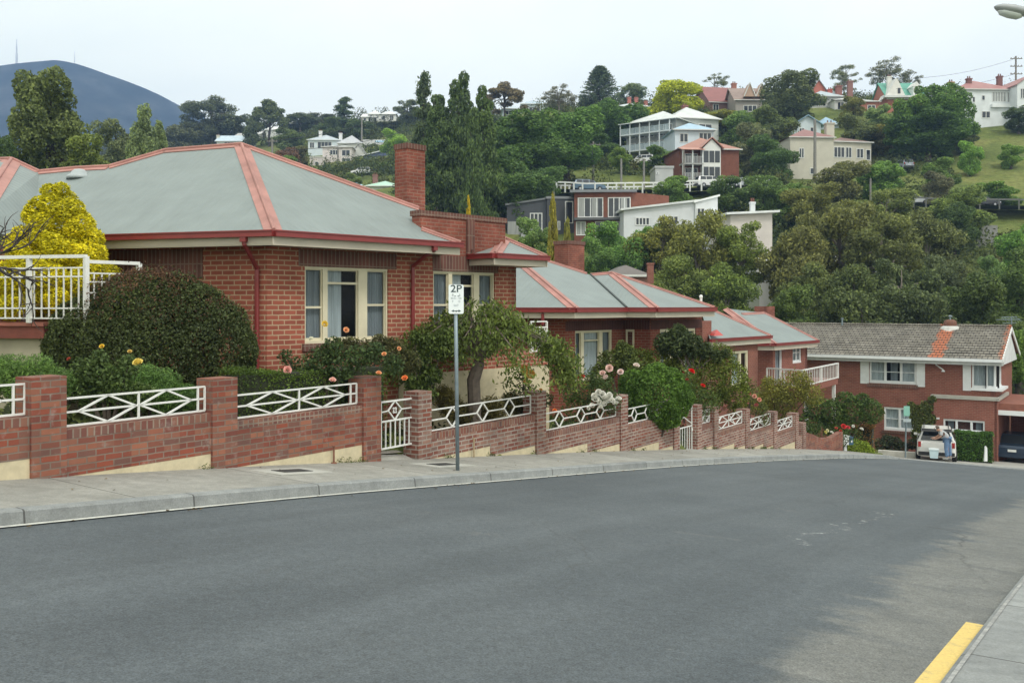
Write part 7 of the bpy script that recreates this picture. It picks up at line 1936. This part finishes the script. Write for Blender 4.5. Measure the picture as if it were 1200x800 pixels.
# ---------------------------------------------------------------- trees and shrubs on the hill
DK, MD, OL, LT, YG, BL = (.026, .044, .017), (.045, .072, .023), (.068, .072, .027), (.08, .115, .03), (.155, .165, .02), (.035, .055, .032)
TR = [
 # kind, x, ytop, Z, wpx, colour, seed, label
 ('big', 56, 87, 75, 88, (.05, .062, .026), 1, 'tallest dark gum tree against the blue mountain at left'),
 ('big', 6, 160, 70, 60, DK, 2, 'dark round tree at the left edge above the house roof'),
 ('round', 98, 160, 72, 60, (.06, .075, .025), 3, 'lower olive tree right of the tallest dark gum'),
 ('round', 138, 143, 120, 50, (.055, .065, .04), 1, 'dull olive tree left of the pale green conifer'),
 ('cone', 168, 124, 95, 46, (.075, .095, .055), 2, 'pale green pointed conifer above the nearest roof'),
 ('cone', 186, 142, 100, 26, (.08, .10, .055), 3, 'small pale conifer leaning beside the pointed one'),
 ('round', 205, 145, 300, 46, (.05, .055, .04), 2, 'greyish dark tree on the ridge right of the pale conifer'),
 ('gum', 248, 113, 330, 62, (.05, .056, .038), 1, 'ragged topped gum on the left ridge'),
 ('round', 240, 140, 330, 52, (.05, .055, .038), 3, 'broad grey green tree in front of the ragged topped gum'),
 ('round', 272, 135, 335, 44, (.045, .052, .036), 1, 'dark grey tree right of the ragged topped gum'),
 ('umbrella', 316, 118, 300, 46, (.045, .056, .034), 1, 'umbrella shaped dark tree on the left ridge'),
 ('round', 296, 138, 290, 24, (.04, .05, .034), 2, 'small dark tree touching the umbrella shaped tree'),
 ('gum', 352, 132, 330, 44, (.05, .058, .04), 2, 'scraggy grey ridge tree right of the umbrella shaped tree'),
 ('gum', 376, 134, 340, 36, (.05, .055, .042), 3, 'second scraggy ridge tree beside the pointed conifer group'),
 ('pine', 404, 114, 300, 40, (.04, .058, .034), 1, 'tallest conifer on the left ridge above the blue grey roof'),
 ('round', 386, 138, 290, 30, (.045, .062, .032), 3, 'dark bushy tree under the tallest left ridge conifer'),
 ('round', 418, 138, 285, 34, (.04, .058, .032), 2, 'dark bushy tree right of the tallest left ridge conifer'),
 ('round', 340, 150, 270, 38, (.05, .065, .034), 1, 'green tree below the tall white ridge house'),
 ('round', 335, 172, 200, 34, (.07, .04, .035), 2, 'purplish brown tree beside the left power pole'),
 ('round', 350, 172, 205, 26, (.055, .055, .032), 3, 'olive brown tree between the left power pole and the houses'),
 ('round', 336, 184, 175, 30, (.05, .08, .03), 1, 'small green tree just above the roof edge near the left pole'),
 ('gum', 478, 118, 300, 34, (.055, .062, .042), 4, 'flat topped ridge tree left of the poplars'),
 ('round', 455, 142, 300, 46, (.05, .055, .036), 2, 'brownish tree under the skyline white houses'),
 ('round', 462, 152, 225, 30, (.10, .15, .04), 3, 'light green rounded tree left of the poplars'),
 ('round', 455, 190, 205, 24, (.075, .105, .035), 1, 'green bushy tree left of the tall brick chimney'),
 ('round', 415, 203, 180, 20, (.07, .09, .04), 3, 'small green tree above the light blue iron roof'),
 ('pine', 497, 86, 118, 46, (.034, .048, .03), 2, 'ragged pointed conifer left of the poplars'),
 ('poplar', 512, 112, 112, 38, (.029, .046, .02), 1, 'first tall poplar right of the ragged conifer'),
 ('poplar', 538, 88, 112, 42, (.030, .047, .02), 2, 'tallest poplar of the dark row'),
 ('poplar', 568, 104, 112, 46, (.034, .053, .02), 3, 'right hand poplar of the dark row'),
 ('poplar', 555, 128, 104, 32, (.031, .049, .02), 4, 'shorter poplar in front of the dark row'),
 ('umbrella', 592, 98, 255, 46, (.075, .06, .045), 2, 'brownish dome shaped tree on the ridge right of the poplars'),
 ('sparse', 655, 101, 260, 42, (.07, .066, .055), 1, 'thin grey ridge tree left of the bunya pine'),
 ('tier', 703, 78, 232, 46, (.032, .046, .034), 1, 'tiered bunya pine on the ridge'),
 ('gum', 741, 97, 250, 32, (.075, .09, .06), 2, 'pale hazy tree right of the bunya pine'),
 ('round', 792, 91, 195, 66, YG, 1, 'bright yellow green round tree above the veranda house'),
 ('sparse', 838, 88, 225, 38, (.08, .085, .07), 2, 'leafless looking grey tree behind the dark red roof'),
 ('big', 612, 134, 150, 96, (.038, .066, .022), 3, 'large round dark green tree right of the poplars'),
 ('big', 664, 127, 156, 90, (.042, .076, .024), 4, 'large domed green tree in the middle of the slope'),
 ('big', 716, 122, 172, 84, (.038, .068, .023), 1, 'broad dark green tree left of the veranda house'),
 ('big', 600, 178, 125, 84, (.035, .06, .022), 2, 'lower dark green tree in front of the poplars right side'),
 ('round', 700, 160, 160, 50, (.036, .06, .026), 3, 'dark tree in the hollow left of the veranda house'),
 ('round', 636, 195, 132, 50, (.04, .068, .026), 1, 'dark tree behind the dark grey modern house'),
 ('round', 728, 174, 150, 30, (.07, .10, .03), 2, 'small bright tree on the grass below the veranda house'),
 ('round', 775, 172, 148, 42, (.05, .08, .03), 3, 'leafy tree between the veranda house and the garage'),
 ('round', 840, 130, 182, 60, (.10, .10, .03), 2, 'yellowish olive tree right of the veranda house roof'),
 ('round', 868, 128, 180, 46, (.055, .085, .028), 1, 'green tree under the dark red roofs'),
 ('big', 930, 86, 200, 66, (.05, .06, .034), 1, 'broad grey green tree on the ridge right of the dark red roofs'),
 ('round', 905, 128, 176, 60, (.048, .062, .03), 3, 'grey green tree left of the pale blue cottage'),
 ('round', 884, 143, 146, 44, (.06, .066, .045), 2, 'grey olive drooping tree right of the red brick house'),
 ('big', 903, 158, 140, 54, (.035, .06, .025), 2, 'dark green tree left of the cream house'),
 ('sparse', 990, 76, 235, 36, (.08, .085, .065), 3, 'thin airy gum on the ridge above the grey roof'),
 ('sparse', 1040, 70, 232, 48, (.07, .07, .055), 1, 'tall airy gum behind the green roofed house'),
 ('sparse', 1066, 86, 240, 28, (.07, .07, .06), 2, 'small airy gum right of the tall airy one'),
 ('round', 1000, 112, 185, 30, (.075, .075, .03), 1, 'rusty green conifer below the grey roofed ridge house'),
 ('round', 1028, 124, 178, 34, (.09, .12, .06), 2, 'pale grey green tree below the orange brick cottage'),
 ('big', 1107, 95, 153, 64, (.036, .066, .018), 4, 'tall dark green tree left of the large white house'),
 ('big', 1070, 116, 152, 58, (.045, .078, .02), 1, 'bright edged green tree below the green roofed house'),
 ('big', 1088, 132, 150, 84, (.03, .055, .018), 2, 'massive dark green tree in the middle of the right slope'),
 ('round', 1002, 136, 165, 52, (.055, .066, .034), 3, 'olive tree right of the pale blue cottage'),
 ('round', 1035, 148, 158, 36, (.085, .08, .03), 1, 'rusty olive tree left of the massive dark tree'),
 ('round', 1018, 145, 160, 30, (.03, .045, .024), 2, 'dark conifer like tree behind the cream house sunroom'),
 ('round', 1194, 124, 162, 40, (.035, .05, .028), 2, 'dark tree at the right edge below the large white house'),
 ('round', 1130, 152, 152, 30, (.045, .055, .03), 3, 'dark scrubby tree right of the massive dark tree'),
 ('gum', 775, 255, 84, 70, (.085, .082, .026), 1, 'golden olive gum in front of the white modern house'),
 ('gum', 820, 248, 82, 84, (.078, .078, .026), 2, 'large golden olive gum below the white end block'),
 ('gum', 868, 262, 80, 60, (.07, .085, .026), 3, 'thin golden olive gum in front of the pale pinkish house'),
 ('gum', 800, 300, 74, 70, (.065, .078, .026), 4, 'lower olive gum above the second house roof'),
 ('gum', 850, 310, 72, 80, (.06, .078, .024), 1, 'lower olive gum behind the third house chimney'),
 ('gum', 775, 330, 66, 50, (.06, .072, .026), 2, 'small olive gum beside the brown tiled roof'),
 ('gum', 935, 268, 78, 90, (.068, .066, .028), 2, 'wide brown olive gum right of the pale pinkish house'),
 ('gum', 985, 240, 84, 96, (.066, .066, .028), 3, 'tall brown olive gum in the middle of the grove'),
 ('gum', 1035, 250, 80, 90, (.058, .062, .026), 4, 'tall dark olive gum right of the grove centre'),
 ('gum', 1085, 246, 84, 84, (.055, .06, .03), 1, 'tall dark gum at the right of the grove'),
 ('gum', 950, 310, 72, 80, (.05, .058, .024), 1, 'shadowy gum above the third house roof'),
 ('gum', 1000, 312, 70, 84, (.045, .055, .024), 2, 'shadowy gum directly above the tiled roof'),
 ('gum', 1055, 306, 70, 84, (.042, .052, .026), 3, 'shadowy dark gum above the tiled roof flue'),
 ('gum', 1100, 300, 72, 70, (.042, .05, .03), 4, 'shadowy dark gum right of the flue'),
 ('big', 925, 335, 64, 56, (.04, .058, .02), 3, 'low dark green tree behind the third house'),
 ('big', 1010, 340, 62, 90, (.032, .042, .02), 1, 'dark low tree behind the left part of the tiled roof'),
 ('big', 1075, 338, 62, 90, (.03, .04, .022), 4, 'dark low tree behind the right part of the tiled roof'),
 ('big', 1152, 322, 64, 80, (.035, .05, .02), 2, 'dark conifer mass right of the tiled roof'),
 ('big', 1195, 290, 68, 70, (.036, .056, .02), 3, 'tall dark conifer at the right edge'),
 ('big', 1192, 385, 56, 46, (.06, .095, .026), 1, 'leafy green tree right of the street end house gable'),
 ('round', 1165, 300, 76, 30, (.07, .105, .05), 1, 'small blue green conifer on the lower grass bank'),
 ('big', 1120, 218, 112, 70, (.065, .085, .032), 3, 'pale topped dense tree below the upper hill road'),
 ('big', 1118, 240, 108, 52, (.03, .048, .02), 4, 'dark dense tree under the pale topped one'),
 ('round', 1100, 184, 132, 40, (.05, .078, .026), 3, 'rounded green tree beside the upper hill road'),
 ('round', 1100, 200, 124, 36, (.06, .06, .045), 1, 'greyish bush tree beside the upper hill road'),
 ('gum', 960, 218, 116, 80, (.075, .075, .028), 3, 'brownish gum below the cream house'),
 ('gum', 1040, 222, 112, 80, (.07, .08, .03), 4, 'olive gum below the hill road at centre right'),
 ('round', 925, 214, 118, 60, (.055, .085, .03), 2, 'green tree left of the brownish gum'),
 ('round', 985, 188, 138, 60, (.06, .062, .03), 1, 'dull shrubby tree in front of the cream house base'),
 ('round', 1030, 188, 136, 54, (.06, .10, .03), 2, 'fresh green bushy tree right of the cream house'),
 ('round', 790, 205, 122, 46, (.06, .095, .03), 3, 'green bush tree behind the modern brick house'),
 ('round', 850, 208, 122, 46, (.045, .07, .028), 1, 'dark bush tree on the bank below the red brick house'),
 ('round', 895, 204, 124, 60, (.045, .07, .026), 3, 'dark bush tree on the bank left of the gum grove'),
 ('round', 715, 262, 90, 56, (.055, .10, .03), 1, 'bright green leafy tree below the modern brick house'),
 ('big', 740, 268, 86, 70, (.05, .09, .028), 2, 'broad leafy green tree above the second house chimney'),
 ('round', 700, 278, 84, 40, (.05, .085, .03), 3, 'leafy tree right of the second house chimney'),
 ('round', 765, 262, 88, 40, (.04, .07, .026), 2, 'dark green tree under the long white house'),
 ('cone', 648, 234, 62, 26, (.10, .088, .02), 1, 'narrow golden columnar cypress beside the second chimney'),
 ('cone', 664, 262, 64, 24, (.09, .086, .022), 2, 'shorter golden cypress behind the columnar one'),
 ('round', 625, 255, 66, 40, (.06, .09, .04), 3, 'green shrub tree left of the golden columnar cypress'),
 ('cone', 549, 231, 30, 12, (.19, .14, .015), 4, 'bright yellow conifer tip showing above the parapet'),
 ('round', 1185, 168, 142, 30, (.07, .11, .03), 2, 'small rounded bush on the steep grass at right'),
 ('round', 1137, 165, 140, 26, (.07, .12, .03), 3, 'green bush on the steep grass left of the rounded one'),
 ('round', 1170, 214, 124, 46, (.05, .085, .022), 1, 'long green thicket above the guard rail at right'),
 ('round', 1195, 262, 96, 60, (.05, .095, .022), 2, 'clipped green thicket above the lower wall at right'),
]
for i, (k, x, yt, Z, wpx, col, sd, lab) in enumerate(TR):
    nm = {'cone': 'conifer', 'pine': 'conifer', 'tier': 'bunya_pine', 'poplar': 'poplar_tree', 'gum': 'gum_tree', 'sparse': 'gum_tree'}.get(k, 'tree')
    tree(k, x, yt, Z, wpx, (.016+col[0]*3.3, .018+col[1]*3.55, .012+col[2]*3.0) if k in ('gum', 'sparse') else (.022+col[0]*3.4, .022+col[1]*3.55, .013+col[2]*2.9), lab, sd, nm, nm.replace('_', ' '), group='trees on the hillside')
# lower concrete wall at right
m = MB(); a_, b_ = P(1145, 275, 111), P(1168, 268, 111)
m.wb(Vector((a_.x, a_.y, 0)), Vector((1, 0, 0)), 0, (b_-a_).length, gz(a_.x, a_.y)-.5, P(0, 264, 111).z, -.3, 0); o = m.build('retaining_wall', plain('grey_render', (.24, .24, .23), .9, .2)); tag(o, 'plain grey retaining wall on the lower grass bank at right', 'wall')
# scrub that covers the slope between the trees
def scrub(name, count, seed, col, rmin, rmax):
    rg = np.random.default_rng(seed); C_, N_ = [], []
    for _ in range(count):
        Z = rg.uniform(66, 330); x = rg.uniform(-350, 1900) if rg.uniform() < .35 else rg.uniform(180, 1330); u = rg.uniform(); r = rg.uniform(rmin, rmax)
        X = (x-CX)/FPX*Z
        if any(a-4 < x < b+4 and z-(9+3*r) < Z < z+10 for a, b, z in HOUSES): continue
        if 1070 < x < 1330 and 118 < Z < 160 and u < .93: continue
        if 640 < x < 770 and 133 < Z < 152 and u < .85: continue
        if 800 < x < 900 and 108 < Z < 126 and u < .7: continue
        if x > 1110 and 95 < Z < 120 and u < .85: continue
        if x > 1030 and 115 < Z < 129: continue
        if 395 < x < 472 and 85 < Z < 174: continue
        if 242 < x < 340 and 190 < Z < 305: continue
        if x < 950 and 123 < Z < 135: continue
        n = int(110*r**1.3)+60
        d = rg.normal(size=(n, 3)); d[:, 2] = np.abs(d[:, 2])*1.0-.15; d /= np.linalg.norm(d, axis=1)[:, None]
        g = gz(X, Z); ph = rg.uniform(0, 6, 3)
        rad = (1+.22*np.sin(d[:, 0]*4+ph[0])+.18*np.sin(d[:, 1]*5+ph[1])+.15*np.sin(d[:, 2]*6+ph[2]))*rg.uniform(.7, 1.05, n)
        C_.append(np.array([X, Z, g-.1])+d*np.array([r*1.15, r*1.15, r*rg.uniform(.8, 1.5)])*rad[:, None]); N_.append(d)
    C_ = np.concatenate(C_); N_ = np.concatenate(N_)
    me = leafmesh(name, C_, N_, .42, .24, seed, .45)
    o = bpy.data.objects.new(name, me); COL.objects.link(o); o.color = c4(col); o['kind'] = 'stuff'
scrub('hillside_scrub', 2000, 77, (.115, .15, .05), .8, 2.4)
scrub('hillside_scrub', 1250, 78, (.13, .135, .048), .7, 2.0)
scrub('hillside_scrub', 1150, 79, (.08, .115, .045), 1.2, 3.2)
scrub('hillside_scrub', 300, 80, (.17, .21, .055), .7, 1.8)
# far wood along the skyline
def farwood():
    rg = np.random.default_rng(78); C_, N_ = [], []
    for _ in range(950):
        x = rg.uniform(-400, 1800); Z = rg.uniform(270, 420) if x > 520 else rg.uniform(330, 470)
        X = (x-CX)/FPX*Z; g = gz(X, Z); r = rg.uniform(1.6, 3.4); h = rg.uniform(2, 6)
        n = 260
        d = rg.normal(size=(n, 3)); d /= np.linalg.norm(d, axis=1)[:, None]
        C_.append(np.array([X, Z, g+h*.6])+d*np.array([r, r, h*.7])*rg.uniform(.6, 1.05, (n, 1))); N_.append(d)
    me = leafmesh('far_wood', np.concatenate(C_), np.concatenate(N_), .6, .35, 78, .45)
    o = bpy.data.objects.new('far_wood', me); COL.objects.link(o); o.color = c4((.105, .12, .07)); o['kind'] = 'stuff'
farwood()

# ---------------------------------------------------------------- mountain
MZ = 1600.0
mx = np.array([-500, -300, -150, -60, 0, 20, 45, 68, 80, 95, 110, 130, 150, 170, 190, 210, 230, 262, 300, 350, 420, 520, 700])
my = np.array([190, 150, 112, 88, 74, 71, 68.5, 66.5, 68, 71.5, 76.5, 84, 91, 99, 108, 119, 129, 146, 165, 180, 195, 215, 240])
us_ = np.linspace(-560, 720, 300); vs_ = np.linspace(-1, 1, 46)
rg = np.random.default_rng(3)
def fbm(a, b):
    s = np.zeros_like(a); 
    for k in range(1, 7):
        f = 2**k*.5; s += np.sin(a*f*1.7+k*2.1+np.sin(b*f*1.3+k))*np.cos(b*f*1.9+k*1.3+np.sin(a*f)*.7)/(1.75**k)
    return s
rows = []
for v in vs_:
    r_ = []
    Yv = MZ+v*520
    for u in us_:
        X = (u-CX)/FPX*MZ
        crest = (HY-np.interp(u, mx, my))/FPX*MZ
        fall = (1-abs(v))**1.05
        a, b = X/216., Yv/216.
        rid = float(fbm(np.array(a), np.array(b)))
        z = 45+(crest-45)*fall+rid*19*(1-fall)*min(1, abs(v)*4)*(1 if abs(v) < .98 else 0)
        r_.append(Vector((X, Yv, z)))
    rows.append(r_)
mt, nt, b = newmat('mountain_forest')
p = pos(nt)
f = noise(nt, p, .017, 8, .65); f2 = noise(nt, p, .085, 6, .7)
c = ramp(nt, f, [(.38, (.010, .018, .016)), (.55, (.03, .038, .034)), (.72, (.065, .07, .068))])
c = mixc(nt, 1, c, ramp(nt, f2, [(.3, g1(.7)), (.7, g1(1.35))]), 'MULTIPLY')
nt.links.new(c, b.inputs['Base Color']); b.inputs['Roughness'].default_value = .95; b.inputs['Specular IOR Level'].default_value = .05
grid('mountain', mt, rows, 'structure')
def mast(x, yt, yb, label, r):
    a, b_ = P(x, yt, MZ), P(x, yb, MZ); m = MB()
    m.tube([b_-ZU*10, b_, b_.lerp(a, .35), b_.lerp(a, .36), b_.lerp(a, .7), b_.lerp(a, .71), a], [r*1.2, r*1.2, r*1.1, r*.8, r*.8, r*.45, r*.3], 8)
    o = m.build('radio_mast', OBJ, color=(.62, .63, .66)); tag(o, label, 'radio mast')
mast(19.5, 46, 72, 'slender pale radio mast on the mountain top', 1.5)
mast(87.5, 60, 70, 'tiny second mast right of the mountain summit', .5)

# ---------------------------------------------------------------- air
hz = MB(); lo = float(ZZ.min())-1.0-8
hz.box((0, 1030, (lo+490)/2), (3400, 2260, 490-lo))
o = hz.build('haze', newmat('haze')[0]); o['kind'] = 'stuff'
hm = MATS['haze']; nt = hm.node_tree; nt.nodes.remove(nt.nodes['Principled BSDF'])
pv = nt.nodes.new('ShaderNodeVolumePrincipled'); pv.inputs['Color'].default_value = (.37, .57, 1.0, 1); pv.inputs['Density'].default_value = .00037
nt.links.new(pv.outputs[0], nt.nodes['Material Output'].inputs['Volume'])
